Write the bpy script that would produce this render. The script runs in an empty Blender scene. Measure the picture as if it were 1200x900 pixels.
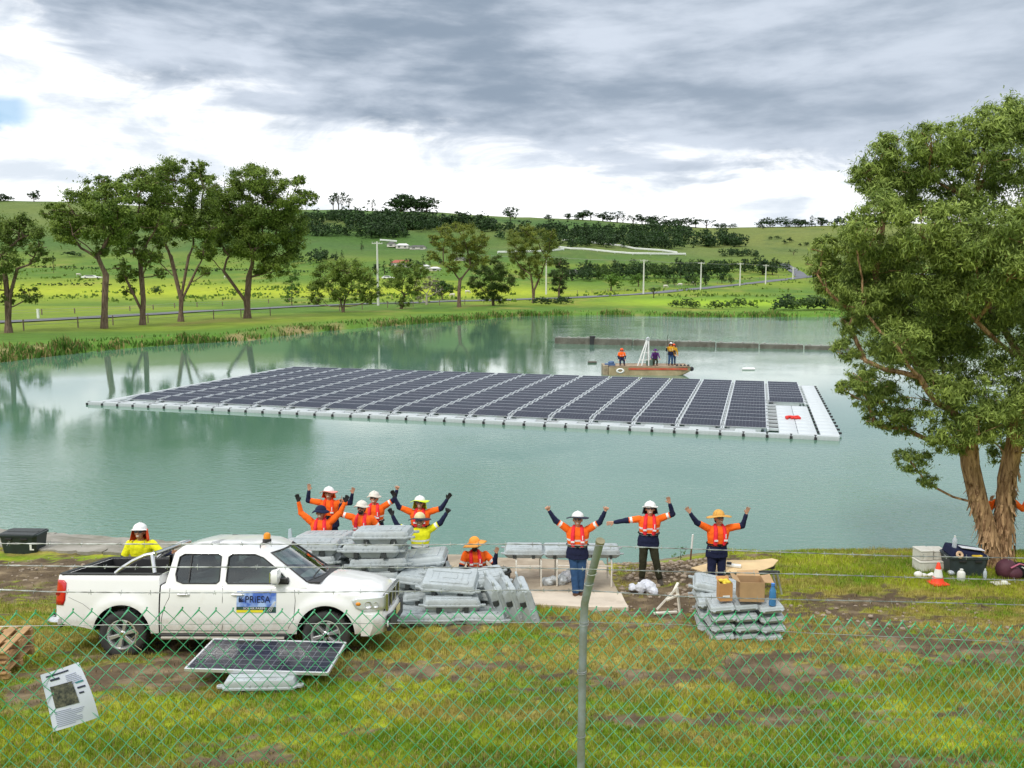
import bpy, bmesh, math, random
import numpy as np
from mathutils import Vector, Matrix, Euler
R = math.radians
random.seed(7); RNG = np.random.default_rng(7)
scene = bpy.context.scene
COL = scene.collection
# ------------------------------------------------------------------ camera
CZ = 7.2; PITCH = math.atan(120/1000)
cs, sn = math.cos(PITCH), math.sin(PITCH)
def ray(px, py):
    cx = (px-600)/1000; cy = (450-py)/1000
    return Vector((cx, cs+cy*sn, -sn+cy*cs))
def G(px, py, z=0.0):
    d = ray(px, py); t = (z-CZ)/d.z
    return Vector((d.x*t, d.y*t, z))
def P(px, py, Y):
    d = ray(px, py); t = Y/d.y
    return Vector((d.x*t, Y, CZ+d.z*t))
cam = bpy.data.cameras.new('camera'); camo = bpy.data.objects.new('camera', cam); COL.objects.link(camo)
camo.location = (0, 0, CZ); camo.rotation_euler = (R(90)-PITCH, 0, 0)
cam.sensor_width = 36; cam.lens = 30; cam.clip_end = 6000; cam.clip_start = .1
scene.camera = camo
scene.view_settings.view_transform = 'Standard'; scene.view_settings.look = 'None'
scene.view_settings.exposure = 0.32; scene.view_settings.gamma = 1.0
scene.render.resolution_x = 1024; scene.render.resolution_y = 768

# ------------------------------------------------------------------ object helpers
def tag(o, label=None, cat=None, group=None, kind=None):
    if label: o['label'] = label
    if cat: o['category'] = cat
    if group: o['group'] = group
    if kind: o['kind'] = kind
    return o
def empty(name, loc=(0,0,0), rz=0.0, label=None, cat=None, group=None, rot=None):
    o = bpy.data.objects.new(name, None); COL.objects.link(o)
    o.location = loc; o.rotation_euler = rot if rot else (0, 0, rz)
    o.empty_display_size = .2
    return tag(o, label, cat, group)
def children_of(o): return [c for c in bpy.data.objects if c.parent == o]
def copy_tree(o, parent=None):
    c = o.copy(); COL.objects.link(c); c.parent = parent
    for ch in children_of(o): copy_tree(ch, c)
    return c
class MB:
    """mesh builder collecting polygons"""
    def __init__(s): s.v = []; s.f = []; s.m = []; s.mi = 0
    def add(s, vs, fs, M=None):
        n = len(s.v)
        s.v.extend([tuple(M @ Vector(p)) if M is not None else tuple(p) for p in vs])
        s.f.extend([tuple(i+n for i in f) for f in fs]); s.m.extend([s.mi]*len(fs))
        return s
    def box(s, c, d, M=None, taper=1.0):
        x, y, z = d[0]/2, d[1]/2, d[2]/2; t = taper
        vs = [(-x*t,-y*t,-z),(x*t,-y*t,-z),(x*t,y*t,-z),(-x*t,y*t,-z),(-x,-y,z),(x,-y,z),(x,y,z),(-x,y,z)]
        vs = [(a+c[0], b+c[1], e+c[2]) for a, b, e in vs]
        return s.add(vs, [(0,3,2,1),(4,5,6,7),(0,1,5,4),(1,2,6,5),(2,3,7,6),(3,0,4,7)], M)
    def bar(s, a, b, w, h, up=(0,0,1)):
        a = Vector(a); b = Vector(b); d = (b-a); L = d.length
        if L < 1e-6: return s
        d.normalize(); u = Vector(up)
        if abs(d.dot(u)) > .99: u = Vector((1,0,0))
        x = d.cross(u).normalized(); z = x.cross(d)
        M = Matrix(((x.x, d.x, z.x, (a.x+b.x)/2),(x.y, d.y, z.y, (a.y+b.y)/2),(x.z, d.z, z.z, (a.z+b.z)/2),(0,0,0,1)))
        return s.box((0,0,0), (w, L, h), M)
    def tube(s, pts, r, seg=8, cap=True, closed=False):
        pts = [Vector(p) for p in pts]; n = len(pts)
        rs = r if isinstance(r, (list, tuple)) else [r]*n
        vs = []; fs = []; prev = None
        for i, p in enumerate(pts):
            if closed: d = pts[(i+1) % n]-pts[i-1]
            else: d = pts[min(i+1, n-1)]-pts[max(i-1, 0)]
            if d.length < 1e-9: d = Vector((0,0,1))
            d.normalize()
            if prev is None:
                u = Vector((0,0,1)) if abs(d.z) < .9 else Vector((1,0,0))
                x = d.cross(u).normalized()
            else:
                x = prev-d*prev.dot(d)
                x = x.normalized() if x.length > 1e-6 else d.orthogonal().normalized()
            prev = x; y = d.cross(x)
            for k in range(seg):
                a = 2*math.pi*k/seg
                vs.append(p+(x*math.cos(a)+y*math.sin(a))*rs[i])
        m = n if closed else n-1
        for i in range(m):
            j = (i+1) % n
            for k in range(seg):
                l = (k+1) % seg
                fs.append((i*seg+k, i*seg+l, j*seg+l, j*seg+k))
        if cap and not closed:
            fs.append(tuple(range(seg))[::-1]); fs.append(tuple((n-1)*seg+k for k in range(seg)))
        return s.add(vs, fs)
    def lathe(s, prof, seg=24, M=None, a0=0, a1=2*math.pi):
        full = abs(a1-a0-2*math.pi) < 1e-6; n = seg if full else seg+1
        vs = []; fs = []
        for r, z in prof:
            for k in range(n):
                a = a0+(a1-a0)*k/seg; vs.append((r*math.cos(a), r*math.sin(a), z))
        for i in range(len(prof)-1):
            for k in range(seg):
                l = (k+1) % n
                fs.append((i*n+k, i*n+l, (i+1)*n+l, (i+1)*n+k))
        return s.add(vs, fs, M)
    def prism(s, poly, z0, z1, M=None, inset=0.0):
        n = len(poly); cx = sum(p[0] for p in poly)/n; cy = sum(p[1] for p in poly)/n
        k = 1-inset
        vs = [(x, y, z0) for x, y in poly]+[(cx+(x-cx)*k, cy+(y-cy)*k, z1) for x, y in poly]
        fs = [tuple(range(n))[::-1], tuple(range(n, 2*n))]+[(i, (i+1) % n, n+(i+1) % n, n+i) for i in range(n)]
        return s.add(vs, fs, M)
    def loft(s, rings, cap=True, M=None, closed_ring=True):
        n = len(rings[0]); vs = [p for r in rings for p in r]; fs = []
        for i in range(len(rings)-1):
            for k in range(n if closed_ring else n-1):
                l = (k+1) % n
                fs.append((i*n+k, i*n+l, (i+1)*n+l, (i+1)*n+k))
        if cap and closed_ring:
            fs.append(tuple(range(n))[::-1]); fs.append(tuple((len(rings)-1)*n+k for k in range(n)))
        return s.add(vs, fs, M)
    def ball(s, c, r, seg=12, rings=8, M=None):
        if not isinstance(r, (tuple, list, Vector)): r = (r, r, r)
        vs = [(c[0], c[1], c[2]-r[2])]; fs = []
        for i in range(1, rings):
            t = -math.pi/2+math.pi*i/rings
            for k in range(seg):
                a = 2*math.pi*k/seg
                vs.append((c[0]+r[0]*math.cos(t)*math.cos(a), c[1]+r[1]*math.cos(t)*math.sin(a), c[2]+r[2]*math.sin(t)))
        vs.append((c[0], c[1], c[2]+r[2])); top = len(vs)-1
        for k in range(seg):
            l = (k+1) % seg
            fs.append((0, 1+l, 1+k))
            for i in range(rings-2):
                a = 1+i*seg; b = a+seg
                fs.append((a+k, a+l, b+l, b+k))
            a = 1+(rings-2)*seg
            fs.append((a+k, a+l, top))
        return s.add(vs, fs, M)
    def cone(s, a, b, r0, r1, seg=10):
        """closed tapered capsule"""
        a = Vector(a); b = Vector(b)
        s.ball(a, r0, seg, 6); s.ball(b, r1, seg, 6)
        return s.tube([a, b], [r0, r1], seg)
    def build(s, name, mats, parent=None, smooth=30, bevel=0, bseg=2, loc=None, rot=None):
        me = bpy.data.meshes.new(name); me.from_pydata([tuple(p) for p in s.v], [], s.f)
        if not isinstance(mats, (list, tuple)): mats = [mats]
        for m in mats: me.materials.append(m)
        if len(mats) > 1: me.polygons.foreach_set('material_index', s.m)
        me.update()
        o = bpy.data.objects.new(name, me); COL.objects.link(o)
        if smooth:
            me.polygons.foreach_set('use_smooth', [True]*len(me.polygons))
            me.set_sharp_from_angle(angle=R(smooth))
        if bevel:
            b = o.modifiers.new('bevel', 'BEVEL'); b.width = bevel; b.segments = bseg; b.limit_method = 'ANGLE'; b.angle_limit = R(35)
            b.harden_normals = True
        if parent: o.parent = parent
        if loc is not None: o.location = loc
        if rot is not None: o.rotation_euler = rot
        return o
def npmesh(name, V, F, mat, parent=None, attrs=None, smooth=False, normals=None):
    """V (n,3), F (m,k) arrays"""
    me = bpy.data.meshes.new(name); V = np.asarray(V, dtype=np.float32); F = np.asarray(F, dtype=np.int32)
    me.vertices.add(len(V)); me.vertices.foreach_set('co', V.ravel())
    k = F.shape[1]; me.loops.add(F.size); me.loops.foreach_set('vertex_index', F.ravel())
    me.polygons.add(len(F)); me.polygons.foreach_set('loop_start', np.arange(0, F.size, k, dtype=np.int32))
    if smooth: me.polygons.foreach_set('use_smooth', np.ones(len(F), dtype=bool))
    me.update(calc_edges=True)
    for an, (dom, typ, data) in (attrs or {}).items():
        a = me.attributes.new(an, typ, dom)
        a.data.foreach_set('color' if 'COLOR' in typ else 'value', np.asarray(data, dtype=np.float32).ravel())
    if not isinstance(mat, (list, tuple)): mat = [mat]
    for m in mat: me.materials.append(m)
    o = bpy.data.objects.new(name, me); COL.objects.link(o)
    if parent: o.parent = parent
    return o
def evaluated(o, name=None):
    dg = bpy.context.evaluated_depsgraph_get(); dg.update()
    me = bpy.data.meshes.new_from_object(o.evaluated_get(dg), depsgraph=dg)
    return me
def drop(o):
    me = o.data; bpy.data.objects.remove(o, do_unlink=True)
    if me and me.users == 0: bpy.data.meshes.remove(me)
def bake(o):
    me = evaluated(o); old = o.data; o.modifiers.clear(); o.data = me
    if old.users == 0: bpy.data.meshes.remove(old)
    return o
def fix_normals(o):
    b = bmesh.new(); b.from_mesh(o.data); bmesh.ops.remove_doubles(b, verts=b.verts, dist=1e-5); bmesh.ops.recalc_face_normals(b, faces=b.faces); b.to_mesh(o.data); b.free()
def boolean(o, cutters, op='DIFFERENCE'):
    for q in [o]+list(cutters): fix_normals(q)
    for c in cutters:
        m = o.modifiers.new('b', 'BOOLEAN'); m.operation = op; m.object = c; m.solver = 'EXACT'
    bake(o)
    for c in cutters: drop(c)
    return o

# ------------------------------------------------------------------ materials
def node(nt, t, **kw):
    n = nt.nodes.new(t)
    for k, v in kw.items():
        if k.startswith('i_'): n.inputs[int(k[2:]) if k[2:].isdigit() else k[2:]].default_value = v
        else: setattr(n, k, v)
    return n
def mat(name, col, rough=.6, metal=0.0, spec=.5, var=.12, scale=6.0, bump=0.0, bscale=40.0, coat=0.0, trans=0.0, alpha=1.0, coords='Object', dirt=None, emit=0, wear=(.45,.7)):
    m = bpy.data.materials.new(name); m.use_nodes = True; nt = m.node_tree; b = nt.nodes['Principled BSDF']
    b.inputs['Roughness'].default_value = rough; b.inputs['Metallic'].default_value = metal
    b.inputs['Specular IOR Level'].default_value = spec; b.inputs['Coat Weight'].default_value = coat
    b.inputs['Coat Roughness'].default_value = .06
    b.inputs['Transmission Weight'].default_value = trans; b.inputs['Alpha'].default_value = alpha
    c = (*col, 1); b.inputs['Base Color'].default_value = c
    tc = node(nt, 'ShaderNodeTexCoord')
    out = None
    if var > 0:
        nz = node(nt, 'ShaderNodeTexNoise'); nz.inputs['Scale'].default_value = scale; nz.inputs['Detail'].default_value = 6
        nt.links.new(tc.outputs[coords], nz.inputs['Vector'])
        mr = node(nt, 'ShaderNodeMapRange'); mr.inputs[1].default_value = .3; mr.inputs[2].default_value = .7
        mr.inputs[3].default_value = 1-var; mr.inputs[4].default_value = 1+var
        nt.links.new(nz.outputs[0], mr.inputs[0])
        mx = node(nt, 'ShaderNodeMix', data_type='RGBA', blend_type='MULTIPLY'); mx.inputs[0].default_value = 1
        mx.inputs[6].default_value = c; nt.links.new(mr.outputs[0], mx.inputs[7]); out = mx.outputs[2]
    if dirt:
        nz = node(nt, 'ShaderNodeTexNoise'); nz.inputs['Scale'].default_value = scale*.6; nz.inputs['Detail'].default_value = 9; nz.inputs['Roughness'].default_value = .7
        nt.links.new(tc.outputs[coords], nz.inputs['Vector'])
        mr = node(nt, 'ShaderNodeMapRange'); mr.inputs[1].default_value = wear[0]; mr.inputs[2].default_value = wear[1]; nt.links.new(nz.outputs[0], mr.inputs[0])
        mx = node(nt, 'ShaderNodeMix', data_type='RGBA'); nt.links.new(mr.outputs[0], mx.inputs[0])
        if out: nt.links.new(out, mx.inputs[6])
        else: mx.inputs[6].default_value = c
        mx.inputs[7].default_value = (*dirt, 1); out = mx.outputs[2]
    if out: nt.links.new(out, b.inputs['Base Color'])
    if bump > 0:
        nz = node(nt, 'ShaderNodeTexNoise'); nz.inputs['Scale'].default_value = bscale; nz.inputs['Detail'].default_value = 5
        nt.links.new(tc.outputs[coords], nz.inputs['Vector'])
        bp = node(nt, 'ShaderNodeBump'); bp.inputs['Strength'].default_value = bump; bp.inputs['Distance'].default_value = .02
        nt.links.new(nz.outputs[0], bp.inputs['Height']); nt.links.new(bp.outputs[0], b.inputs['Normal'])
    if emit: b.inputs['Emission Color'].default_value = c; b.inputs['Emission Strength'].default_value = emit
    return m

# ------------------------------------------------------------------ numpy noise
def _h(i, j, s):
    n = (i.astype(np.int64)*374761393+j.astype(np.int64)*668265263+s*974634777) & 0x7fffffff
    n = ((n ^ (n >> 13))*1274126177) & 0x7fffffff
    return ((n ^ (n >> 16)) & 0xffff)/65535.0
def vnoise(x, y, s=0):
    x = np.asarray(x, float); y = np.asarray(y, float)
    i = np.floor(x); j = np.floor(y); fx = x-i; fy = y-j
    fx = fx*fx*(3-2*fx); fy = fy*fy*(3-2*fy)
    a = _h(i, j, s); b = _h(i+1, j, s); c = _h(i, j+1, s); d = _h(i+1, j+1, s)
    return (a*(1-fx)+b*fx)*(1-fy)+(c*(1-fx)+d*fx)*fy
def fbm(x, y, s=0, o=4):
    r = 0; a = .5; t = 0
    for k in range(o):
        r = r+a*vnoise(x*2**k, y*2**k, s+k*13); t += a; a *= .5
    return r/t
def sstep(x, a, b):
    t = np.clip((np.asarray(x, float)-a)/(b-a), 0, 1); return t*t*(3-2*t)
# ------------------------------------------------------------------ terrain height
_pp = [(-80, 27.5)]
for px, py in [(0, 624), (130, 637), (300, 648), (470, 652), (560, 655), (680, 662), (740, 660), (800, 652), (860, 648), (1000, 646), (1200, 648)]:
    q = G(px, py, 0); _pp.append((q.x, q.y))
_pp += [(30, 24), (60, 40), (95, 90), (110, 150)]
for px, py in [(990, 371), (840, 371.5), (700, 369), (600, 371), (560, 374.5), (440, 383), (370, 389), (290, 399), (200, 404), (130, 410), (60, 417), (0, 424.5)]:
    q = G(px, py, 0); _pp.append((q.x, q.y))
_pp += [(-62, 66), (-80, 50)]
POND = np.array(_pp)
def pond_sd(x, y):
    x = np.asarray(x, float); y = np.asarray(y, float)
    d = np.full(x.shape, 1e9); inside = np.zeros(x.shape, bool); n = len(POND)
    for i in range(n):
        ax, ay = POND[i]; bx, by = POND[(i+1) % n]
        ex, ey = bx-ax, by-ay
        t = np.clip(((x-ax)*ex+(y-ay)*ey)/(ex*ex+ey*ey), 0, 1)
        d = np.minimum(d, (x-ax-t*ex)**2+(y-ay-t*ey)**2)
        c = ((ay > y) != (by > y)) & (x < (bx-ax)*(y-ay)/((by-ay) if by != ay else 1e-9)+ax)
        inside ^= c
    d = np.sqrt(d); return np.where(inside, -d, d)
NY = [-60, -3, 1.2, 4.2, 8.6, 12.6, 17.2, 20.5, 40]; NZ = [6.2, 5.65, 5.4, 3.75, 2.05, 1.42, .62, .40, .35]
FU = [-900, 0, 60, 200, 400, 520, 620, 740, 830, 950, 1050, 1200, 2200]
FP_ = [222, 236, 238, 246, 248, 252, 256, 264, 268, 266, 262, 268, 262]
FY = [60, 190, 230, 300, 380, 450, 520, 650, 850, 1000, 1600, 2500]; FN = [0, 0, .008, .035, .10, .19, .31, .6, 1.0, .93, .7, .6]
def Zt(x, y):
    x = np.asarray(x, float); y = np.asarray(y, float)
    near = np.interp(y, NY, NZ)+(fbm(x*.35, y*.35, 3)-.5)*.16*sstep(y, 2, 8)+(fbm(x*1.7, y*1.7, 9)-.5)*.07*sstep(y, 6, 9)
    u = 600+1000*x/np.maximum(y, 30)
    ridge = 7.2+850*(330-np.interp(u, FU, FP_))/1000
    n = np.interp(y, FY, FN)
    far = .75+n*(ridge-.75)+(fbm(x*.012, y*.012, 21)-.5)*14*sstep(n, .05, .5)*(1-.75*sstep(n, .8, 1))+(fbm(x*.06, y*.06, 5)-.5)*.5
    w = sstep(y, 30, 62); z = near*(1-w)+far*w
    sd = pond_sd(x, y)+(fbm(x*.6, y*.6, 31)-.5)*np.interp(y, [25, 80], [.5, 2.0])
    k = np.interp(y, [25, 80], [1.6, 3.0])
    b = sstep(sd, -.15, k)
    shore = np.clip(.05+.25*sd, .0, 1)*0+ z*b
    z2 = np.where(sd > 0, np.maximum(z*b, .0)+.06*sstep(sd, 0, .3), np.maximum(-1.6, sd*.5))
    return z2
def Z1(x, y): return float(Zt(np.array([x]), np.array([y]))[0])
def GT(px, py, y0=4.0, y1=1200):
    """first ground point along the line of sight"""
    d = ray(px, py); lo, hi = y0, y1
    for n in (260, 40, 30):
        Y = np.geomspace(lo, hi, n); t = Y/d.y; X = d.x*t; Zr = CZ+d.z*t; h = Zt(X, Y); m = Zr <= h
        k = int(np.argmax(m)) if m.any() else n-1
        lo, hi = Y[max(k-1, 0)], Y[k]
        if hi <= lo: break
    return Vector((X[k], Y[k], h[k]))
# ------------------------------------------------------------------ ground sheet
def grow(start, step, rate, end):
    out = []; p = start; s = step
    while p < end:
        s *= rate; p += s; out.append(p)
    return out
def ground_axis(a, b, st, r_lo, lo, r_hi, hi):
    mid = list(np.arange(a, b, st)); hi_ = grow(mid[-1], st, r_hi, hi); lo_ = [-v for v in grow(-a, st, r_lo, -lo)]
    return np.array(lo_[::-1]+mid+hi_)
def blob(px, py, rx, ry):
    c = GT(px, py); dep = c.y*1.03; a = GT(px, py+ry); b = GT(px, max(py-ry, 655))
    return c.x, (a.y+b.y)/2, rx*dep/1000, max(abs(b.y-a.y)/2, .3)
DIRT = [(*blob(60, 668, 210, 24), 1.7), (*blob(300, 668, 140, 18), 1.2), (*blob(812, 690, 75, 24), 1.0), (*blob(765, 705, 60, 20), 1.0), (*blob(800, 668, 60, 16), 1.0),
        (*blob(1030, 703, 120, 11), 1.0), (*blob(200, 790, 210, 14), .95), (*blob(60, 812, 120, 15), .75), (*blob(260, 892, 130, 20), 1.0), (*blob(900, 790, 250, 28), .95),
        (*blob(840, 845, 260, 14), .85), (*blob(1150, 760, 140, 24), .85), (*blob(960, 728, 180, 18), .8), (*blob(620, 735, 140, 10), .65), (*blob(240, 770, 200, 18), .8), (*blob(30, 705, 120, 14), .6), (*blob(500, 780, 100, 12), .5), (*blob(1130, 898, 120, 16), .75)]
def dirt_amount(x, y):
    b = np.zeros_like(x)
    for cx, cy, rx, ry, w in DIRT: b = b+w*np.exp(-(((x-cx)/rx)**2+((y-cy)/ry)**2)*1.1)
    n = fbm(x*1.1, y*2.0, 77, 5); n2 = fbm(x*6, y*8, 78, 3)
    return sstep(b*.70+(n-.5)*1.3+(n2-.5)*1.1, .20, .50)
def straw_amount(x, y):
    n = fbm(x*.45, y*1.1, 41, 4); n2 = fbm(x*4, y*5, 43, 3)
    b = .22*np.exp(-((y-14.6)/2.2)**2)+.10*np.exp(-((x+4)/3.0)**2-((y-14)/2)**2)-.24*sstep(x, 4, 8)*np.exp(-((y-18.8)/1.6)**2)-.18*sstep(-y, -10.6, -9)
    return sstep(n-.5+b+(n2-.5)*.6, -.10, .24)
def lerp(a, b, t): return a+(np.asarray(b)-a)*t[..., None]
C_GRASS = np.array([.14, .235, .012]); C_LIME = np.array([.31, .35, .024]); C_STRAW = np.array([.36, .27, .085]); C_DIRT = np.array([.105, .075, .045])
def ground_colour(x, y):
    n = fbm(x*.8, y*1.2, 51, 4)
    c = lerp(np.broadcast_to(C_GRASS, x.shape+(3,)), C_LIME, sstep(n, .3, .72))
    c = lerp(c, C_STRAW, straw_amount(x, y)*.72)
    d = dirt_amount(x, y); m = fbm(x*3, y*4, 61, 4)
    dc = lerp(np.broadcast_to(C_DIRT, x.shape+(3,)), [.23, .175, .105], sstep(m, .45, .8))
    c = c+(dc-c)*d[..., None]
    # shoreline: bare clay and stone on the near side
    sd = pond_sd(x, y)
    s = (1-sstep(sd, .3, 1.1))*(y < 40)*(1-sstep(x, 4.5, 6))
    c = c+(np.array([.24, .195, .14])-c)*s[..., None]
    # far pasture
    f = sstep(y, 34, 60)
    n1 = fbm(x*.02, y*.03, 91, 4); n2 = fbm(x*.12, y*.06, 93, 4)
    fc = lerp(np.broadcast_to(np.array([.085, .165, .020]), x.shape+(3,)), [.17, .235, .022], sstep(n1, .35, .62))
    fc = lerp(fc, [.28, .25, .06], sstep(n2, .58, .82)*.6)
    near_bank = (1-sstep(sd, 2, 16)); fc = lerp(fc, [.085, .19, .022], near_bank*.85)
    pal = sstep(fbm(x*.15, y*.05, 97), .58, .7)*(1-sstep(sd, 1.5, 5)); fc = lerp(fc, [.30, .22, .11], pal*.8)
    band = np.exp(-((y-(300+.05*x))/46)**2)*sstep(-x, -60, 10)   # mown yellow paddock
    fc = lerp(fc, [.34, .40, .02], band*.85)
    band = np.exp(-((y-(235-.2*(x-60)))/32)**2)*sstep(x, 15, 50); fc = lerp(fc, [.27, .42, .02], band*.8)
    hill = sstep(y, 420, 560); hn = fbm(x*.008, y*.01, 99, 4)
    hc = lerp(np.broadcast_to(np.array([.062, .125, .026]), x.shape+(3,)), [.125, .165, .04], sstep(hn, .35, .65))
    r = sstep(x, 70, 200); hc = lerp(hc, [.165, .185, .042], r*.6)
    t = sstep(fbm(x*.06, y*.04, 107, 4), .6, .75); hc = lerp(hc, [.075, .12, .03], t*.6)
    fc = fc+(hc-fc)*hill[..., None]
    c = c+(fc-c)*f[..., None]
    return c
def attr_mat(name, rough=.85, bump=.5, bscale=18, var=.35, vscale=9, far_scale=None):
    m = bpy.data.materials.new(name); m.use_nodes = True; nt = m.node_tree; b = nt.nodes['Principled BSDF']
    b.inputs['Roughness'].default_value = rough; b.inputs['Specular IOR Level'].default_value = .15
    a = node(nt, 'ShaderNodeVertexColor', layer_name='Col')
    geo = node(nt, 'ShaderNodeNewGeometry')
    n1 = node(nt, 'ShaderNodeTexNoise'); n1.inputs['Scale'].default_value = vscale; n1.inputs['Detail'].default_value = 8; n1.inputs['Roughness'].default_value = .65
    nt.links.new(geo.outputs['Position'], n1.inputs['Vector'])
    n2 = node(nt, 'ShaderNodeTexNoise'); n2.inputs['Scale'].default_value = .35; n2.inputs['Detail'].default_value = 8; n2.inputs['Roughness'].default_value = .7
    nt.links.new(geo.outputs['Position'], n2.inputs['Vector'])
    ad = node(nt, 'ShaderNodeMath', operation='ADD'); nt.links.new(n1.outputs[0], ad.inputs[0]); nt.links.new(n2.outputs[0], ad.inputs[1])
    mr = node(nt, 'ShaderNodeMapRange'); mr.inputs[1].default_value = .7; mr.inputs[2].default_value = 1.3; mr.inputs[3].default_value = 1-var; mr.inputs[4].default_value = 1+var
    nt.links.new(ad.outputs[0], mr.inputs[0])
    mx = node(nt, 'ShaderNodeMix', data_type='RGBA', blend_type='MULTIPLY'); mx.inputs[0].default_value = 1
    nt.links.new(a.outputs[0], mx.inputs[6]); nt.links.new(mr.outputs[0], mx.inputs[7]); nt.links.new(mx.outputs[2], b.inputs['Base Color'])
    n3 = node(nt, 'ShaderNodeTexNoise'); n3.inputs['Scale'].default_value = bscale; n3.inputs['Detail'].default_value = 7; n3.inputs['Roughness'].default_value = .7
    nt.links.new(geo.outputs['Position'], n3.inputs['Vector'])
    bp = node(nt, 'ShaderNodeBump'); bp.inputs['Strength'].default_value = bump; bp.inputs['Distance'].default_value = .06
    nt.links.new(n3.outputs[0], bp.inputs['Height']); nt.links.new(bp.outputs[0], b.inputs['Normal'])
    return m
xs = ground_axis(-13, 14, .09, 1.03, -2300, 1.03, 2300); ys = ground_axis(7.5, 22.5, .09, 1.12, -70, 1.014, 2500)
XX, YY = np.meshgrid(xs, ys); ZZ = Zt(XX, YY)
_d = dirt_amount(XX, YY)*(YY < 24)*(YY > 6)
ZZ = ZZ+np.where((YY < 21) & (YY > 7.5), (fbm(XX*5, YY*5, 15, 3)-.5)*.05*(1+1.2*_d), 0)
nx, ny = len(xs), len(ys)
idx = np.arange(nx*ny).reshape(ny, nx)
F = np.stack([idx[:-1, :-1], idx[:-1, 1:], idx[1:, 1:], idx[1:, :-1]], -1).reshape(-1, 4)
CC = np.clip(ground_colour(XX, YY), 0, 1); CC = np.concatenate([CC, np.ones(CC.shape[:2]+(1,))], -1)
M_ground = attr_mat('meadow_ground')
g = npmesh('ground', np.stack([XX, YY, ZZ], -1).reshape(-1, 3), F, M_ground, attrs={'Col': ('POINT', 'FLOAT_COLOR', CC)}, smooth=True)
tag(g, kind='structure')
# ------------------------------------------------------------------ water
def water_material():
    m = bpy.data.materials.new('pond_water'); m.use_nodes = True; nt = m.node_tree; b = nt.nodes['Principled BSDF']
    b.inputs['Roughness'].default_value = .03; b.inputs['IOR'].default_value = 1.95; b.inputs['Specular IOR Level'].default_value = .62
    geo = node(nt, 'ShaderNodeNewGeometry')
    nz = node(nt, 'ShaderNodeTexNoise'); nz.inputs['Scale'].default_value = .05; nz.inputs['Detail'].default_value = 5
    nt.links.new(geo.outputs['Position'], nz.inputs['Vector'])
    mx = node(nt, 'ShaderNodeMix', data_type='RGBA'); mx.inputs[6].default_value = (.080, .178, .122, 1); mx.inputs[7].default_value = (.128, .248, .176, 1)
    nt.links.new(nz.outputs[0], mx.inputs[0]); nt.links.new(mx.outputs[2], b.inputs['Base Color'])
    mp = node(nt, 'ShaderNodeMapping'); mp.inputs['Scale'].default_value = (1, 1.7, 1); mp.inputs['Rotation'].default_value = (0, 0, R(12)); nt.links.new(geo.outputs['Position'], mp.inputs['Vector'])
    w1 = node(nt, 'ShaderNodeTexNoise'); w1.inputs['Scale'].default_value = 3.2; w1.inputs['Detail'].default_value = 4; w1.inputs['Roughness'].default_value = .55
    nt.links.new(mp.outputs[0], w1.inputs['Vector'])
    w2 = node(nt, 'ShaderNodeTexNoise'); w2.inputs['Scale'].default_value = .12; w2.inputs['Detail'].default_value = 3
    nt.links.new(geo.outputs['Position'], w2.inputs['Vector'])
    mr = node(nt, 'ShaderNodeMapRange'); mr.inputs[1].default_value = .38; mr.inputs[2].default_value = .62; mr.inputs[3].default_value = .35; mr.inputs[4].default_value = 1.0
    nt.links.new(w2.outputs[0], mr.inputs[0])
    # calmer water in the lee of the far bank
    sp = node(nt, 'ShaderNodeSeparateXYZ'); nt.links.new(geo.outputs['Position'], sp.inputs[0])
    lee = node(nt, 'ShaderNodeMapRange'); lee.inputs[1].default_value = 24; lee.inputs[2].default_value = 44; lee.inputs[3].default_value = 1.0; lee.inputs[4].default_value = .055
    nt.links.new(sp.outputs['Y'], lee.inputs[0])
    rx_ = node(nt, 'ShaderNodeMapRange'); rx_.inputs[1].default_value = -5; rx_.inputs[2].default_value = 35; nt.links.new(sp.outputs['X'], rx_.inputs[0])
    ry_ = node(nt, 'ShaderNodeMapRange'); ry_.inputs[1].default_value = 60; ry_.inputs[2].default_value = 110; ry_.inputs[4].default_value = .9; nt.links.new(sp.outputs['Y'], ry_.inputs[0])
    rr_ = node(nt, 'ShaderNodeMath', operation='MULTIPLY_ADD'); nt.links.new(rx_.outputs[0], rr_.inputs[0]); nt.links.new(ry_.outputs[0], rr_.inputs[1]); nt.links.new(lee.outputs[0], rr_.inputs[2])
    mu = node(nt, 'ShaderNodeMath', operation='MULTIPLY'); nt.links.new(mr.outputs[0], mu.inputs[0]); nt.links.new(rr_.outputs[0], mu.inputs[1])
    mu2 = node(nt, 'ShaderNodeMath', operation='MULTIPLY'); nt.links.new(w1.outputs[0], mu2.inputs[0]); nt.links.new(mu.outputs[0], mu2.inputs[1])
    bp = node(nt, 'ShaderNodeBump'); bp.inputs['Strength'].default_value = 1.0; bp.inputs['Distance'].default_value = .034
    nt.links.new(mu2.outputs[0], bp.inputs['Height']); nt.links.new(bp.outputs[0], b.inputs['Normal'])
    return m
w = MB(); w.v = [(-95, 18, 0), (118, 18, 0), (118, 205, 0), (-95, 205, 0)]; w.f = [(0, 1, 2, 3)]; w.m = [0]
tag(w.build('water', water_material(), smooth=0), kind='structure')
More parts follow.
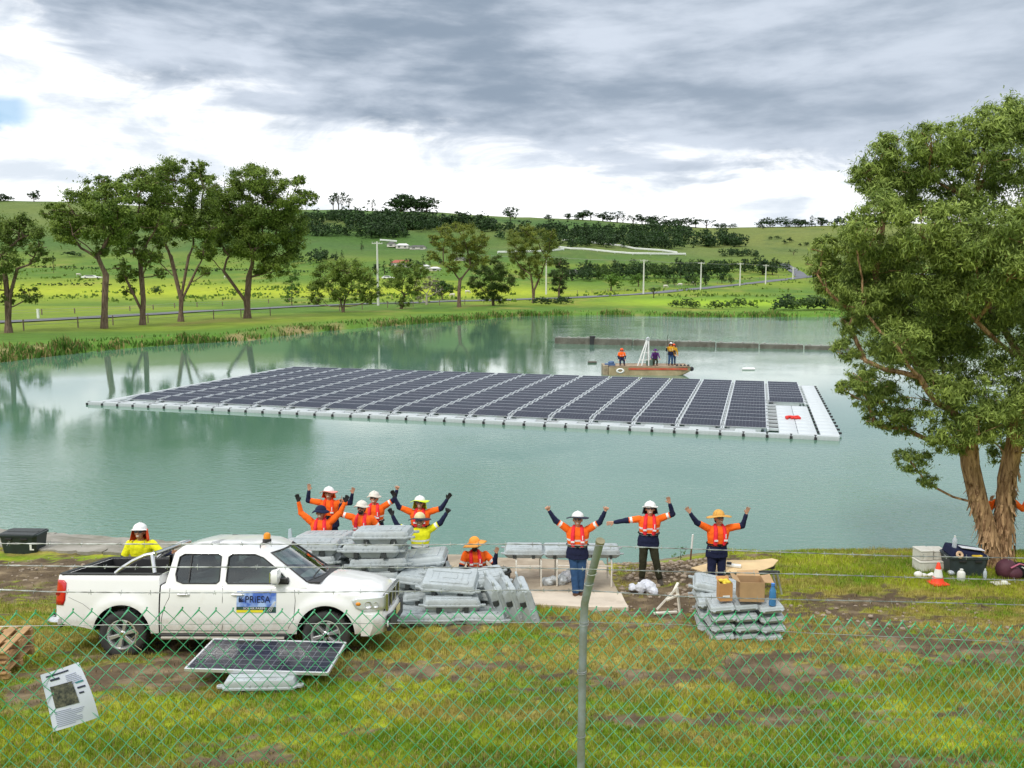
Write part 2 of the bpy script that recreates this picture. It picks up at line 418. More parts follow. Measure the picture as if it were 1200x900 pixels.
# ------------------------------------------------------------------ sky
SUN_EL, SUN_AZ = 50, -150      # azimuth clockwise from +Y (behind the camera, to the left)
def build_world():
    wd = bpy.data.worlds.new('World'); scene.world = wd; wd.use_nodes = True; nt = wd.node_tree
    bg = nt.nodes['Background']; bg.inputs['Strength'].default_value = .1
    sky = node(nt, 'ShaderNodeTexSky', sky_type='NISHITA'); sky.sun_disc = False
    sky.sun_elevation = R(SUN_EL); sky.sun_rotation = R(SUN_AZ); sky.altitude = 0; sky.air_density = 1; sky.dust_density = .6; sky.ozone_density = 1.5
    L = nt.links.new
    tc = node(nt, 'ShaderNodeTexCoord'); sp = node(nt, 'ShaderNodeSeparateXYZ'); L(tc.outputs['Generated'], sp.inputs[0])
    def M(op, a, b=None, c=None, clamp=False):
        n = node(nt, 'ShaderNodeMath', operation=op); n.use_clamp = clamp
        for i, v in enumerate([a, b, c]):
            if v is None: continue
            if isinstance(v, (int, float)): n.inputs[i].default_value = v
            else: L(v, n.inputs[i])
        return n.outputs[0]
    az = M('ARCTAN2', sp.outputs['X'], sp.outputs['Y']); el = M('ARCSINE', sp.outputs['Z'])
    # clouds lie on a high layer: project the direction onto it so they flatten towards the horizon
    zz = M('ADD', M('MAXIMUM', sp.outputs['Z'], 0.0), .10)
    cx = M('DIVIDE', sp.outputs['X'], zz); cy = M('DIVIDE', sp.outputs['Y'], zz)
    cb = node(nt, 'ShaderNodeCombineXYZ'); L(cx, cb.inputs[0]); L(cy, cb.inputs[1])
    def noise(scale, det, rough, vec, off=(0, 0, 0), sc=(1, 1, 1), dist=0):
        mp = node(nt, 'ShaderNodeMapping'); mp.inputs['Location'].default_value = off; mp.inputs['Scale'].default_value = sc; L(vec, mp.inputs['Vector'])
        n = node(nt, 'ShaderNodeTexNoise'); n.inputs['Scale'].default_value = scale; n.inputs['Detail'].default_value = det; n.inputs['Roughness'].default_value = rough; n.inputs['Distortion'].default_value = dist
        L(mp.outputs[0], n.inputs['Vector']); return n.outputs[0]
    def MR(v, a, b, c=0.0, d=1.0, sm=True):
        n = node(nt, 'ShaderNodeMapRange'); n.interpolation_type = 'SMOOTHSTEP' if sm else 'LINEAR'
        for i, q in zip((1, 2, 3, 4), (a, b, c, d)): n.inputs[i].default_value = q
        L(v, n.inputs[0]); return n.outputs[0]
    big = noise(.9, 7, .60, cb.outputs[0], (3.1, 1.7, 0), (1, .8, 1), .4)
    fine = noise(2.3, 8, .60, cb.outputs[0], (9.2, 5.2, 2), (1, .9, 1), .3)
    ang = node(nt, 'ShaderNodeCombineXYZ'); L(az, ang.inputs[0]); L(M('MULTIPLY', el, 2.6), ang.inputs[1])
    puff = noise(6.5, 8, .58, ang.outputs[0], (1.3, .2, .5), (1, 1, 1), .5)
    streak = noise(3.0, 7, .6, ang.outputs[0], (4.3, 2.2, .5), (1, 3.2, 1), .3)
    # lower edge of the dark sheet, rising towards the left
    e1 = M('ADD', .115, M('MULTIPLY', MR(az, .12, -.46, sm=False), .085))
    e1 = M('ADD', e1, M('MULTIPLY', MR(az, -.43, -.60), .13))
    e1 = M('ADD', e1, M('MULTIPLY', M('SUBTRACT', puff, .5), .17)); e1 = M('ADD', e1, M('MULTIPLY', M('SUBTRACT', streak, .5), .06))
    e1 = M('SUBTRACT', e1, M('MULTIPLY', MR(az, .0, .5), .012))
    dlt = M('SUBTRACT', el, e1)
    sheet = MR(dlt, -.012, .04)
    sheet = M('MULTIPLY', sheet, MR(az, -.62, -.50))
    # brightness inside the sheet
    lump = noise(4.2, 7, .55, ang.outputs[0], (7.7, 3.1, 1.5), (1, 1.5, 1), .2); lump2 = noise(12, 6, .55, ang.outputs[0], (2.2, 8.1, .3), (1, 1.5, 1), .15)
    shade = M('ADD', M('MULTIPLY', lump, .62), M('MULTIPLY', lump2, .30)); shade = M('ADD', shade, M('MULTIPLY', big, .12)); shade = M('ADD', shade, M('MULTIPLY', MR(dlt, .10, 0.0), .085))
    shade = MR(shade, .40, .68)
    rgb = node(nt, 'ShaderNodeMix', data_type='RGBA'); L(shade, rgb.inputs[0])
    rgb.inputs[6].default_value = (2.35, 2.95, 3.75, 1); rgb.inputs[7].default_value = (5.6, 6.2, 7.1, 1)
    # towards the right the sheet thins; overhead, out of view, it is brightened to light the scene
    thin = MR(az, -.2, .75, 0, .42)
    t2 = node(nt, 'ShaderNodeMix', data_type='RGBA'); L(thin, t2.inputs[0]); L(rgb.outputs[2], t2.inputs[6]); t2.inputs[7].default_value = (4.6, 5.2, 6.0, 1)
    over = MR(el, .42, .95)
    t3 = node(nt, 'ShaderNodeMix', data_type='RGBA'); L(over, t3.inputs[0]); L(t2.outputs[2], t3.inputs[6]); t3.inputs[7].default_value = (15.0, 15.4, 15.8, 1)
    # bright low cloud below the sheet
    lowb = node(nt, 'ShaderNodeMix', data_type='RGBA'); L(MR(M('ADD', M('MULTIPLY', streak, .35), M('MULTIPLY', puff, .75)), .44, .62), lowb.inputs[0])
    lowb.inputs[6].default_value = (6.2, 6.8, 7.5, 1); lowb.inputs[7].default_value = (10.6, 10.7, 10.8, 1)
    m1 = node(nt, 'ShaderNodeMix', data_type='RGBA'); L(sheet, m1.inputs[0]); L(lowb.outputs[2], m1.inputs[6]); L(t3.outputs[2], m1.inputs[7])
    # clear blue gaps low on the left
    gap = M('MULTIPLY', MR(az, -.485, -.515), MR(M('ABSOLUTE', M('SUBTRACT', el, M('ADD', .163, M('MULTIPLY', M('SUBTRACT', puff, .5), .04)))), .020, .006))
    g2 = M('MULTIPLY', MR(az, -.30, -.50), M('MULTIPLY', MR(el, .118, .10), MR(streak, .50, .64)))
    gapm = M('MULTIPLY', M('MAXIMUM', gap, M('MULTIPLY', g2, .55)), .75)
    clear = node(nt, 'ShaderNodeMix', data_type='RGBA', blend_type='MULTIPLY'); clear.inputs[0].default_value = 1; L(sky.outputs[0], clear.inputs[6]); clear.inputs[7].default_value = (.9, 1.15, 1.25, 1)
    m2 = node(nt, 'ShaderNodeMix', data_type='RGBA'); L(gapm, m2.inputs[0]); L(m1.outputs[2], m2.inputs[6]); L(clear.outputs[2], m2.inputs[7])
    L(m2.outputs[2], bg.inputs['Color'])
build_world()
sl = bpy.data.lights.new('sun', 'SUN'); sl.energy = 1.5; sl.angle = R(10); sl.color = (1, .96, .88)
so = bpy.data.objects.new('sun', sl); COL.objects.link(so)
_sd = Vector((math.sin(R(SUN_AZ))*math.cos(R(SUN_EL)), math.cos(R(SUN_AZ))*math.cos(R(SUN_EL)), math.sin(R(SUN_EL))))
so.rotation_euler = _sd.to_track_quat('Z', 'Y').to_euler()
so.location = _sd*100
try:
    scene.cycles.use_denoising = True; scene.cycles.max_bounces = 8; scene.cycles.transparent_max_bounces = 12
except Exception: pass
# ------------------------------------------------------------------ grass on the near bank
def leaf_mat(name, rough=.6, trans=.35, var=.35):
    m = bpy.data.materials.new(name); m.use_nodes = True; nt = m.node_tree; b = nt.nodes['Principled BSDF']; out = nt.nodes['Material Output']
    a = node(nt, 'ShaderNodeVertexColor', layer_name='Col')
    nt.links.new(a.outputs[0], b.inputs['Base Color']); b.inputs['Roughness'].default_value = rough; b.inputs['Specular IOR Level'].default_value = .25
    if trans > 0:
        t = node(nt, 'ShaderNodeBsdfTranslucent'); nt.links.new(a.outputs[0], t.inputs[0])
        mx = node(nt, 'ShaderNodeMixShader'); mx.inputs[0].default_value = trans
        nt.links.new(b.outputs[0], mx.inputs[1]); nt.links.new(t.outputs[0], mx.inputs[2]); nt.links.new(mx.outputs[0], out.inputs['Surface'])
    return m
M_grass = leaf_mat('grass_blades', .7, .3)
def blades(name, x, y, z, col, L, W, rng, lean=.5, kind_='stuff', label=None, cat='grass'):
    n = len(x); a = rng.uniform(0, 2*np.pi, n); dx, dy = np.cos(a), np.sin(a)
    la = rng.uniform(0, lean, n)*L; b = rng.uniform(0, 2*np.pi, n)
    p0 = np.stack([x-dx*W/2, y-dy*W/2, z-.01], -1); p1 = np.stack([x+dx*W/2, y+dy*W/2, z-.01], -1)
    m = np.stack([x+np.cos(b)*la*.35, y+np.sin(b)*la*.35, z+L*.6], -1); h = np.stack([dx*W*.35, dy*W*.35, 0*x], -1)
    t = np.stack([x+np.cos(b)*la, y+np.sin(b)*la, z+L*np.sqrt(np.clip(1-(la/L)**2*.6, .1, 1))], -1)
    V = np.stack([p0, p1, m+h, m-h, t], 1).reshape(-1, 3)
    k = np.arange(n)*5
    F3 = np.concatenate([np.stack([k, k+1, k+2], -1), np.stack([k, k+2, k+3], -1), np.stack([k+3, k+2, k+4], -1)])
    C = np.repeat(np.concatenate([np.clip(col, 0, 1), np.ones((n, 1))], -1), 5, 0)
    o = npmesh(name, V, F3, M_grass, attrs={'Col': ('POINT', 'FLOAT_COLOR', C)})
    return tag(o, label, cat, kind=kind_)
SLAB = (-1.15, 15.85, 2.28, 19.6)
def near_grass():
    n = 600000; y = 8.0+13.6*RNG.random(n)**1.15; x = (RNG.random(n)*2-1)*(.64*y+2.4)
    d = dirt_amount(x, y); s = straw_amount(x, y); sd = pond_sd(x, y)
    tuft = fbm(x*2.2, y*2.2, 71, 3); n2 = fbm(x*9, y*9, 72, 2)
    keep = (RNG.random(n) < (1-d*.93)*np.clip(.25+1.6*(n2-.2), .15, 1)) & (sd > .5+.5*(x < 5)) & ~((x > SLAB[0]-.1) & (x < SLAB[2]+.1) & (y > SLAB[1]-.05))
    keep &= ~((y > 19.4) & (x < 5))
    x, y, d, s, tuft = x[keep], y[keep], d[keep], s[keep], tuft[keep]; n = len(x)
    c = ground_colour(x, y)*RNG.uniform(.7, 1.5, (n, 1)); mix = RNG.random(n) < .24
    c[mix] = np.array([.42, .34, .12])*RNG.uniform(.6, 1.2, (mix.sum(), 1))
    lush = sstep(x, 4, 8)*np.exp(-((y-19)/1.6)**2)
    L = RNG.uniform(.025, .075, n)*(1+1.0*sstep(tuft, .5, .8)+.8*lush)*(1-.5*d)
    blades('short_grass', x, y, Zt(x, y)+.005, c, L, RNG.uniform(.006, .013, n), RNG, .9, label='short patchy grass with straw and bare dirt in front of the pond')
near_grass()
def far_reeds():
    n = 900000; u = RNG.random(n); y = 26+235*u**1.0; x = (RNG.random(n)*2-1)*(.68*y+4)
    sd = pond_sd(x, y); m = (sd > -.5) & (sd < 4.2) & (y > 34); x, y, sd = x[m], y[m], sd[m]
    cl = fbm(x*.22, y*.22, 33, 3); p = np.exp(-((sd-.5)/1.5)**2)*sstep(cl, .33, .6)
    k = RNG.random(len(x)) < p*1.0+.06; x, y, sd, cl = x[k], y[k], sd[k], cl[k]
    n = len(x); z = np.maximum(Zt(x, y), -.05); L = RNG.uniform(.35, .8, n)*(1+.9*sstep(cl, .5, .75))*np.where(sd < 1.6, 1, .6)
    c = np.array([.075, .16, .022])*RNG.uniform(.6, 1.7, (n, 1)); q = RNG.random(n) < .25; c[q] = np.array([.30, .25, .09])*RNG.uniform(.6, 1.3, (q.sum(), 1))
    blades('bank_reeds', x, y, z, c, L, RNG.uniform(.10, .22, n), RNG, .9, label='rank grass and reeds along the far edge of the pond', cat='reeds')
    n = 30000; y = 110+360*RNG.random(n)**1.3; x = (RNG.random(n)*2-1)*(.66*y)
    cl = fbm(x*.09, y*.05, 35, 4); m = (pond_sd(x, y) > 30) & (y > 230) & (RNG.random(n) < sstep(cl, .52, .68)); x, y = x[m], y[m]; n = len(x)
    c = np.array([.12, .19, .03])*RNG.uniform(.6, 1.6, (n, 1))
    blades('rough_tussocks', x, y, Zt(x, y), c, RNG.uniform(.4, 1.0, n), RNG.uniform(.5, 1.3, n), RNG, .8, label='scattered dark tussocks in the paddocks', cat='grass')
far_reeds()
# ------------------------------------------------------------------ materials for objects
M_float = mat('weathered_grey_plastic', (.40, .445, .46), .5, var=.14, scale=3, dirt=(.27, .29, .28), bump=.15, bscale=60)
M_floatlt = mat('pale_grey_plastic', (.54, .58, .60), .5, var=.08, scale=2, dirt=(.46, .49, .49))
M_black = mat('black_rubber', (.018, .018, .02), .6, var=.2)
M_dark = mat('dark_plastic', (.03, .035, .035), .55, var=.2, bump=.2)
M_alu = mat('aluminium_frame', (.62, .64, .66), .35, metal=.6, var=.05)
M_white = mat('white_paint', (.78, .78, .76), .4, var=.05, scale=3)
M_red = mat('red_fabric', (.62, .03, .02), .7, var=.15)
M_steel = mat('galvanised_steel', (.45, .47, .48), .42, metal=.55, var=.15, scale=10, dirt=(.30, .31, .30))
def panel_material():
    m = bpy.data.materials.new('solar_cells'); m.use_nodes = True; nt = m.node_tree; b = nt.nodes['Principled BSDF']; L = nt.links.new
    b.inputs['Roughness'].default_value = .16; b.inputs['Specular IOR Level'].default_value = .16; b.inputs['Coat Weight'].default_value = .0; b.inputs['Coat Roughness'].default_value = .05
    uv = node(nt, 'ShaderNodeTexCoord'); sp = node(nt, 'ShaderNodeSeparateXYZ'); L(uv.outputs['Object'], sp.inputs[0])
    def line(out, n_per_m, off, w):
        a = node(nt, 'ShaderNodeMath', operation='MULTIPLY_ADD'); a.inputs[1].default_value = n_per_m; a.inputs[2].default_value = off; L(out, a.inputs[0])
        f = node(nt, 'ShaderNodeMath', operation='FRACT'); L(a.outputs[0], f.inputs[0])
        g = node(nt, 'ShaderNodeMath', operation='SUBTRACT'); g.inputs[1].default_value = .5; L(f.outputs[0], g.inputs[0])
        h = node(nt, 'ShaderNodeMath', operation='ABSOLUTE'); L(g.outputs[0], h.inputs[0])
        k = node(nt, 'ShaderNodeMath', operation='GREATER_THAN'); k.inputs[1].default_value = .5-w; L(h.outputs[0], k.inputs[0]); return k.outputs[0]
    l1 = line(sp.outputs['X'], 1/.1605, 0.0, .02); l2 = line(sp.outputs['Y'], 1/.158, 0.0, .028); l3 = line(sp.outputs['Y'], 1/.052667, .5, .03)
    mxx = node(nt, 'ShaderNodeMath', operation='MAXIMUM'); L(l1, mxx.inputs[0]); L(l2, mxx.inputs[1])
    oi = node(nt, 'ShaderNodeObjectInfo')
    c0 = node(nt, 'ShaderNodeMix', data_type='RGBA'); c0.inputs[6].default_value = (.005, .008, .020, 1); c0.inputs[7].default_value = (.009, .009, .022, 1)
    nz = node(nt, 'ShaderNodeTexNoise'); nz.inputs['Scale'].default_value = .45; geo = node(nt, 'ShaderNodeNewGeometry'); L(geo.outputs['Position'], nz.inputs['Vector'])
    mr = node(nt, 'ShaderNodeMapRange'); mr.inputs[1].default_value = .35; mr.inputs[2].default_value = .65; L(nz.outputs[0], mr.inputs[0]); L(mr.outputs[0], c0.inputs[0])
    c1 = node(nt, 'ShaderNodeMix', data_type='RGBA'); L(mxx.outputs[0], c1.inputs[0]); L(c0.outputs[2], c1.inputs[6]); c1.inputs[7].default_value = (.15, .165, .19, 1)
    s = node(nt, 'ShaderNodeMath', operation='MULTIPLY'); s.inputs[1].default_value = .35; L(l3, s.inputs[0])
    c2 = node(nt, 'ShaderNodeMix', data_type='RGBA'); L(s.outputs[0], c2.inputs[0]); L(c1.outputs[2], c2.inputs[6]); c2.inputs[7].default_value = (.1, .11, .13, 1)
    L(c2.outputs[2], b.inputs['Base Color']); return m
M_cell = panel_material()
# ------------------------------------------------------------------ floating solar array
A0 = G(150, 464, .42); A1 = G(901, 496, .42)
adir = (A1-A0); PITCHX = adir.length/17; ang = math.atan2(adir.y, adir.x)
ang += R(-.4)
arr = empty('floating_solar_array', (A0.x, A0.y, 0), ang, 'huge raft of dark blue solar panels on grey floats in the middle of the pond', 'solar array')
PR = 1.185; NR = 16
def panel_mesh(w=1.96, d=.99, th=.035, name='solar_panel'):
    m = MB(); m.box((0, 0, th/2), (w, d, th)); m.mi = 1
    m.box((0, 0, th+.001), (w-.06, d-.07, .004))
    return m
_pm = panel_mesh(); _tmp = _pm.build('solar_panel', [M_alu, M_cell], smooth=0); panel_me = _tmp.data; bpy.data.objects.remove(_tmp)
TILT = R(10)
cells = [(c, r) for r in range(NR) for c in range(18) if not (c == 17 and r < 8)]
cells.sort(key=lambda t: t[1]*1.4-t[0]*.55)
near_c = cells[:100]; rest = cells[100:]
for c, r in near_c:
    o = bpy.data.objects.new('solar_panel', panel_me); COL.objects.link(o); o.parent = arr
    o.location = ((c+.5)*PITCHX, r*PR+.55, .27); o.rotation_euler = (TILT, 0, 0)
mb = MB()
for c, r in rest:
    M = Matrix.Translation(((c+.5)*PITCHX, r*PR+.55, .27)) @ Matrix.Rotation(TILT, 4, 'X')
    mb.mi = 0; mb.box((0, 0, .0175), (1.96, .99, .035), M); mb.mi = 1; mb.box((0, 0, .036), (1.90, .92, .004), M)
# cell lines need local coordinates: same 0.16 m pitch in array space
tag(mb.build('solar_panels', [M_alu, M_cell], arr, smooth=0), kind='stuff')
# main floats below panels + connecting walkway floats between columns
mb = MB()
for c in range(18):
    for r in range(NR):
        if c == 17 and r < 8: continue
        mb.box(((c+.5)*PITCHX, r*PR+.5, .07), (1.5, .85, .26), taper=.93)
        mb.box(((c+.5)*PITCHX, r*PR+1.10, .13), (1.75, .16, .14))
        mb.box(((c+.5)*PITCHX-.7, r*PR+.95, .20), (.07, .10, .16)); mb.box(((c+.5)*PITCHX+.7, r*PR+.95, .20), (.07, .10, .16))
        for s in (-.86, .86): mb.box(((c+.5)*PITCHX+s+.18*(1 if s > 0 else -1), r*PR+.25, .15), (.10, .8, .10))
        mb.box(((c)*PITCHX, r*PR+.75, .18), (.34, .13, .10)); mb.box(((c)*PITCHX, r*PR+.2, .18), (.34, .09, .10))
        if r % 1 == 0: mb.bar(((c)*PITCHX-.09, r*PR+.0, .32), ((c)*PITCHX-.09, r*PR+PR, .36), .035, .03); mb.bar(((c)*PITCHX+.09, r*PR+.0, .32), ((c)*PITCHX+.09, r*PR+PR, .36), .035, .03)
tag(mb.build('panel_floats', M_floatlt, arr, smooth=0), kind='stuff')
# walkway along the front: outer tube floats, cross pieces and slots
M_tube = mat('grey_tube_float', (.47, .51, .52), .5, var=.10, scale=2, dirt=(.36, .39, .39))
def walk_float(L, W, name, parent, x, y, rz=0, H=.26):
    m = MB(); n = 1
    pts = [(-L/2, -W/2+.03), (-L/2+.03, -W/2), (L/2-.03, -W/2), (L/2, -W/2+.03), (L/2, W/2-.03), (L/2-.03, W/2), (-L/2+.03, W/2), (-L/2, W/2-.03)]
    def sc(k, z): return [(a*k, b*k, z) for a, b in pts]
    m.loft([sc(.90, -.12), sc(1, -.04), sc(1, H-.10), sc(.93, H-.07)])
    o = m.build(name, M_tube if name == 'walkway_float' else M_floatlt, parent, smooth=40); o.location = (x, y, 0); o.rotation_euler = (0, 0, rz); return o
W0 = -1.35
total = 17*PITCHX
k = 0
x = -1.75
mb2 = MB()
proto_w = None
while x < total+2.7-.01:
    if proto_w is None: proto_w = walk_float(1.02, .36, 'walkway_float', arr, x+.53, W0+.18); o = proto_w
    else:
        o = bpy.data.objects.new('walkway_float', proto_w.data); COL.objects.link(o); o.parent = arr; o.location = (x+.53, W0+.18, 0)
    mb2.mi = 0; mb2.box((x, W0+.16, .02), (.12, .42, .20)); mb2.box((x, W0+.16, .19), (.10, .12, .03))
    x += 1.065
# inner row in front of panels with black boxes standing in for the shaded slots
for c in range(17):
    X0 = c*PITCHX
    o = walk_float(.95, .62, 'walkway_float', arr, X0+PITCHX*.5, -.60) if c == 0 else None
    if c == 0: pw2 = o
    else:
        o = bpy.data.objects.new('walkway_float', pw2.data); COL.objects.link(o); o.parent = arr; o.location = (X0+PITCHX*.5, -.60, 0)
    mb2.mi = 1
    mb2.box((X0, -.80, .10), (1.22, .14, .10)); mb2.box((X0, -.42, .12), (1.22, .10, .10)); mb2.mi = 0
    mb2.box((X0, -.62, .03), (1.05, .14, .06)); mb2.box((X0, -.22, .05), (1.3, .16, .08)); mb2.box((X0+PITCHX*.5, -.62, .165), (.16, .12, .02))
    mb2.mi = 1; mb2.box((X0-.06, -.1, .14), (.07, .9, .06)); mb2.box((X0+.06, -.1, .14), (.07, .9, .06))
# left side walkway
y = W0+.9
while y < NR*PR:
    if y == W0+.9: pl_ = walk_float(.62, 1.02, 'walkway_float', arr, -.9, y); 
    else:
        o = bpy.data.objects.new('walkway_float', pl_.data); COL.objects.link(o); o.parent = arr; o.location = (-.9, y, 0)
    mb2.mi = 0; mb2.box((-.9, y+.53, .10), (.3, .07, .12)); y += 1.065
mb2.mi = 1; mb2.box((-1.32, NR*PR*.5-.3, .10), (.10, NR*PR+1.2, .12))
# right platform
XR = total
for i in range(3):
    for j in range(20):
        xx_ = XR+.88+i*.86; yy_ = W0+.95+j*1.03
        if i < 2 and yy_ > 8.7 : continue
        if yy_ > NR*PR-.2: continue
        if i == 2: xx_ = XR+2.13+.58
        if i == 0 and j == 0: pr_ = walk_float(.84, 1.0, 'deck_float', arr, xx_, yy_)
        else:
            o = bpy.data.objects.new('deck_float', pr_.data); COL.objects.link(o); o.parent = arr; o.location = (xx_, yy_, 0)
        mb2.mi = 0; mb2.box((xx_+.51, yy_+.51, .12), (.14, .14, .09))
for j in range(9):
    mb2.mi = 1; mb2.box((XR+.22, j*PR+.25, .14), (.55, .12, .12)); mb2.mi = 0; mb2.box((XR+.22, j*PR+.85, .02), (.5, .8, .12))  # black boxes paint the shade of the open gaps in the strip
for j in range(8, 16):
    mb2.mi = 1; mb2.box((XR+2.13+.12, j*PR+.25, .15), (.25, .10, .10))
tag(mb2.build('pins_and_gap_shade', [M_black, M_floatlt], arr, smooth=0), kind='stuff')  # couplers together with the black boxes drawn as shaded gaps
# red life jacket left on the deck
def to_world(u, v, z=0):
    return Vector((A0.x+u*math.cos(ang)-v*math.sin(ang), A0.y+u*math.sin(ang)+v*math.cos(ang), z))
jp = G(929, 491, .2)
m = MB(); m.tube([(-.30, -.06, .05), (-.28, .12, .08), (-.1, .22, .09), (.1, .2, .07), (.3, .1, .09), (.34, -.08, .05)], [.06, .09, .08, .08, .10, .07], 8)
m.tube([(-.1, -.05, .04), (.05, .02, .08), (.2, -.1, .05)], [.05, .07, .05], 8)
tag(m.build('life_jacket', M_red, loc=(jp.x, jp.y, .19)), 'bright red life jacket dropped on the white deck of the solar raft', 'life jacket')
# ------------------------------------------------------------------ boom far out, small white floats
b0 = G(650, 402.5, 0); b1 = G(996, 410.5, 0)
boom = empty('floating_boom', tuple(b0), math.atan2(b1.y-b0.y, b1.x-b0.x), 'long dark grey floating barrier lying across the pond behind the boat', 'boom')
M_boom = mat('weathered_boom', (.13, .125, .10), .8, var=.3, scale=2, dirt=(.07, .06, .045), bump=.5, bscale=6)
M_boomtop = mat('pale_boom_top', (.30, .30, .27), .8, var=.3, scale=2)  # top rail and blocks, paler than the sections below
Lb = (b1-b0).length; nseg = 7; ls = Lb/nseg
for i in range(nseg):
    m = MB(); h = .72-.30*i/(nseg-1)
    m.box((0, 0, h/2-.1), (ls-.12, .55, h+.1)); o = m.build('barrier_section', M_boom, boom, smooth=0, bevel=.06); o.location = ((i+.5)*ls, 0, 0)
    m = MB(); m.box((0, 0, h+.02), (ls-.2, .4, .05)); 
    for q in range(4): m.box((-ls*.38+q*ls*.25, 0, h+.08), (.25, .3, .12))
    t = m.build('top_rail', M_boomtop, boom, smooth=0); t.location = ((i+.5)*ls, 0, 0)
m = MB(); m.box((0, 0, .4), (.5, .75, 1.15)); o = m.build('joint_block', M_black, boom, smooth=0, bevel=.05); o.location = (ls*.98, 0, 0)
def small_float(px, py, L, label, rz=0, m_=M_white):
    p = G(px, py, 0); m = MB()
    m.loft([[(-L/2*k, w_*math.cos(a)*.22, .08+w_*math.sin(a)*.12) for a in [i*math.pi/5 for i in range(10)]] for k, w_ in [(1, .5), (.9, .95), (0, 1), (-.9, .95), (-1, .5)]])
    tag(m.build('pontoon_float', m_, loc=(p.x, p.y, 0), rot=(0, 0, rz)), label, 'float')
small_float(877, 433.5, 1.05, 'small white float drifting right of the boat, beyond the raft')
small_float(694, 425.5, .8, 'small dark marker float drifting left of the boat', m_=M_boom)
# ------------------------------------------------------------------ work barge
bl = G(712, 438, 0); br = G(806, 438, 0); Lh = br.x-bl.x
barge = empty('work_barge', tuple(bl), R(-2), 'weathered flat work barge with a faded red stripe, behind the solar raft', 'boat')
M_hull = mat('weathered_cream_hull', (.42, .34, .20), .7, var=.2, scale=1.5, dirt=(.20, .15, .07), wear=(.42, .75))
M_hullred = mat('faded_red_stripe', (.50, .07, .03), .7, var=.25, scale=3, dirt=(.30, .16, .10))
M_deck = mat('barge_deck', (.33, .24, .16), .8, var=.3, scale=4)
def hull_ring(x):
    # x along, returns section (y,z)
    bow = max(0, (x-Lh*.80)/(Lh*.20)); zb = -.15+.45*bow**1.6; hw = 1.1*(1-.22*bow**2)
    return [(x, -hw*.92, zb), (x, -hw, zb+.1), (x, -hw, .62), (x, hw, .62), (x, hw, zb+.1), (x, hw*.92, zb)]
m = MB(); m.loft([hull_ring(Lh*t) for t in (0, .2, .5, .8, .87, .94, .985, 1.0)]); m.build('hull', M_hull, barge, smooth=0, bevel=.02)
m = MB(); m.box((Lh*.60, -1.115, .50), (Lh*.72, .04, .16)); m.box((Lh*.60, 1.115, .50), (Lh*.72, .04, .16)); m.box((Lh*1.005, 0, .50), (.05, 1.5, .16)); m.build('rub_rail', M_hullred, barge, smooth=0)
m = MB(); m.box((Lh*.5, 0, .65), (Lh*.99, 2.15, .05)); m.box((Lh*.5, -1.05, .69), (Lh*.97, .10, .07)); m.box((Lh*.5, 1.05, .69), (Lh*.97, .10, .07)); m.build('deck', M_deck, barge, smooth=0)
m = MB(); m.box((-.22, 0, .32), (.42, 1.9, .85)); m.build('transom_box', mat('transom_timber', (.30, .24, .16), .8, var=.3), barge, smooth=0, bevel=.03)
m = MB(); m.box((0, 0, 0), (.06, 1.9, .85)); o = m.build('transom_gap', M_dark, barge, smooth=0); o.location = (.03, 0, .30)
m = MB(); m.ball((0, 0, 0), (.18, .16, .18)); o = m.build('fender', M_black, barge); o.location = (Lh+.12, -.7, .48)
for i in range(4):
    m = MB(); m.lathe([(0, 0), (.11, 0), (.11, .1), (.05, .13), (.05, .17), (0, .17)], 10); o = m.build('mooring_bollard', M_dark, barge); o.location = (Lh*(.84+.045*i), -.8, .67)
small_o = MB(); small_o.lathe([(.14, -.06), (.2, 0), (.14, .06), (.1, 0), (.14, -.06)], 16, Matrix.Scale(1.6, 4, (1, 0, 0)) @ Matrix.Rotation(R(90), 4, 'X')); o = small_o.build('side_fender', M_white, barge); o.location = (Lh*.14, -1.14, .36)
DECK = .675
# tripod frame (white A frame) on deck
def bw(x, y, z=DECK): return Vector((bl.x+x, bl.y+y, z))
ta = empty('lifting_frame', tuple(bw(Lh*.46, 0)), 0, 'white tapering lifting frame standing on the barge deck', 'frame')
for a, b in [((-.62, -.5, 0), (.12, -.05, 2.0)), ((-.30, -.5, 0), (.20, -.05, 2.0)), ((.25, -.45, 0), (.28, -.05, 2.0)), ((-.45, .5, 0), (.16, .05, 2.0)), ((.25, .5, 0), (.26, .05, 2.0))]:
    m = MB(); m.bar(a, b, .07, .07); m.build('leg', M_white, ta, smooth=0)
for a, b in [((-.5, -.4, .45), (.25, -.38, .45)), ((-.25, -.28, 1.0), (.26, -.26, 1.0))]:
    m = MB(); m.bar(a, b, .05, .05); m.build('brace', M_white, ta, smooth=0)
m = MB(); m.lathe([(0, -.12), (.13, -.12), (.17, 0), (.13, .12), (0, .12)], 14, Matrix.Translation((.22, 0, 2.05)) @ Matrix.Rotation(R(90), 4, 'X')); m.build('pulley', M_alu, ta)
m = MB(); m.box((.35, -.2, .22), (.5, .4, .44)); m.box((.62, -.1, .30), (.3, .05, .6)); tag(m.build('winch_engine', mat('engine_green', (.10, .16, .13), .5), ta, smooth=0, bevel=.03), None)
m = MB(); m.box((0, 0, .08), (.8, .45, .16)); m.lathe([(0, 0), (.22, 0), (.25, .1), (.2, .2), (0, .2)], 14, Matrix.Translation((.1, 0, .14)))
tag(m.build('equipment_case', mat('blue_case', (.06, .12, .25), .5), None, bevel=.02, loc=tuple(bw(.15, -.2)), smooth=30), 'low blue equipment case at the left end of the barge deck', 'case')
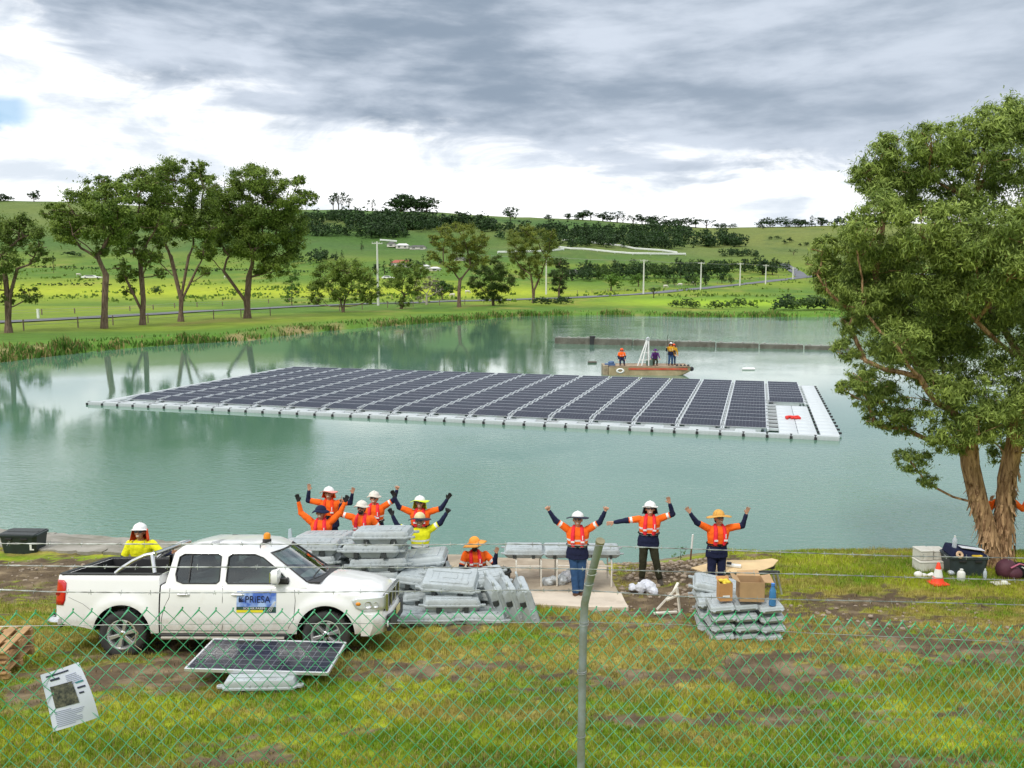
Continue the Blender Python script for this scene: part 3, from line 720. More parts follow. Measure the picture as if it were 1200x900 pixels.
# ------------------------------------------------------------------ loose plastic floats on the bank
def float_outline(L, W, notch):
    """rectangular outline with two notches in each long side"""
    hx, hy = L/2, W/2; d = .055 if notch else 0.0; w = .055; c = .05
    pts = [(-hx+c, -hy)]
    for s in (-.24, .24):
        a = s*L; pts += [(a-w, -hy), (a-w*.8, -hy+d), (a+w*.8, -hy+d), (a+w, -hy)]
    pts += [(hx-c, -hy), (hx, -hy+c), (hx, hy-c), (hx-c, hy)]
    for s in (.24, -.24):
        a = s*L; pts += [(a+w, hy), (a+w*.8, hy-d), (a-w*.8, hy-d), (a-w, hy)]
    pts += [(-hx+c, hy), (-hx, hy-c), (-hx, -hy+c)]
    return pts
FL, FW, FH = 1.12, .88, .25
def make_float():
    r = empty('pontoon_float', (0, 0, 0), 0)
    m = MB()
    def ring(k, z, notch, kx=None): 
        return [(x*(kx or k), y*k, z) for x, y in float_outline(FL, FW, notch)]
    m.loft([ring(.80, 0, True), ring(.90, .05, True), ring(.97, .105, True), ring(1.0, .115, False), ring(1.0, .145, False), ring(.96, .155, False), ring(.95, .21, False), ring(.90, FH, False)])
    m.mi = 1  # dark boxes fill the notches, recess shade put in as colour
    for sx in (-.24, .24):
        for sy in (-1, 1): m.box((sx*FL, sy*(FW/2-.035), .055), (.085, .05, .10))
    m.build('shell', [M_float, M_dark], r, smooth=35, bevel=.006, bseg=1)
    m = MB(); 
    for y in (-.24, .24): m.box((0, y, FH+.006), (.78, .12, .022))
    m.box((0, 0, FH+.004), (.30, .16, .016))
    for k in range(7): m.box((-.36+.12*k, 0, FH+.001), (.018, .74, .012))
    for sy in (-1, 1):
        for k in (-.42, -.12, -.04, .04, .12, .42): m.box((k*FL*.98, sy*(FW/2-.035), .172), (.03, .05, .05))
    m.lathe([(0, FH+.022), (.045, FH+.022), (.05, FH)], 14, Matrix.Translation((.30, .24, 0)))
    m.build('top_ribs', M_float, r, smooth=0, bevel=.006, bseg=1)
    for sx in (-1, 1):
        for sy in (-1, 1):
            m = MB(); m.box((0, 0, 0), (.13, .10, .035)); m.lathe([(.02, -.02), (.05, -.02), (.05, .02), (.02, .02)], 10, Matrix.Translation((sx*.05, 0, .002)))
            l = m.build('connection_lug', M_float, r, smooth=0, bevel=.006, bseg=1); l.location = (sx*(FL/2+.0), sy*(FW/2-.12), .13)
    return r
_float = make_float(); _first = [True]
PILE = [None]
def put_float(x, y, z, rot=(0, 0, 0), label='', group='loose grey floats stacked on the bank', sc=1.0):
    if PILE[0]:
        y0, z0, a = PILE[0]; dy, dz = y-y0, z-z0; y = y0+dy*math.cos(a)-dz*math.sin(a); z = z0+dy*math.sin(a)+dz*math.cos(a); rot = (rot[0]+math.degrees(a), rot[1], rot[2])
    r = _float if _first[0] else copy_tree(_float); _first[0] = False
    r.location = (x, y, z); r.rotation_euler = tuple(R(a) for a in rot); r.scale = (sc, sc, sc)
    tag(r, label, 'float', group); return r
rr = random.Random(11)
gz = Z1(-2.9, 16)
lay = ['bottom', 'second', 'third', 'fourth', 'fifth', 'topmost']
def topz(i): return i*(FH+.012)
# big stack: left pair of columns (flat, brownish top) and middle column
zs = Z1(-3, 16.2)
PILE[0] = (16.2, zs, R(-8.5))
for col, (cx, cy, n, nm) in enumerate([(-3.62, 17.15, 5, 'left rear column behind the bonnet'), (-3.72, 16.1, 5, 'left front column behind the bonnet'), (-2.42, 15.95, 6, 'tall middle column right of the windscreen')]):
    for i in range(n):
        j = rr.uniform(-.09, .09); 
        if col == 2: cx2 = cx-.20+(.09 if i % 2 else -.07)+rr.uniform(-.05, .05)
        else: cx2 = cx-.20+j
        put_float(cx2, cy+rr.uniform(-.04, .04), zs+topz(i)+.02, (rr.uniform(-1.5, 1.5), rr.uniform(-1.5, 1.5), rr.uniform(-5, 5)), f'grey plastic float, {lay[i if i < n-1 else 5]} of the {nm}')
for i in range(5):
    put_float(-2.75+rr.uniform(-.05, .05), 16.95, zs+topz(i), (0, 0, rr.uniform(-3, 3)), f'grey plastic float, {lay[i] if i < 4 else "topmost"} of the hidden column behind the tall one')
# right flank: floats leaning against the stack, edges seen end on
for i in range(4):
    put_float(-1.78+.05*(i % 2), 16.35+(.05 if i % 2 else -.04), zs+topz(i), (1.5*i-1, 2*i, 78+(-9, 6, -3, 12)[i]), f'grey float seen end on, {lay[i if i < 3 else 5]} of the jumbled column right of the tall stack')
zb = Z1(-1.4, 14.8); PILE[0] = (14.8, zb, R(-9))
h_ = FH*.92+.014
for i, (x, y, z, rot, lab) in enumerate([
    (-1.52, 14.78, 0, (0, 0, 2), 'grey float lying flat at the front left of the low heap beside the bonnet'),
    (-.60, 14.85, 0, (0, 0, -5), 'grey float lying flat at the front right of the low heap'),
    (-1.10, 14.90, h_, (1, 2, 6), 'grey float on top of the front row of the low heap'),
    (-1.62, 15.62, 0, (0, 0, -3), 'bottom grey float of the left rear column in the low heap'),
    (-1.55, 15.60, h_, (3, -3, 7), 'middle grey float of the left rear column in the low heap'),
    (-1.66, 15.66, 2*h_+.02, (6, 4, -9), 'top grey float of the left rear column in the low heap'),
    (-.66, 15.60, 0, (0, 0, 4), 'bottom grey float of the right rear column in the low heap'),
    (-.72, 15.64, h_, (4, 2, -6), 'middle grey float of the right rear column in the low heap'),
    (-.62, 15.62, 2*h_+.02, (9, -5, 11), 'top grey float of the right rear column, tilted towards the leaning three'),
    (-1.15, 15.20, 2*h_+.06, (15, 3, -4), 'grey float bridging the front row and the rear columns of the low heap'),
    (-2.02, 15.1, 0, (0, 0, -14), 'grey float half hidden by the front of the white vehicle')]):
    put_float(x, y, zb+z, rot, lab, sc=.92)
zl = Z1(-.2, 15.3)
for i, nm in enumerate(['left', 'middle', 'right']):
    put_float(-.36+.27*i, 15.1-.06*i, zl+.02+.16, (0, 72, 6-4*i), f'{nm} one of the three grey floats leaning upright beside the concrete slab')
# heap at right of centre
zc = Z1(4.1, 13.6); PILE[0] = (13.6, zc, R(-6))
G3 = 'grey floats stacked under the cardboard boxes'
for i in range(4):
    for j, nm in enumerate(['left', 'middle', 'right']):
        if i == 3 and j == 2: continue
        put_float(3.52+.385*j+rr.uniform(-.03, .03), 13.75+rr.uniform(-.06, .06), zc+i*.165-.01, (rr.uniform(-1, 1), rr.uniform(-2.5, 2.5), 90+rr.uniform(-3, 3)), f'small grey float in the {nm} file, {["bottom", "second", "third", "topmost"][i]} layer, under the cardboard boxes', G3, .47)
put_float(4.28, 13.62, zc+.49, (0, 3, 88), 'flat grey float carrying the blue water bottle', G3, .46)
put_float(3.50, 14.35, zc+.0, (0, 0, 84), 'grey float at the bottom of the rear file left of the boxes', G3, .6)
put_float(3.52, 14.35, zc+.19, (0, 2, 86), 'grey float standing second in the rear file left of the boxes', G3, .6)
put_float(3.50, 14.35, zc+.38, (0, 4, 84), 'grey float third in the rear file left of the boxes', G3, .6)
put_float(3.74, 14.85, zc+.44, (4, 8, -12), 'long grey float lying crosswise on the rear pile behind the boxes', G3, .86)
for q, (x_, y_) in enumerate([(3.85, 15.0), (3.78, 15.05)]):
    put_float(x_, y_, zc+.0+.24*q, (0, 0, 5), ['grey float hidden under the crosswise float behind the large box', 'grey float second from the ground behind the large box'][q], G3, .75)
# boxes and bottle
M_card = mat('cardboard', (.42, .27, .14), .85, var=.12, scale=5); M_card2 = mat('orange_cardboard', (.50, .26, .10), .85, var=.12, scale=5)
M_cardin = mat('cardboard_inside', (.20, .12, .06), .9)
def carton(name, loc, d, m_, label, flaps, rz=0):
    r = empty(name, loc, rz, label, 'box', 'cardboard boxes on the floats')
    w, dd, h = d; t = .008
    m = MB(); m.box((0, -dd/2, h/2), (w, t, h)); m.box((0, dd/2, h/2), (w, t, h)); m.box((-w/2, 0, h/2), (t, dd-t*2, h)); m.box((w/2, 0, h/2), (t, dd-t*2, h)); m.box((0, 0, .01), (w, dd, t)); m.build('carton_wall', m_, r, smooth=0)
    for (a, b, ax) in flaps:
        m = MB(); m.add([a[0], a[1], b[1], b[0]], [(0, 1, 2, 3)]); f = m.build('flap', m_, r, smooth=0); s = f.modifiers.new('s', 'SOLIDIFY'); s.thickness = t
    return r
zt = zc+.66
W, D, H = .40, .34, .33
carton('cardboard_box', (3.98, 13.75, zt-.01), (W, D, H), M_card, 'large open cardboard box with its flaps spread on top of the grey floats', [
    (((-W/2, -D/2, H), (-W/2, D/2, H)), ((-W/2-.12, -D/2+.02, H+.06), (-W/2-.12, D/2, H+.08)), 0), (((W/2, -D/2, H), (W/2, D/2, H)), ((W/2+.15, -D/2, H-.01), (W/2+.15, D/2, H+.03)), 0),
    (((-W/2, D/2, H), (W/2, D/2, H)), ((-W/2+.03, D/2+.13, H+.04), (W/2-.02, D/2+.14, H+.06)), 0), (((-W/2, -D/2, H), (W/2, -D/2, H)), ((-W/2+.03, -D/2+.10, H-.05), (W/2-.02, -D/2+.11, H-.04)), 0)], R(-4))
carton('cardboard_box', (3.54, 13.70, zt-.01), (.21, .18, .30), M_card2, 'small narrow orange cardboard box with yellow things inside', [(((-.105, .09, .30), (.105, .09, .30)), ((-.105, .15, .35), (.105, .15, .35)), 0)], R(5))
m = MB(); m.box((0, 0, 0), (.12, .002, .04)); tag(m.build('label_sticker', M_white, bpy.data.objects['cardboard_box.001'], smooth=0, loc=(.0, -.097, .08)), 'white sticker')
m = MB()
for q in range(6): m.ball((rr.uniform(-.05, .05), rr.uniform(-.04, .04), .30+rr.uniform(0, .06)), (.05, .04, .03), 8, 6)
tag(m.build('work_gloves', mat('yellow_glove', (.65, .50, .04), .7), None, loc=(3.54, 13.70, zt-.04)), 'bundle of yellow and black gloves stuffed in the small orange box', 'gloves')
bt = empty('water_bottle', (4.28, 13.50, zc+.625), 0, 'tall translucent blue water bottle standing on the grey floats', 'bottle')
m = MB(); m.lathe([(0, 0), (.055, 0), (.06, .02), (.055, .09), (.06, .12), (.055, .2), (.05, .26), (.025, .31), (.025, .33), (0, .33)], 16); m.build('bottle_body', mat('blue_plastic', (.08, .30, .62), .15, var=0, trans=.35), bt)
m = MB(); m.lathe([(0, .33), (.03, .33), (.03, .37), (0, .37)], 12); m.build('cap', mat('blue_cap', (.05, .2, .6), .4), bt)
# ------------------------------------------------------------------ solar panel resting on a float near the fence
zf = Z1(-3.4, 11.2); PILE[0] = None
put_float(-3.38, 11.15, zf-.0, (0, 0, 2), 'single grey float under the lone solar panel in front of the truck', 'loose grey floats stacked on the bank', .88)
sp_ = empty('solar_panel', (-3.44, 11.50, zf+.245), 0, 'single framed dark solar panel resting on a grey float in front of the truck', 'solar panel', rot=(R(-.5), R(.3), R(-3)))
m = MB()
for a, b in [((-.98, -.495, 0), (.98, -.495, 0)), ((-.98, .495, 0), (.98, .495, 0)), ((-.98, -.5, 0), (-.98, .5, 0)), ((.98, -.5, 0), (.98, .5, 0))]: m.bar(a, b, .03, .045)
m.build('frame', M_alu, sp_, smooth=0, bevel=.003, bseg=1)
m = MB(); m.box((0, 0, .008), (1.945, .975, .012)); m.build('cell_sheet', M_cell, sp_, smooth=0)
m = MB(); m.box((0, .2, -.03), (.16, .10, .03)); m.build('junction_box', M_black, sp_, smooth=0)
# ------------------------------------------------------------------ white dual cab utility
M_paint = mat('white_car_paint', (.80, .80, .79), .25, var=.02, coat=.6, dirt=(.60, .56, .49), scale=1.2, wear=(.62, .9))
def add_mud(m):
    nt = m.node_tree; b = nt.nodes['Principled BSDF']; src = b.inputs['Base Color'].links[0].from_socket; tc = node(nt, 'ShaderNodeTexCoord'); sp = node(nt, 'ShaderNodeSeparateXYZ'); nt.links.new(tc.outputs['Object'], sp.inputs[0])
    mr = node(nt, 'ShaderNodeMapRange'); mr.inputs[1].default_value = .95; mr.inputs[2].default_value = .36; mr.inputs[4].default_value = .62; nt.links.new(sp.outputs['Z'], mr.inputs[0])
    n = node(nt, 'ShaderNodeTexNoise'); n.inputs['Scale'].default_value = 4.5; n.inputs['Detail'].default_value = 9; n.inputs['Roughness'].default_value = .75; nt.links.new(tc.outputs['Object'], n.inputs[0])
    ad = node(nt, 'ShaderNodeMath', operation='ADD'); nt.links.new(mr.outputs[0], ad.inputs[0]); nt.links.new(n.outputs[0], ad.inputs[1])
    m2 = node(nt, 'ShaderNodeMapRange'); m2.inputs[1].default_value = .82; m2.inputs[2].default_value = 1.25; m2.inputs[4].default_value = .75; nt.links.new(ad.outputs[0], m2.inputs[0])
    mx = node(nt, 'ShaderNodeMix', data_type='RGBA'); nt.links.new(m2.outputs[0], mx.inputs[0]); nt.links.new(src, mx.inputs[6]); mx.inputs[7].default_value = (.42, .34, .24, 1); nt.links.new(mx.outputs[2], b.inputs['Base Color'])
add_mud(M_paint)
M_trim = mat('black_trim', (.022, .022, .024), .45, var=.1)
M_tyre = mat('tyre_rubber', (.028, .028, .028), .8, var=.3, bump=.3, bscale=20, dirt=(.075, .06, .045), wear=(.5, .8))
M_alloy = mat('alloy_wheel', (.62, .62, .62), .3, metal=.75, var=.08)
M_chrome = mat('polished_steel', (.72, .72, .72), .15, metal=1.0, var=.03)
M_lamp_red = mat('red_lens', (.55, .008, .01), .12, var=.05, coat=.8)
M_lens = mat('clear_lens', (.75, .78, .80), .08, var=.05, spec=.8, metal=.3)
M_amber = mat('amber_lens', (.85, .30, .01), .15, var=.0, trans=.2)
def glass_mat(name, tint=(.30, .36, .36), t=.55):
    m = bpy.data.materials.new(name); m.use_nodes = True; nt = m.node_tree; nt.nodes.remove(nt.nodes['Principled BSDF']); out = nt.nodes['Material Output']
    tr = node(nt, 'ShaderNodeBsdfTransparent'); tr.inputs[0].default_value = (*tint, 1)
    gl = node(nt, 'ShaderNodeBsdfGlossy'); gl.inputs['Roughness'].default_value = .02; gl.inputs['Color'].default_value = (1, 1, 1, 1)
    fr = node(nt, 'ShaderNodeFresnel'); fr.inputs[0].default_value = 1.42
    mr = node(nt, 'ShaderNodeMath', operation='MULTIPLY_ADD'); mr.inputs[1].default_value = 1.0; mr.inputs[2].default_value = max(0, .55-t)*.8
    nt.links.new(fr.outputs[0], mr.inputs[0]); mr.use_clamp = True
    mx = node(nt, 'ShaderNodeMixShader'); nt.links.new(mr.outputs[0], mx.inputs[0]); nt.links.new(tr.outputs[0], mx.inputs[1]); nt.links.new(gl.outputs[0], mx.inputs[2]); nt.links.new(mx.outputs[0], out.inputs[0])
    return m
M_glass = glass_mat('tinted_glass', (.55, .62, .62), .50); M_wind = glass_mat('windscreen_glass', (.62, .75, .70), .40)
HW = .925; WR = .37
def Wside(x, z):
    w = np.interp(z, [.30, .42, .62, .85, 1.02, 1.14, 1.30], [.845, .885, .918, .925, .912, .893, .868])
    for wx in (0, 3.2):
        d = math.hypot(x-wx, (z-.40)*1.0)
        w += .035*float(np.clip(1-abs(d-.47)/.13, 0, 1))**.6*(1 if z > .3 else 0)
    if x > 3.45: w *= 1-.20*((x-3.45)/.62)**2.2
    if x < -.92: w *= 1-.6*(-.92-x)**1.2
    return w
def ztop(x):
    if x < .575: return 1.285+.0*x
    if x < 2.62: return 1.135
    return float(np.interp(x, [2.62, 2.9, 3.3, 3.7, 3.95, 4.06], [1.125, 1.105, 1.065, 1.01, .945, .86]))
def zcen(x):
    if x < .575: return 1.285
    if x < 2.62: return 1.15
    return float(np.interp(x, [2.62, 2.95, 3.3, 3.7, 3.98, 4.06], [1.19, 1.185, 1.15, 1.085, .985, .90]))
def zbot(x): return float(np.interp(x, [-1.06, -.45, -.3, 3.5, 3.75, 4.06], [.52, .42, .36, .36, .36, .40]))
def body_ring(x):
    zb, zt, zc = zbot(x), ztop(x), zcen(x); zz = [zb, zb+.03]+[zb+.03+(zt-.03-zb-.03)*t for t in np.linspace(.08, 1, 13)]
    pts = [(x, 0, zb)]; 
    pts += [(x, -Wside(x, zb)*.93, zb)]
    pts += [(x, -Wside(x, z), z) for z in zz[1:]]
    w = Wside(x, zt); pts += [(x, -(w-.012), zt-.008), (x, -(w-.04), zt+(zc-zt)*.12), (x, -w*.75, zt+(zc-zt)*.62), (x, -w*.5, zt+(zc-zt)*.85), (x, -w*.25, zt+(zc-zt)*.96), (x, 0, zc)]
    return pts+[(a, -b, c) for a, b, c in pts[-2:0:-1]]
def make_truck():
    t = empty('utility_truck', (0, 0, 0), 0, 'white dual cab utility parked side on in front of the grey floats', 'utility truck')
    xsn = [-1.06, -1.02, -.96]+list(np.arange(-.9, .55, .05))+[.575, .5751]+list(np.arange(.62, 2.6, .07))+[2.62]+list(np.arange(2.66, 3.95, .05))+[3.97, 4.02, 4.06]
    xsn = [x for i, x in enumerate(xsn)]
    rings = [body_ring(x) for x in xsn]
    m = MB(); m.loft(rings)
    body = m.build('body', [M_paint, M_trim], t, smooth=0)
    def cutter(mb, mi=0):
        o = mb.build('cut', [M_paint, M_trim], None, smooth=0)
        o.data.polygons.foreach_set('material_index', [mi]*len(o.data.polygons)); return o
    cut = []
    for wx in (0, 3.2):
        for s in (-1, 1):
            c = MB(); c.lathe([(0, 0), (.455, 0), (.455, .5), (0, .5)], 40, Matrix.Translation((wx, s*.56 if s < 0 else .56, .385)) @ Matrix.Rotation(R(90 if s < 0 else -90), 4, 'X')); cut.append(cutter(c, 1))
            c = MB(); c.box((wx, s*.82, .2), (.91, .52, .38)); cut.append(cutter(c, 1))
    c = MB(); c.box((-.22, 0, 1.12), (1.50, 1.46, .74)); cut.append(cutter(c, 1))
    c = MB(); c.box((.585, 0, .95), (.022, 2.4, 1.3)); cut.append(cutter(c, 1))
    boolean(body, cut)
    me = body.data; me.polygons.foreach_set('use_smooth', [True]*len(me.polygons)); me.set_sharp_from_angle(angle=R(32))
    # door shut lines, fuel flap lines, body crease as thin dark seams
    def seam(pts, w=.007, name='shut_line'):
        for s in (-1, 1):
            q = MB(); P3 = [(x, s*(Wside(x, z)+.0005), z) for x, z in pts]
            q.tube(P3, w*.6, 5); q.build(name, M_trim, body, smooth=60)
    seam([(1.57, 1.13), (1.575, .9), (1.575, .5), (1.565, .44)]); seam([(2.70, 1.08), (2.72, .9), (2.70, .62), (2.62, .50), (2.60, .44)])
    seam([(.60, .44), (1.2, .43), (1.9, .43), (2.6, .44)]); seam([(.74, 1.12), (.735, .95), (.66, .80), (.62, .62), (.61, .44)])
    seam([(-.85, .95), (-.62, .85), (-.45, .73)], .004)
    # cabin
    def wg(z): return float(np.interp(z, [1.10, 1.16, 1.62, 1.70, 1.755], [.895, .878, .735, .665, .50]))
    def xr(z): return float(np.interp(z, [1.10, 1.62, 1.70, 1.755], [.615, .71, .80, 1.02]))
    def xf(z): return float(np.interp(z, [1.10, 1.62, 1.70, 1.755], [2.90, 2.20, 2.02, 1.72]))
    def bul(z): return float(np.interp(z, [1.10, 1.62, 1.70, 1.755], [.20, .12, .12, .10]))
    def cab_ring(z, inset=0.0, n=7):
        w = wg(z)-inset; a = xr(z)+inset; b = xf(z)-inset*1.6; B = bul(z); pts = []
        for k in range(n+1):            # front, from right side to left, curved
            y = -w+2*w*k/n; pts.append((b+B*(1-(y/w)**2), y, z))
        for x in (b-.5, (a+b)/2, a+.15): pts.append((x, w*(1.0 if inset else 1.0), z))
        pts += [(a+.02, w*.96, z), (a-.03, w*.5, z), (a-.035, 0, z), (a-.03, -w*.5, z), (a+.02, -w*.96, z)]
        for x in (a+.15, (a+b)/2, b-.5): pts.append((x, -w, z))
        return pts
    m = MB(); zs_ = [1.10, 1.16, 1.28, 1.4, 1.52, 1.62, 1.665, 1.70, 1.735, 1.755]
    R_ = [cab_ring(z) for z in zs_]; cap = [(x*.5+1.4*.5, y*.5, 1.772) for x, y, z in cab_ring(1.755)]
    m.loft(R_+[cap]); cab = m.build('cabin', [M_paint, M_trim], t, smooth=0)
    c = MB(); c.loft([cab_ring(z, .045) for z in (1.06, 1.28, 1.52, 1.62, 1.68, 1.705)]); cuts = [cutter(c, 1)]
    winR = [(.83, 1.20), (.80, 1.30), (.83, 1.56), (.90, 1.60), (1.44, 1.60), (1.49, 1.57), (1.50, 1.20), (1.46, 1.165), (.93, 1.165)]
    winF = [(1.64, 1.165), (1.61, 1.20), (1.61, 1.56), (1.66, 1.60), (2.02, 1.60), (2.16, 1.55), (2.40, 1.38), (2.60, 1.20), (2.60, 1.165)]
    def ysid(z): return wg(z)
    for poly in (winR, winF):
        c = MB(); n = len(poly); c.add([(x, -1.2, z) for x, z in poly]+[(x, 1.2, z) for x, z in poly], [tuple(range(n)), tuple(range(n, 2*n))[::-1]]+[(i, n+i, n+(i+1) % n, (i+1) % n) for i in range(n)]); cuts.append(cutter(c, 1))
    c = MB(); wp = [(-.74, 1.185), (.74, 1.185), (.625, 1.60), (-.625, 1.60)]; n = 4
    c.add([(1.9, y, z) for y, z in wp]+[(3.5, y, z) for y, z in wp], [(0, 1, 2, 3)[::-1], (4, 5, 6, 7)]+[(i, (i+1) % n, n+(i+1) % n, n+i) for i in range(n)]); cuts.append(cutter(c, 1))
    c = MB(); c.box((.6, 0, 1.40), (.4, 1.15, .34)); cuts.append(cutter(c, 1))
    boolean(cab, cuts)
    me = cab.data; me.polygons.foreach_set('use_smooth', [True]*len(me.polygons)); me.set_sharp_from_angle(angle=R(28))
    for s in (-1, 1):
        for poly, nm in ((winR, 'rear'), (winF, 'front')):
            m = MB(); n = len(poly); m.add([(x, s*(wg(z)-.012), z) for x, z in poly]+[(x, s*(wg(z)-.018), z) for x, z in poly], [tuple(range(n)), tuple(range(n, 2*n))[::-1]]+[(i, n+i, n+(i+1) % n, (i+1) % n) for i in range(n)])
            w_ = m.build('side_window', M_glass, t, smooth=0)
            m = MB(); m.tube([(x, s*(wg(z)+.001), z) for x, z in poly], .011, 6, closed=True); m.build('window_seal', M_trim, w_, smooth=60)
            if nm == 'rear': m = MB(); m.bar((1.02, s*(wg(1.17)+.0), 1.17), (1.02, s*(wg(1.60)+.0), 1.60), .022, .012, up=(1, 0, 0)); m.build('window_divider', M_trim, w_, smooth=0)
    # windscreen
    m = MB(); rows = []
    for z in np.linspace(1.175, 1.61, 6):
        yw = .75+(.635-.75)*(z-1.185)/.415; rows.append([(xf(z)-.012+bul(z)*(1-((yw*(2*k/10-1))/wg(z))**2), yw*(2*k/10-1), z) for k in range(11)])
    m.loft(rows, cap=False, closed_ring=False); ws = m.build('windscreen', M_wind, t, smooth=60)
    m = MB(); edge = rows[0]+[r[-1] for r in rows[1:]]+rows[-1][::-1][1:]+[r[0] for r in rows[1:-1]][::-1]
    m.tube([(x+.012, y, z) for x, y, z in edge], .016, 6, closed=True); m.build('windscreen_seal', M_trim, ws, smooth=60)
    for y0, y1 in ((-.62, -.08), (.0, .55)):
        m = MB(); f = lambda y, z: (xf(z)+.02+bul(z)*(1-(y/wg(z))**2), y, z); m.tube([f(y0, 1.17), f((y0+y1)/2, 1.23), f(y1, 1.25)], .012, 5); m.build('wiper', M_trim, ws)
    m = MB(); m.box((2.93, 0, 1.165), (.28, 1.5, .03)); m.build('cowl', M_trim, t, smooth=0, bevel=.01)
    m = MB(); m.box((.585, 0, 1.40), (.01, 1.13, .32)); m.build('rear_glass', M_glass, t, smooth=0)
    # interior
    M_seat = mat('seat_cloth', (.09, .09, .10), .85, var=.2)
    for sx in (1.05, 1.95):
        for sy in (-.42, .42):
            m = MB(); m.box((sx, sy, 1.0), (.5, .5, .16)); m.loft([[(sx-.28+a*.10, sy+b*.24, .95+0*a) for a, b in [(-1, -1), (1, -1), (1, 1), (-1, 1)]], [(sx-.36+a*.07, sy+b*.23, 1.38) for a, b in [(-1, -1), (1, -1), (1, 1), (-1, 1)]]]); m.box((sx-.38, sy, 1.50), (.10, .28, .18))
            m.build('cabin_seat', M_seat, t, smooth=0, bevel=.03)
    m = MB(); m.box((2.62, 0, 1.10), (.5, 1.5, .16)); m.build('dashboard', M_trim, t, smooth=0, bevel=.04)
    m = MB(); cc = [(2.30+.06*math.sin(a), -.42+.18*math.cos(a), 1.20+.17*math.sin(a)) for a in [i*math.pi/8 for i in range(16)]]; m.tube(cc, .014, 6, closed=True); m.build('steering_wheel', M_trim, t)
    m = MB(); m.box((1.7, 0, .98), (2.1, 1.5, .04)); m.build('cabin_floor', M_trim, t, smooth=0)
    # bed lining and sports bar
    m = MB(); m.box((-.22, 0, .765), (1.48, 1.44, .02)); m.build('bed_liner', M_trim, t, smooth=0)
    for s in (-1, 1):
        m = MB(); m.box((-.23, s*.80, 1.296), (1.56, .11, .022)); m.build('rail_cap', M_trim, t, smooth=0, bevel=.008)
    m = MB(); m.box((-1.03, 0, 1.296), (.07, 1.6, .022)); m.build('rail_cap', M_trim, t, smooth=0, bevel=.008)
    sb = None
    for s in (-1, 1):
        m = MB(); m.tube([(-.18, s*.78, 1.30), (-.10, s*.77, 1.37), (.08, s*.75, 1.49), (.26, s*.72, 1.575), (.40, s*.70, 1.60)]+([]), .036, 10); m.tube([(.36, s*.71, 1.595), (.44, s*.78, 1.31)], .036, 10); m.build('sports_bar', M_chrome, t, smooth=50)
    m = MB(); m.tube([(.40, -.70, 1.60), (.40, .70, 1.60)], .036, 10); m.build('sports_bar', M_chrome, t, smooth=50)
    # wheels
    def wheel(wx, s):
        w = empty('wheel', (wx, s*.80, WR)); w.parent = t; Mx = Matrix.Rotation(R(90)*(1 if s < 0 else -1), 4, 'X')
        m = MB(); m.lathe([(.225, -.11), (.25, -.125), (.33, -.125), (.358, -.105), (.368, -.08), (.368, .08), (.358, .105), (.33, .125), (.25, .125), (.225, .11), (.215, .05), (.215, -.05), (.225, -.11)], 40, Mx); m.build('tyre', M_tyre, w, smooth=40)
        m = MB(); 
        for k in range(36):
            a = 2*math.pi*k/36; 
            for q in (-1, 1): m.box((.368*math.cos(a), .368*math.sin(a), q*.075), (.008, .03, .05), Mx)
        tag(m.build('tread', M_tyre, w, smooth=0), kind='stuff')
        m = MB(); m.lathe([(.235, .12), (.222, .122), (.205, .10), (.195, .03), (.195, -.08)], 40, Mx); m.build('rim', M_alloy, w, smooth=40)
        m = MB(); m.lathe([(0, .02), (.195, .02)], 32, Mx); m.lathe([(.0, .01), (.195, .01)], 32, Mx); m.build('spoke_shade_disc', M_dark, w)  # dark disc stands in for the shade behind the spokes
        m = MB()
        for k in range(6):
            a = 2*math.pi*k/6+.3
            for (r0, r1, w0, w1) in [(.045, .205, .055, .085)]:
                ca, sa = math.cos(a), math.sin(a)
                vs = []
                for r_, ww, z0, z1 in ((r0, w0, .095, .03), (r1, w1, .105, .04)):
                    for q, zz in ((-1, z0), (1, z0), (1, z1), (-1, z1)):
                        k2 = .75 if zz == z0 else 1; vs.append((r_*ca-q*ww/2*sa*k2, r_*sa+q*ww/2*ca*k2, zz))
                m.add(vs, [(0, 1, 2, 3)[::-1], (4, 5, 6, 7), (0, 4, 5, 1)[::-1], (1, 5, 6, 2)[::-1], (2, 6, 7, 3)[::-1], (3, 7, 4, 0)[::-1]], Mx)
        m.build('wheel_spokes', M_alloy, w, smooth=0, bevel=.006, bseg=1)
        m = MB(); m.lathe([(0, .108), (.035, .106), (.045, .098), (.06, .09), (.06, .05)], 20, Mx)
        for k in range(6):
            a = 2*math.pi*k/6; m.lathe([(0, .105), (.009, .105), (.01, .09)], 6, Mx @ Matrix.Translation((.045*math.cos(a), .045*math.sin(a), 0)))
        m.build('hub_cap', M_chrome, w)
    for wx in (0, 3.2):
        for s in (-1, 1): wheel(wx, s)
    m = MB(); m.tube([(0, -.7, WR), (0, .7, WR)], .05, 10); m.ball((0, .05, WR), (.16, .14, .15)); m.build('rear_axle', M_trim, t)
    m = MB(); m.box((1.5, -.45, .40), (4.2, .12, .12)); m.box((1.5, .45, .40), (4.2, .12, .12)); m.box((1.6, 0, .38), (1.4, .8, .10)); m.build('chassis', M_trim, t, smooth=0, bevel=.01)
    for s in (-1, 1):
        m = MB(); m.box((1.6, s*.80, .335), (2.15, .14, .09)); m.build('side_sill', M_trim, t, smooth=0, bevel=.02)
        m = MB(); m.tube([(.62, s*.90, .32), (2.55, s*.90, .32)], .028, 8); m.build('side_step', mat('dull_step', (.30, .28, .24), .5, metal=.3), t) if s < 0 else m.build('side_step', M_trim, t)
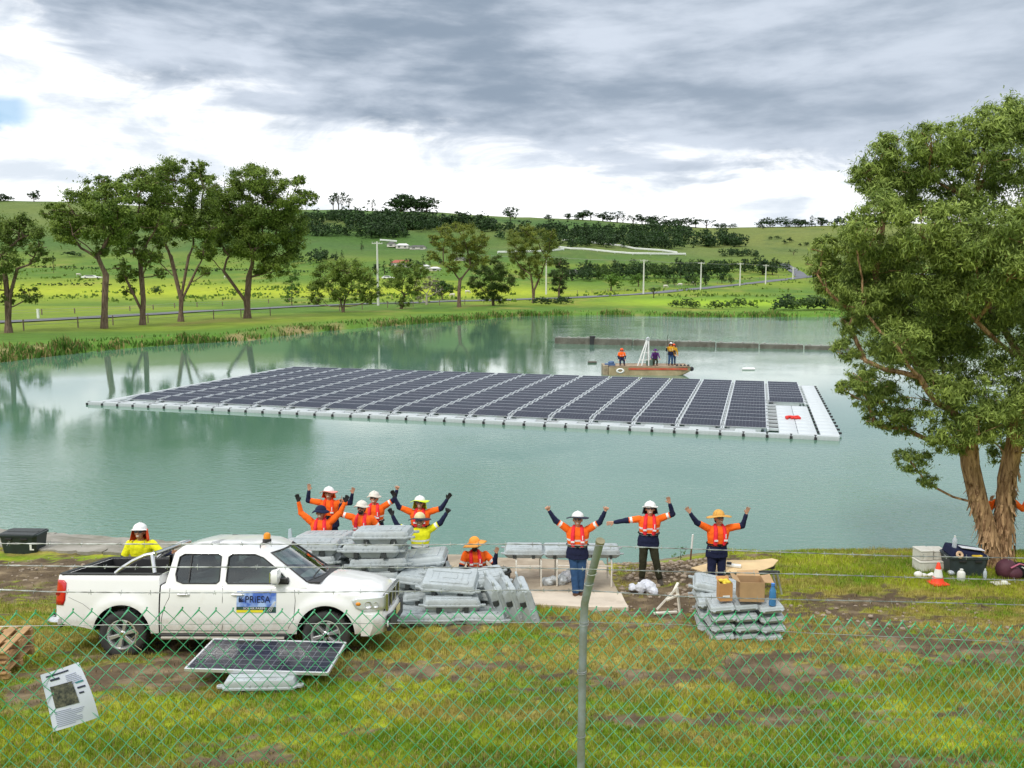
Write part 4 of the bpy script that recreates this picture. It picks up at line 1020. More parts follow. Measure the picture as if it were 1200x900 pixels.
    # lights front & rear
    for s in (-1, 1):
        # tail lamp: wraps the corner
        rows = []
        for z, xa in ((.83, -.93), (.90, -.90), (1.05, -.895), (1.17, -.90), (1.21, -.95)):
            rows.append([(x, s*(Wside(x, z)+.006), z) for x in np.linspace(xa, -1.055, 5)]+[(-1.075, s*(.70+.02), z)])
        m = MB(); m.loft(rows, cap=False, closed_ring=False); tl = m.build('tail_lamp', M_lamp_red, t, smooth=60); q = tl.modifiers.new('s', 'SOLIDIFY'); q.thickness = .02; q.offset = 0
        m = MB(); m.box((-.985, s*(Wside(-.98, 1.02)+.008), 1.0), (.15, .012, .035)); m.build('reverse_lens', mat('smoke_lens', (.25, .01, .01), .15), tl, smooth=0)
        # headlamp
        rows = []
        for z, xa in ((.735, 3.78), (.80, 3.66), (.87, 3.62), (.925, 3.60), (.945, 3.66)):
            rows.append([(x, s*(Wside(x, z)+.008), z) for x in np.linspace(xa, 4.055, 7)]+[(4.085, s*.62, z)])
        m = MB(); m.loft(rows, cap=False, closed_ring=False); hl = m.build('headlight', M_lens, t, smooth=60); q = hl.modifiers.new('s', 'SOLIDIFY'); q.thickness = .015; q.offset = 0
        for (x, z, r) in ((3.86, .84, .055), (3.97, .83, .045)):
            m = MB(); m.lathe([(0, -.02), (r*.5, .0), (r, .02)], 16, Matrix.Translation((x, s*(Wside(x, z)+.016), z)) @ Matrix.Rotation(R(90), 4, 'X')); m.build('lamp_bowl', M_chrome, hl)
        m = MB(); m.ball((3.70, s*(Wside(3.7, .86)+.01), .86), (.045, .02, .03)); m.build('indicator_bulb', M_amber, hl)
    # grille
    m = MB(); m.box((4.07, 0, .82), (.06, 1.22, .26)); m.build('grille', M_trim, t, smooth=0, bevel=.02)
    for y in (-.60, -.2, .2, .60):
        m = MB(); m.box((4.105, y, .82), (.05, .055, .27)); m.build('grille_bar', M_chrome, t, smooth=0, bevel=.012)
    m = MB(); m.box((4.10, 0, .955), (.06, 1.26, .03)); m.build('grille_bar', M_chrome, t, smooth=0, bevel=.01)
    # front bumper
    def fb(x, z): return [(x, y, z) for y in []]
    m = MB(); sec = []
    for y in np.linspace(-.90, .90, 15):
        k = (abs(y)/.9)**4; xo = 4.17-.24*k; sec.append([(3.75, y, .70), (xo-.03, y, .69), (xo, y, .64), (xo, y, .48), (xo-.05, y, .36), (3.75, y, .36)])
    m.loft(sec); bmp = m.build('front_bumper', [M_paint, M_trim], t, smooth=40)
    m = MB(); m.box((4.150, 0, .51), (.07, 1.36, .25)); m.build('air_intake', M_trim, bmp, smooth=0, bevel=.01)
    m = MB(); m.box((4.20, 0, .60), (.012, .37, .11)); m.build('number_plate', mat('plate_yellow', (.70, .62, .25), .4), bmp, smooth=0)
    for s in (-1, 1):
        m = MB(); m.lathe([(0, .01), (.05, 0), (.055, -.02)], 16, Matrix.Translation((4.15, s*.68, .50)) @ Matrix.Rotation(R(90), 4, 'Y')); m.build('fog_lamp', M_lens, bmp)
    # rear bumper
    m = MB(); m.tube([(-.96, -.90, .56), (-1.12, -.86, .55), (-1.17, -.7, .55), (-1.17, .7, .55), (-1.12, .86, .55), (-.96, .90, .56)], .085, 10); m.build('rear_bumper', M_chrome, t, smooth=60)
    m = MB(); m.box((-1.12, 0, .64), (.16, 1.4, .02)); m.build('bumper_step', M_trim, t, smooth=0)
    m = MB(); m.box((-1.07, 0, .95), (.02, 1.30, .6)); m.build('tailgate', M_paint, t, smooth=0, bevel=.008)
    # mirrors, handles, beacon, antenna
    for s in (-1, 1):
        m = MB(); m.loft([[(2.42+a*.055*k, s*(.90+b*.11*k+.08), 1.20+c) for a, b in [(-1, -.7), (-.4, -1), (1, -1), (1.2, 0), (1, 1), (-.4, 1), (-1, .7)]] for k, c in ((.7, -.02), (1, .02), (1.05, .1), (1, .17), (.75, .20))]); mi = m.build('door_mirror', M_paint, t, smooth=60)
        m = MB(); m.box((2.52, s*.885, 1.22), (.16, .10, .09)); m.build('mirror_arm', M_trim, mi, smooth=0, bevel=.02)
        m = MB(); m.box((2.358, s*.985, 1.29), (.012, .17, .15)); m.build('mirror_glass', M_chrome, mi, smooth=0)
        for hx in (.86, 1.72):
            z = 1.0; m = MB(); m.tube([(hx, s*(Wside(hx, z)+.002), z), (hx+.02, s*(Wside(hx, z)+.035), z+.005), (hx+.17, s*(Wside(hx, z)+.035), z+.005), (hx+.19, s*(Wside(hx, z)+.002), z)], .013, 8); m.build('door_handle', M_paint, t)
            m = MB(); m.ball((hx+.095, s*(Wside(hx, z)-.002), z), (.07, .008, .035)); m.build('handle_recess', mat('recess_grey', (.45, .45, .45), .4, var=0), t)
    bc = MB(); bc.lathe([(0, 0), (.072, 0), (.072, .04), (.06, .05), (0, .05)], 18); b_ = bc.build('beacon_base', M_trim, t, loc=(2.05, -.22, 1.73))
    bc = MB(); bc.lathe([(.057, .05), (.057, .105), (.046, .135), (.025, .15), (0, .155)], 18); bc.build('beacon_dome', M_amber, b_)
    m = MB(); m.tube([(2.05, -.28, 1.74), (2.03, -.5, 1.735), (2.08, -.68, 1.66), (2.16, -.74, 1.58)], .008, 5); m.build('beacon_cable', M_trim, t)
    # light roof lining strips
    return t
truck = make_truck()
# magnetic door sign: sky blue panel, dark wordmark, leaf like mark, yellow and green band
def text_mesh(s, size, name, m_, parent, loc, rot, ext=.001, font_bold=False, sx=1.0):
    cu = bpy.data.curves.new(name, 'FONT'); cu.body = s; cu.size = size; cu.extrude = ext; cu.align_x = 'CENTER'; cu.align_y = 'CENTER'
    o = bpy.data.objects.new(name, cu); COL.objects.link(o); dg = bpy.context.evaluated_depsgraph_get(); me = bpy.data.meshes.new_from_object(o.evaluated_get(dg)); bpy.data.objects.remove(o)
    me.materials.clear(); me.materials.append(m_); q = bpy.data.objects.new(name, me); COL.objects.link(q); q.parent = parent; q.location = loc; q.rotation_euler = rot; q.scale = (sx, 1, 1); return q
SX0, SX1, SZ0, SZ1 = 1.80, 2.42, .72, 1.05
def sign_rows(x0, x1, z0, z1, off, nx=9, nz=6): return [[(x, -(Wside(x, z)+off), z) for x in np.linspace(x0, x1, nx)] for z in np.linspace(z0, z1, nz)]
def sign_mat():
    m = mat('sign_sky_blue', (.16, .32, .66), .35, var=0); nt = m.node_tree; b = nt.nodes['Principled BSDF']; tc = node(nt, 'ShaderNodeTexCoord')
    nz = node(nt, 'ShaderNodeTexNoise'); nz.inputs['Scale'].default_value = 5; nz.inputs['Detail'].default_value = 3; nt.links.new(tc.outputs['Object'], nz.inputs['Vector'])
    r = node(nt, 'ShaderNodeValToRGB'); r.color_ramp.elements[0].position = .42; r.color_ramp.elements[0].color = (.06, .14, .50, 1); r.color_ramp.elements[1].position = .6; r.color_ramp.elements[1].color = (.38, .52, .80, 1)
    nt.links.new(nz.outputs[0], r.inputs[0]); nt.links.new(r.outputs[0], b.inputs['Base Color']); return m
m = MB(); m.loft(sign_rows(SX0, SX1, SZ0, SZ1, .004), cap=False, closed_ring=False); sg = m.build('door_sign', sign_mat(), truck, smooth=60)
m = MB(); m.loft(sign_rows(SX0, SX0+.42, SZ0+.005, SZ0+.045, .0075), cap=False, closed_ring=False); m.build('yellow_band', mat('sign_yellow', (.75, .65, .03), .4, var=.1), sg)
m = MB(); m.loft(sign_rows(SX0, SX1, SZ0+.045, SZ0+.095, .0065), cap=False, closed_ring=False); m.loft(sign_rows(SX0+.42, SX1, SZ0+.005, SZ0+.045, .0065), cap=False, closed_ring=False); m.build('dark_green_band', mat('sign_green', (.03, .07, .06), .4, var=.5, scale=20), sg)
M_ink = mat('sign_navy', (.012, .018, .06), .5, var=0)
text_mesh('PRiESA', .155, 'wordmark', M_ink, sg, (2.13, -(Wside(2.1, .92)+.010), .925), (R(90+2), 0, 0), sx=.88)
text_mesh('SOLAR FARM', .045, 'wordmark', mat('sign_white', (.8, .8, .8), .5, var=0), sg, (2.08, -(Wside(2.1, .79)+.012), .79), (R(90+2), 0, 0), sx=1.3)
m = MB()
for k in range(4):
    a = R(15+22*k); c0 = (1.835, .885); m.add([(c0[0], -(Wside(1.85, .9)+.009), c0[1]), (c0[0]+.05*math.cos(a)-.012*math.sin(a), -(Wside(1.85, .9)+.009), c0[1]+.05*math.sin(a)+.012*math.cos(a)), (c0[0]+.11*math.cos(a), -(Wside(1.85, .9)+.009), c0[1]+.10*math.sin(a)), (c0[0]+.05*math.cos(a)+.012*math.sin(a), -(Wside(1.85, .9)+.009), c0[1]+.05*math.sin(a)-.012*math.cos(a))], [(0, 1, 2, 3)])
m.build('leaf_emblem', M_ink, sg, smooth=0)
m = MB(); 
for k in range(3): m.bar((2.28+.03*k, -(Wside(2.3, .85)+.010), .74), (2.40+.01*k, -(Wside(2.4, .9)+.010), .90), .004, .006)
m.build('white_swoosh', mat('sign_white_line', (.8, .8, .8), .5, var=0), sg, smooth=0)
q = GT(143, 768); _za, _zb = Z1(-4.4, q.y+.1), Z1(-4.4, q.y+1.75); ROLL = math.atan2(_zb-_za, 1.65); print('roll', math.degrees(ROLL))
truck.location = (q.x+.0, q.y+.90*math.cos(ROLL), (_za+_zb)/2+.0); truck.rotation_euler = (ROLL, R(0), R(-.6)); truck.scale = (.978, 1, .975)
# ------------------------------------------------------------------ people
def cloth(name, col, rough=.85, bump=.6, bscale=14, var=.12, spec=.2): return mat(name, col, rough, var=var, scale=9, bump=bump, bscale=bscale, spec=spec)
M_skin = mat('skin', (.55, .30, .20), .5, var=.08, scale=20); M_skin2 = mat('tanned_skin', (.42, .21, .13), .5, var=.08, scale=20)
M_orange = cloth('hi_vis_orange', (.95, .15, .015)); M_yellow = cloth('hi_vis_yellow', (.80, .78, .02)); M_navy = cloth('navy_cloth', (.014, .018, .05)); M_blackc = cloth('black_cloth', (.014, .014, .016))
M_reflect = mat('reflective_tape', (.78, .80, .80), .35, var=.05); M_jean = cloth('blue_denim', (.03, .075, .17)); M_olive = cloth('dark_olive_cloth', (.035, .035, .02)); M_vest = cloth('red_life_vest', (.85, .035, .055), .6)
M_boot = mat('brown_leather', (.10, .045, .02), .7, var=.25); M_hatw = mat('white_hard_hat', (.80, .80, .78), .3, var=.03, coat=.3); M_hatb = mat('navy_brim', (.015, .018, .04), .8)
M_straw = mat('straw_hat', (.62, .33, .07), .85, var=.2, scale=30, bump=.5); M_lime = cloth('lime_cloth', (.62, .80, .05)); M_cream = cloth('cream_cloth', (.62, .56, .48)); M_glove = mat('black_glove', (.012, .012, .013), .7, var=.2)
M_hair = mat('dark_hair', (.02, .015, .012), .8); M_shade = mat('sunglasses', (.01, .01, .012), .1, var=0, spec=.8); M_lip = mat('mouth', (.35, .08, .07), .5, var=0); M_teeth = mat('teeth', (.75, .72, .68), .4, var=0)
M_purple = cloth('purple_cloth', (.10, .03, .16)); M_khaki = cloth('gold_cloth', (.62, .33, .02)); M_eye = mat('eye', (.02, .015, .01), .2, var=0)
def V(*a): return Vector(a)
def remeshed(mb, name, mats, voxel, it=3, parent=None):
    me = bpy.data.meshes.new(name); me.from_pydata([tuple(p) for p in mb.v], [], mb.f)
    o = bpy.data.objects.new(name, me); COL.objects.link(o)
    r = o.modifiers.new('r', 'REMESH'); r.mode = 'VOXEL'; r.voxel_size = voxel; r.use_smooth_shade = True
    s = o.modifiers.new('s', 'SMOOTH'); s.factor = .5; s.iterations = it
    bake(o); 
    o.data.materials.clear()
    for m_ in (mats if isinstance(mats, list) else [mats]): o.data.materials.append(m_)
    o.parent = parent; return o
def wrinkle(o, s, sc):
    tx = bpy.data.textures.get('cloth_folds') or bpy.data.textures.new('cloth_folds', 'CLOUDS'); tx.noise_scale = sc; tx.noise_depth = 3; d = o.modifiers.new('d', 'DISPLACE'); d.texture = tx; d.strength = s; d.mid_level = .5; d.texture_coords = 'LOCAL'; bake(o)
def seg_t(P_, a, b):
    ab = b-a; t = np.clip(((P_-a) @ ab)/(ab @ ab), 0, 1); return t, np.linalg.norm(P_-(a+t[:, None]*ab), axis=1)
def ell_loft(mb, secs, n=14):
    mb.loft([[(cx+hw*math.cos(2*math.pi*k/n), cy+hd*math.sin(2*math.pi*k/n), z) for k in range(n)] for cx, cy, z, hw, hd in secs])
def person(loc, label, arms, yaw=0, scale=1.0, shirt=('orange',), pants=None, vest=True, hat='white', glove=(False, False), hands=('open', 'open'), lean=(0, 0), head_turn=0, legs=None, skin=None, tape=True, long_sleeve='navy', tails=None, glasses=True, beard=False, vox=.0075, boots=None, body_w=1.16, group='workers waving on the bank', sitting=False, hide_low=False, head_tilt=0, name='person', hem='navy', vest_mat=None):
    skin = skin or M_skin; pants = pants or M_navy; boots = boots or M_boot
    root = empty(name, loc, yaw, label, 'person', group); root.scale = (scale,)*3
    lx, ly = lean          # lateral and forward lean of the torso in metres at the shoulders
    pel = V(0, 0, .94); sh = lambda s: V(s*.185*body_w+lx, ly, 1.42); neck = V(lx, ly, 1.46); headc = V(lx*1.15, ly*1.15-.015, 1.645)
    if legs is None: legs = {-1: (V(-.11, -.02, .50), V(-.13, .02, .09)), 1: (V(.11, -.02, .50), V(.13, .02, .09))}
    hipj = {s: V(s*.092, 0, .90) for s in (-1, 1)}
    J = {}
    for s in (-1, 1):
        u, f = arms[s]; u = Vector(u).normalized(); f = Vector(f).normalized()
        raise_ = max(0, u.z)*.045; S = sh(s)+V(-s*.012*raise_*10, 0, raise_); E = S+u*.295; Wp = E+f*.265
        J[s] = (S, E, Wp, f)
    def torso(mb, g=0.0, z0=.86):
        def cx(z): return lx*max(0, (z-.95)/.47), ly*max(0, (z-.95)/.47)
        secs = []
        for z, hw, hd in [(.86, .150, .105), (.95, .168, .118), (1.05, .152, .108), (1.15, .150, .108), (1.27, .170, .118), (1.37, .182, .115), (1.43, .165, .095), (1.475, .105, .075), (1.50, .06, .058)]:
            if z < z0: continue
            a, b = cx(z); secs.append((a, b, z, (hw+g)*body_w, (hd+g)*(1.0+.5*(body_w-1))))
        ell_loft(mb, secs)
    # ---- body: one continuous skin surface with head, limbs, hands
    mb = MB(); torso(mb)
    mb.cone(neck-V(0, 0, .03), headc-V(0, 0, .06), .056, .052)
    ht = Matrix.Translation(headc) @ Matrix.Scale(1.14, 4) @ Matrix.Rotation(head_turn, 4, 'Z') @ Matrix.Rotation(head_tilt, 4, 'Y') @ Matrix.Rotation(R(-15 if not sitting else 0), 4, 'X')
    H = MB(); H.ball((0, .012, .025), (.076, .093, .098), 16, 10); H.ball((0, -.018, -.035), (.058, .068, .075), 14, 8); H.ball((0, -.045, -.082), (.032, .03, .022), 10, 6)
    H.cone((0, -.082, .012), (0, -.103, -.022), .010, .016, 8); H.ball((.0, -.078, -.058), (.028, .014, .016), 10, 6)
    for s in (-1, 1): H.ball((s*.080, .01, -.005), (.012, .02, .032), 8, 6); H.ball((s*.036, -.064, -.022), (.024, .018, .018), 8, 6)
    H.ball((0, -.075, .032), (.055, .016, .012), 10, 6)
    mb.add(H.v, H.f, ht)
    for s in (-1, 1):
        S, E, Wp, f = J[s]; mb.cone(S, E, .050, .040); mb.cone(E, Wp, .040, .026)
        K, A = legs[s]; mb.cone(hipj[s], K, .085, .056); mb.cone(K, A, .056, .038)
        mb.cone(A-V(0, -.03, .03), A+V(0, -.13, -.05), .040, .032)
    def hand(mb, s, g=0.0):
        S, E, Wp, f = J[s]; side = f.cross(V(0, -1, 0)); side = side.normalized() if side.length > .1 else V(1, 0, 0)
        pn = side.cross(f).normalized()      # palm normal, roughly to the viewer
        if pn.y > 0: pn = -pn
        th = 1 if (side.x*s < 0) else -1     # thumb points towards the head
        mode = hands[0 if s < 0 else 1]
        B = Wp+f*.0
        for q in (-1.5, -.5, .5, 1.5): mb.cone(B+side*q*.010+f*.01, B+side*q*.021+f*.085, .015+g, .0125+g, 8)
        for i, (q, L) in enumerate(zip((-1.5, -.5, .5, 1.5), ((.060, .076, .082, .072) if th > 0 else (.072, .082, .076, .060)))):
            base = B+side*q*.022+f*.088
            if mode == 'open':
                d = (f+side*q*.085+pn*.16).normalized(); m1 = base+d*L*.55; d2 = (d+pn*.25).normalized(); mb.cone(base, m1, .0098+g, .0090+g, 8); mb.cone(m1, m1+d2*L*.48, .0090+g, .0078+g, 8)
            elif mode == 'point' and i == (2 if th > 0 else 1):
                d = (f+side*q*.05).normalized(); mb.cone(base, base+d*L*1.0, .0098+g, .008+g, 8)
            else:
                m1 = base+(f*.35+pn).normalized()*.032; m2 = m1+(-f*.8+pn*.25).normalized()*.030; mb.cone(base, m1, .0105+g, .010+g, 8); mb.cone(m1, m2, .010+g, .009+g, 8); mb.cone(m2, m2-pn*.018, .009+g, .0085+g, 8)
        t0 = B+side*th*.026+f*.022; t1 = t0+(side*th*.75+f*.75+pn*.2).normalized()*.042
        if mode == 'fist': td = (side*th*.55+f*.9).normalized()
        elif mode == 'point': td = (side*-th*.2+f*.5+pn*.8).normalized()
        else: td = (side*th*.45+f*.95+pn*.1).normalized()
        mb.cone(t0, t1, .0145+g, .0115+g, 8); mb.cone(t1, t1+td*.035, .0110+g, .0090+g, 8)
    for s in (-1, 1): hand(mb, s)
    body = remeshed(mb, 'body', skin, vox, 2, root)
    # ---- trousers
    mb = MB(); ell_loft(mb, [(0, 0, .80, .15, .11), (0, 0, .90, .176*body_w, .124), (0, 0, 1.0, .163*body_w, .120)])
    for s in (-1, 1):
        K, A = legs[s]; mb.cone(hipj[s], K, .108, .084); mb.cone(K, A+(K-A).normalized()*.08, .084, .070); mb.ball(A+(K-A).normalized()*.10, .076, 10, 6)
    wrinkle(remeshed(mb, 'trousers', pants, .012, 4, root), .024, .10)
    for s in (-1, 1):
        K, A = legs[s]; m = MB(); m.cone(A+V(0, .015, .06), A+V(0, .02, -.03), .064, .060); m.cone(A+V(s*.0, .03, -.035), A+V(s*.02, -.17, -.045), .056, .052); m.box(A+V(s*.01, -.06, -.078), (.115, .32, .028))
        remeshed(m, 'boot', boots, .010, 2, root)
    # ---- shirt, split into coloured areas by face
    mb = MB(); torso(mb, .026, .90); a, b = lx, ly; ell_loft(mb, [(0, 0, .84 if not sitting else .93, .208*body_w, .150), (0, 0, .95, .200*body_w, .148), (0, 0, 1.06, .182*body_w, .138)])
    for s in (-1, 1):
        S, E, Wp, f = J[s]; mb.cone(S, E, .078, .064); mb.cone(E, E+(Wp-E)*.90, .060, .043)
    mb.cone(neck-V(0, 0, .03), neck+V(0, .01, .015), .075, .070)
    main = {'orange': M_orange, 'yellow': M_yellow, 'purple': M_purple, 'khaki': M_khaki, 'navy': M_navy}[shirt[0]]; low = M_navy if hem == 'navy' else main; slv = M_navy if long_sleeve == 'navy' else main
    sh_ = remeshed(mb, 'shirt', [main, low, M_reflect, slv], .0105, 4, root)
    wrinkle(sh_, .020, .09)
    me = sh_.data; n = len(me.polygons); c = np.empty(n*3); me.polygons.foreach_get('center', c); c = c.reshape(-1, 3); mi = np.zeros(n, int)
    mi[c[:, 2] < 1.10] = 1
    if tape: mi[(c[:, 2] > 1.10) & (c[:, 2] < 1.145)] = 2
    if tape: mi[(c[:, 2] > 1.225) & (c[:, 2] < 1.262)] = 2
    for s in (-1, 1):
        S, E, Wp, f = [np.array(q) for q in J[s]]
        tu, du = seg_t(c, S, E); tf, df = seg_t(c, E, Wp)
        on = (np.minimum(du, df) < .085) & ((tu > .25) | (df < du))
        mi[on & (df >= du)] = 0
        if tape: mi[on & (df >= du) & (tu > .55) & (tu < .72)] = 2
        mi[on & ((df < du) | (tu > .80))] = 3
    me.polygons.foreach_set('material_index', mi.astype(np.int32)); me.update()
    # collar
    m = MB(); cpts = [V(lx+.075*math.cos(a), ly+.068*math.sin(a)-.005, 1.485+.012*math.sin(a)) for a in [i*math.pi/8 for i in range(16)]]; m.tube(cpts, .014, 6, closed=True); m.build('collar', low, sh_)
    # ---- life vest: yoke round the neck with two front lobes and a belt
    if vest:
        VM = vest_mat or M_vest; mb = MB()
        def q(x, y, z): return V(x+lx*max(0, (z-.95)/.47), y+ly*max(0, (z-.95)/.47), z)
        for s in (-1, 1):
            pts = [q(s*.085, -.150, 1.14), q(s*.098, -.168, 1.24), q(s*.092, -.158, 1.35), q(s*.082, -.105, 1.45), q(s*.062, .0, 1.51)]
            for i in range(4): mb.cone(pts[i], pts[i+1], .034, .034)
            for i in range(4): mb.cone(pts[i]+V(s*.022, .015, 0), pts[i+1]+V(s*.018, .012, 0), .028, .028)
        mb.cone(q(-.062, .0, 1.51), q(0, .085, 1.485), .034, .034); mb.cone(q(.062, .0, 1.51), q(0, .085, 1.485), .034, .034)
        vv = remeshed(mb, 'life_vest', VM, .010, 3, root)
        m = MB(); bp = [q(.190*body_w*math.cos(a), .150*math.sin(a), 1.125) for a in [i*math.pi/10 for i in range(20)]]; m.tube(bp, .017, 6, closed=True); m.box(q(0, -.158, 1.125), (.05, .02, .045)); m.build('belt', M_blackc, vv)
        for s in (-1, 1):
            m = MB(); m.box(q(s*.100, -.205, 1.235), (.075, .012, .036)); m.build('reflective_patch', M_reflect, vv, smooth=0)
        m = MB(); m.box(q(.100, -.197, 1.32), (.018, .012, .09)); m.build('vest_tag', M_reflect, vv, smooth=0)
    # gloves
    for s in (-1, 1):
        if glove[0 if s < 0 else 1]:
            mb = MB(); hand(mb, s, .0045); S, E, Wp, f = J[s]; mb.cone(Wp-f*.06, Wp+f*.02, .038, .030); remeshed(mb, 'glove', M_glove, .0075, 1, root)
    # ---- face
    def hd(m, nm, mt, par=body, **k): return MBx(m, ht).build(nm, mt, par, **k)
    if glasses:
        m = MB()
        for s in (-1, 1): m.loft([[(s*.036+.027*math.cos(a)*kk, -.088+.018*abs(math.cos(a))*(1 if math.cos(a)*s > 0 else .2)-dy, .010+.016*math.sin(a)*kk) for a in [i*math.pi/6 for i in range(12)]] for kk, dy in ((1, 0), (.9, .008))])
        m.box((0, -.094, .014), (.03, .006, .006))
        for s in (-1, 1): m.bar((s*.062, -.08, .014), (s*.084, .01, .014), .004, .008)
        m.mi = 0; m = MBx(m, ht).build('sunglasses', M_shade, root)
    else:
        for s in (-1, 1):
            m = MB(); m.ball((s*.031, -.077, .008), (.012, .008, .007), 8, 6); MBx(m, ht).build('eye', M_eye, root)
    m = MB(); m.ball((0, -.092, -.058), (.022, .008, .008), 10, 6); MBx(m, ht).build('mouth', M_teeth if not beard else M_lip, root)
    if beard:
        m = MB(); m.ball((0, -.045, -.075), (.056, .052, .045), 12, 8); m.ball((0, -.082, -.044), (.028, .014, .008), 8, 6); MBx(m, ht).build('beard', M_hair, root)
    m = MB(); m.ball((0, .030, .022), (.082, .092, .092), 14, 10); m.ball((0, .06, -.03), (.066, .055, .055), 12, 8); MBx(m, ht).build('hair', M_hair, root)
    # ---- hats
    def hat_dome(mt, r=.112, h=.105, z=.052, ridge=True, nm='hard_hat'):
        m = MB(); prof = [(r*math.cos(t), z+h*math.sin(t)) for t in [i*math.pi/2/8 for i in range(9)]]; m.lathe([(r-.01, z-.005)]+prof, 24, Matrix.Scale(1.13, 4, (0, 1, 0)))
        if ridge: m.loft([[(w_, r*1.13*math.cos(t), z+h*math.sin(t)+e) for w_, e in ((-.018, -.004), (-.012, .008), (.012, .008), (.018, -.004))] for t in [math.pi*.08+i*math.pi*.84/10 for i in range(11)]])
        m.loft([[(r*.98*math.cos(a)*k, -r*1.1*math.sin(a)*k-(.0 if k <= 1 else .0), z+zz) for a in [math.pi*.1+i*math.pi*.8/12 for i in range(13)]]+[(r*.98*math.cos(a)*k*.99, -r*1.1*math.sin(a)*k, z+zz-.008) for a in [math.pi*.1+i*math.pi*.8/12 for i in range(13)]][::-1] for k, zz in ((1, .004), (1.28, -.012))])
        return MBx(m, ht).build(nm, mt, root, smooth=50)
    def brim(mt, R0=.105, R1=.20, z=.052, droop=.025, nm='hat_brim', wav=.012, par=None):
        m = MB(); n = 32; rows = []
        for k in range(5):
            t = k/4; rows.append([((R0+(R1-R0)*t)*math.cos(a), (R0*1.1+(R1-R0)*t)*math.sin(a), z-droop*t*t+wav*t*math.sin(3*a+1)) for a in [2*math.pi*i/n for i in range(n)]])
        m.loft(rows, cap=False); o = MBx(m, ht).build(nm, mt, root, smooth=60); q = o.modifiers.new('s', 'SOLIDIFY'); q.thickness = .006; return o
    def flap(mt, L=.17):
        m = MB(); n = 12; rows = []
        for k in range(5):
            t = k/4; rows.append([((.112+.035*t)*math.cos(a), (.125+.03*t)*math.sin(a), .055-L*t+.01*math.sin(5*a)*t) for a in [-.35+i*(math.pi+.7)/n for i in range(n+1)]])
        m.loft(rows, cap=False, closed_ring=False); o = MBx(m, ht).build('neck_flap', mt, root, smooth=60); q = o.modifiers.new('s', 'SOLIDIFY'); q.thickness = .005
    if hat == 'white_navy': hat_dome(M_hatw); brim(M_hatb, R1=.205)
    elif hat == 'white_flap': hat_dome(M_hatw); flap(M_hatb, .14); brim(M_hatw, R1=.15, droop=.01)
    elif hat == 'white_red': hat_dome(M_hatw); brim(cloth('pale_red_cloth', (.75, .30, .26)), R1=.195, wav=.02); flap(M_orange, .14)
    elif hat == 'white_redflap': hat_dome(M_hatw); flap(cloth('red_orange_cloth', (.80, .10, .03)), .19); 
    elif hat == 'cream': hat_dome(mat('cream_hard_hat', (.66, .62, .55), .4), nm='hard_hat'); brim(M_cream, R1=.155, droop=.03)
    elif hat == 'lime': hat_dome(M_hatw); brim(M_lime, R1=.20, wav=.02); flap(M_lime, .17)
    elif hat == 'straw': hat_dome(M_straw, .105, .115, ridge=False, nm='straw_crown'); brim(M_straw, R1=.225, droop=.03)
    elif hat == 'straw_navy': hat_dome(mat('pale_straw', (.62, .55, .30), .8, var=.2), .108, .12, ridge=False, nm='straw_crown'); brim(M_hatb, R1=.22, droop=.03)
    elif hat == 'orange_tilt': hat_dome(mat('orange_hat', (.80, .30, .03), .7), .105, .11, ridge=False, nm='hat_crown'); brim(mat('orange_hat_brim', (.70, .30, .05), .8), R1=.235, droop=.05)
    elif hat == 'bucket': hat_dome(M_navy, .108, .10, ridge=False, nm='hat_crown'); brim(M_navy, R1=.165, droop=.05)
    elif hat == 'orange_cap': hat_dome(cloth('orange_hood', (.85, .10, .03)), .11, .11, ridge=False, nm='hat_crown'); flap(M_orange, .15)
    elif hat == 'purple': hat_dome(M_purple, .105, .10, ridge=False, nm='hat_crown'); brim(M_purple, R1=.2, droop=.05)
    return root
def MBx(m, M):
    o = MB(); o.mi = 0; o.v = [tuple(M @ Vector(p)) for p in m.v]; o.f = list(m.f); o.m = list(m.m); return o
def stand(px, py, Y, dz=0.0):
    """ground position and scale for someone whose head centre is seen at px,py at depth Y"""
    h = P(px, py, Y); g_ = Z1(h.x, Y)+dz; s = (h.z-g_)/1.635
    print('person', px, py, 'scale', round(s, 3)); return (h.x, Y, g_), s
def put(px, py, Y, label, arms, dz=0.0, fix=None, **k):
    loc, s = stand(px, py, Y, dz)
    if fix: s = fix
    return person(loc, label, arms, scale=s, **k)
U = {'up': (0, 0, 1)}
# right hand trio
put(677, 609.5, 16.9, 'person in blue jeans with both fists up, standing on the concrete slab', {-1: ((-.85, -.1, .62), (-.62, -.15, 1)), 1: ((.80, -.1, .55), (.42, -.15, 1))}, hat='white_navy', pants=M_jean, hands=('fist', 'fist'), yaw=R(-4), legs={-1: (V(-.05, -.05, .50), V(-.03, -.12, .09)), 1: (V(.09, .0, .50), V(.06, .03, .09))})
put(760.5, 597, 18.05, 'person in dark olive trousers with one arm stretched sideways on the bare bank', {-1: ((-1, -.1, -.12), (-1, -.1, -.16)), 1: ((.85, -.1, .38), (-.30, -.2, 1))}, hat='white_flap', pants=M_olive, yaw=R(-6), lean=(.02, 0), legs={-1: (V(-.11, -.02, .50), V(-.12, .02, .09)), 1: (V(.17, -.04, .50), V(.26, -.02, .09))}, boots=mat('dusty_boots', (.05, .04, .03), .8))
put(841, 608, 17.25, 'person in a wide straw hat with both arms raised beside the tan sheet', {-1: ((-.85, -.1, .45), (-.72, -.1, 1)), 1: ((.72, -.1, .15), (.22, -.15, 1))}, hat='straw', pants=M_navy, tape=False, yaw=R(6), lean=(.02, 0), long_sleeve='navy', head_turn=R(5))
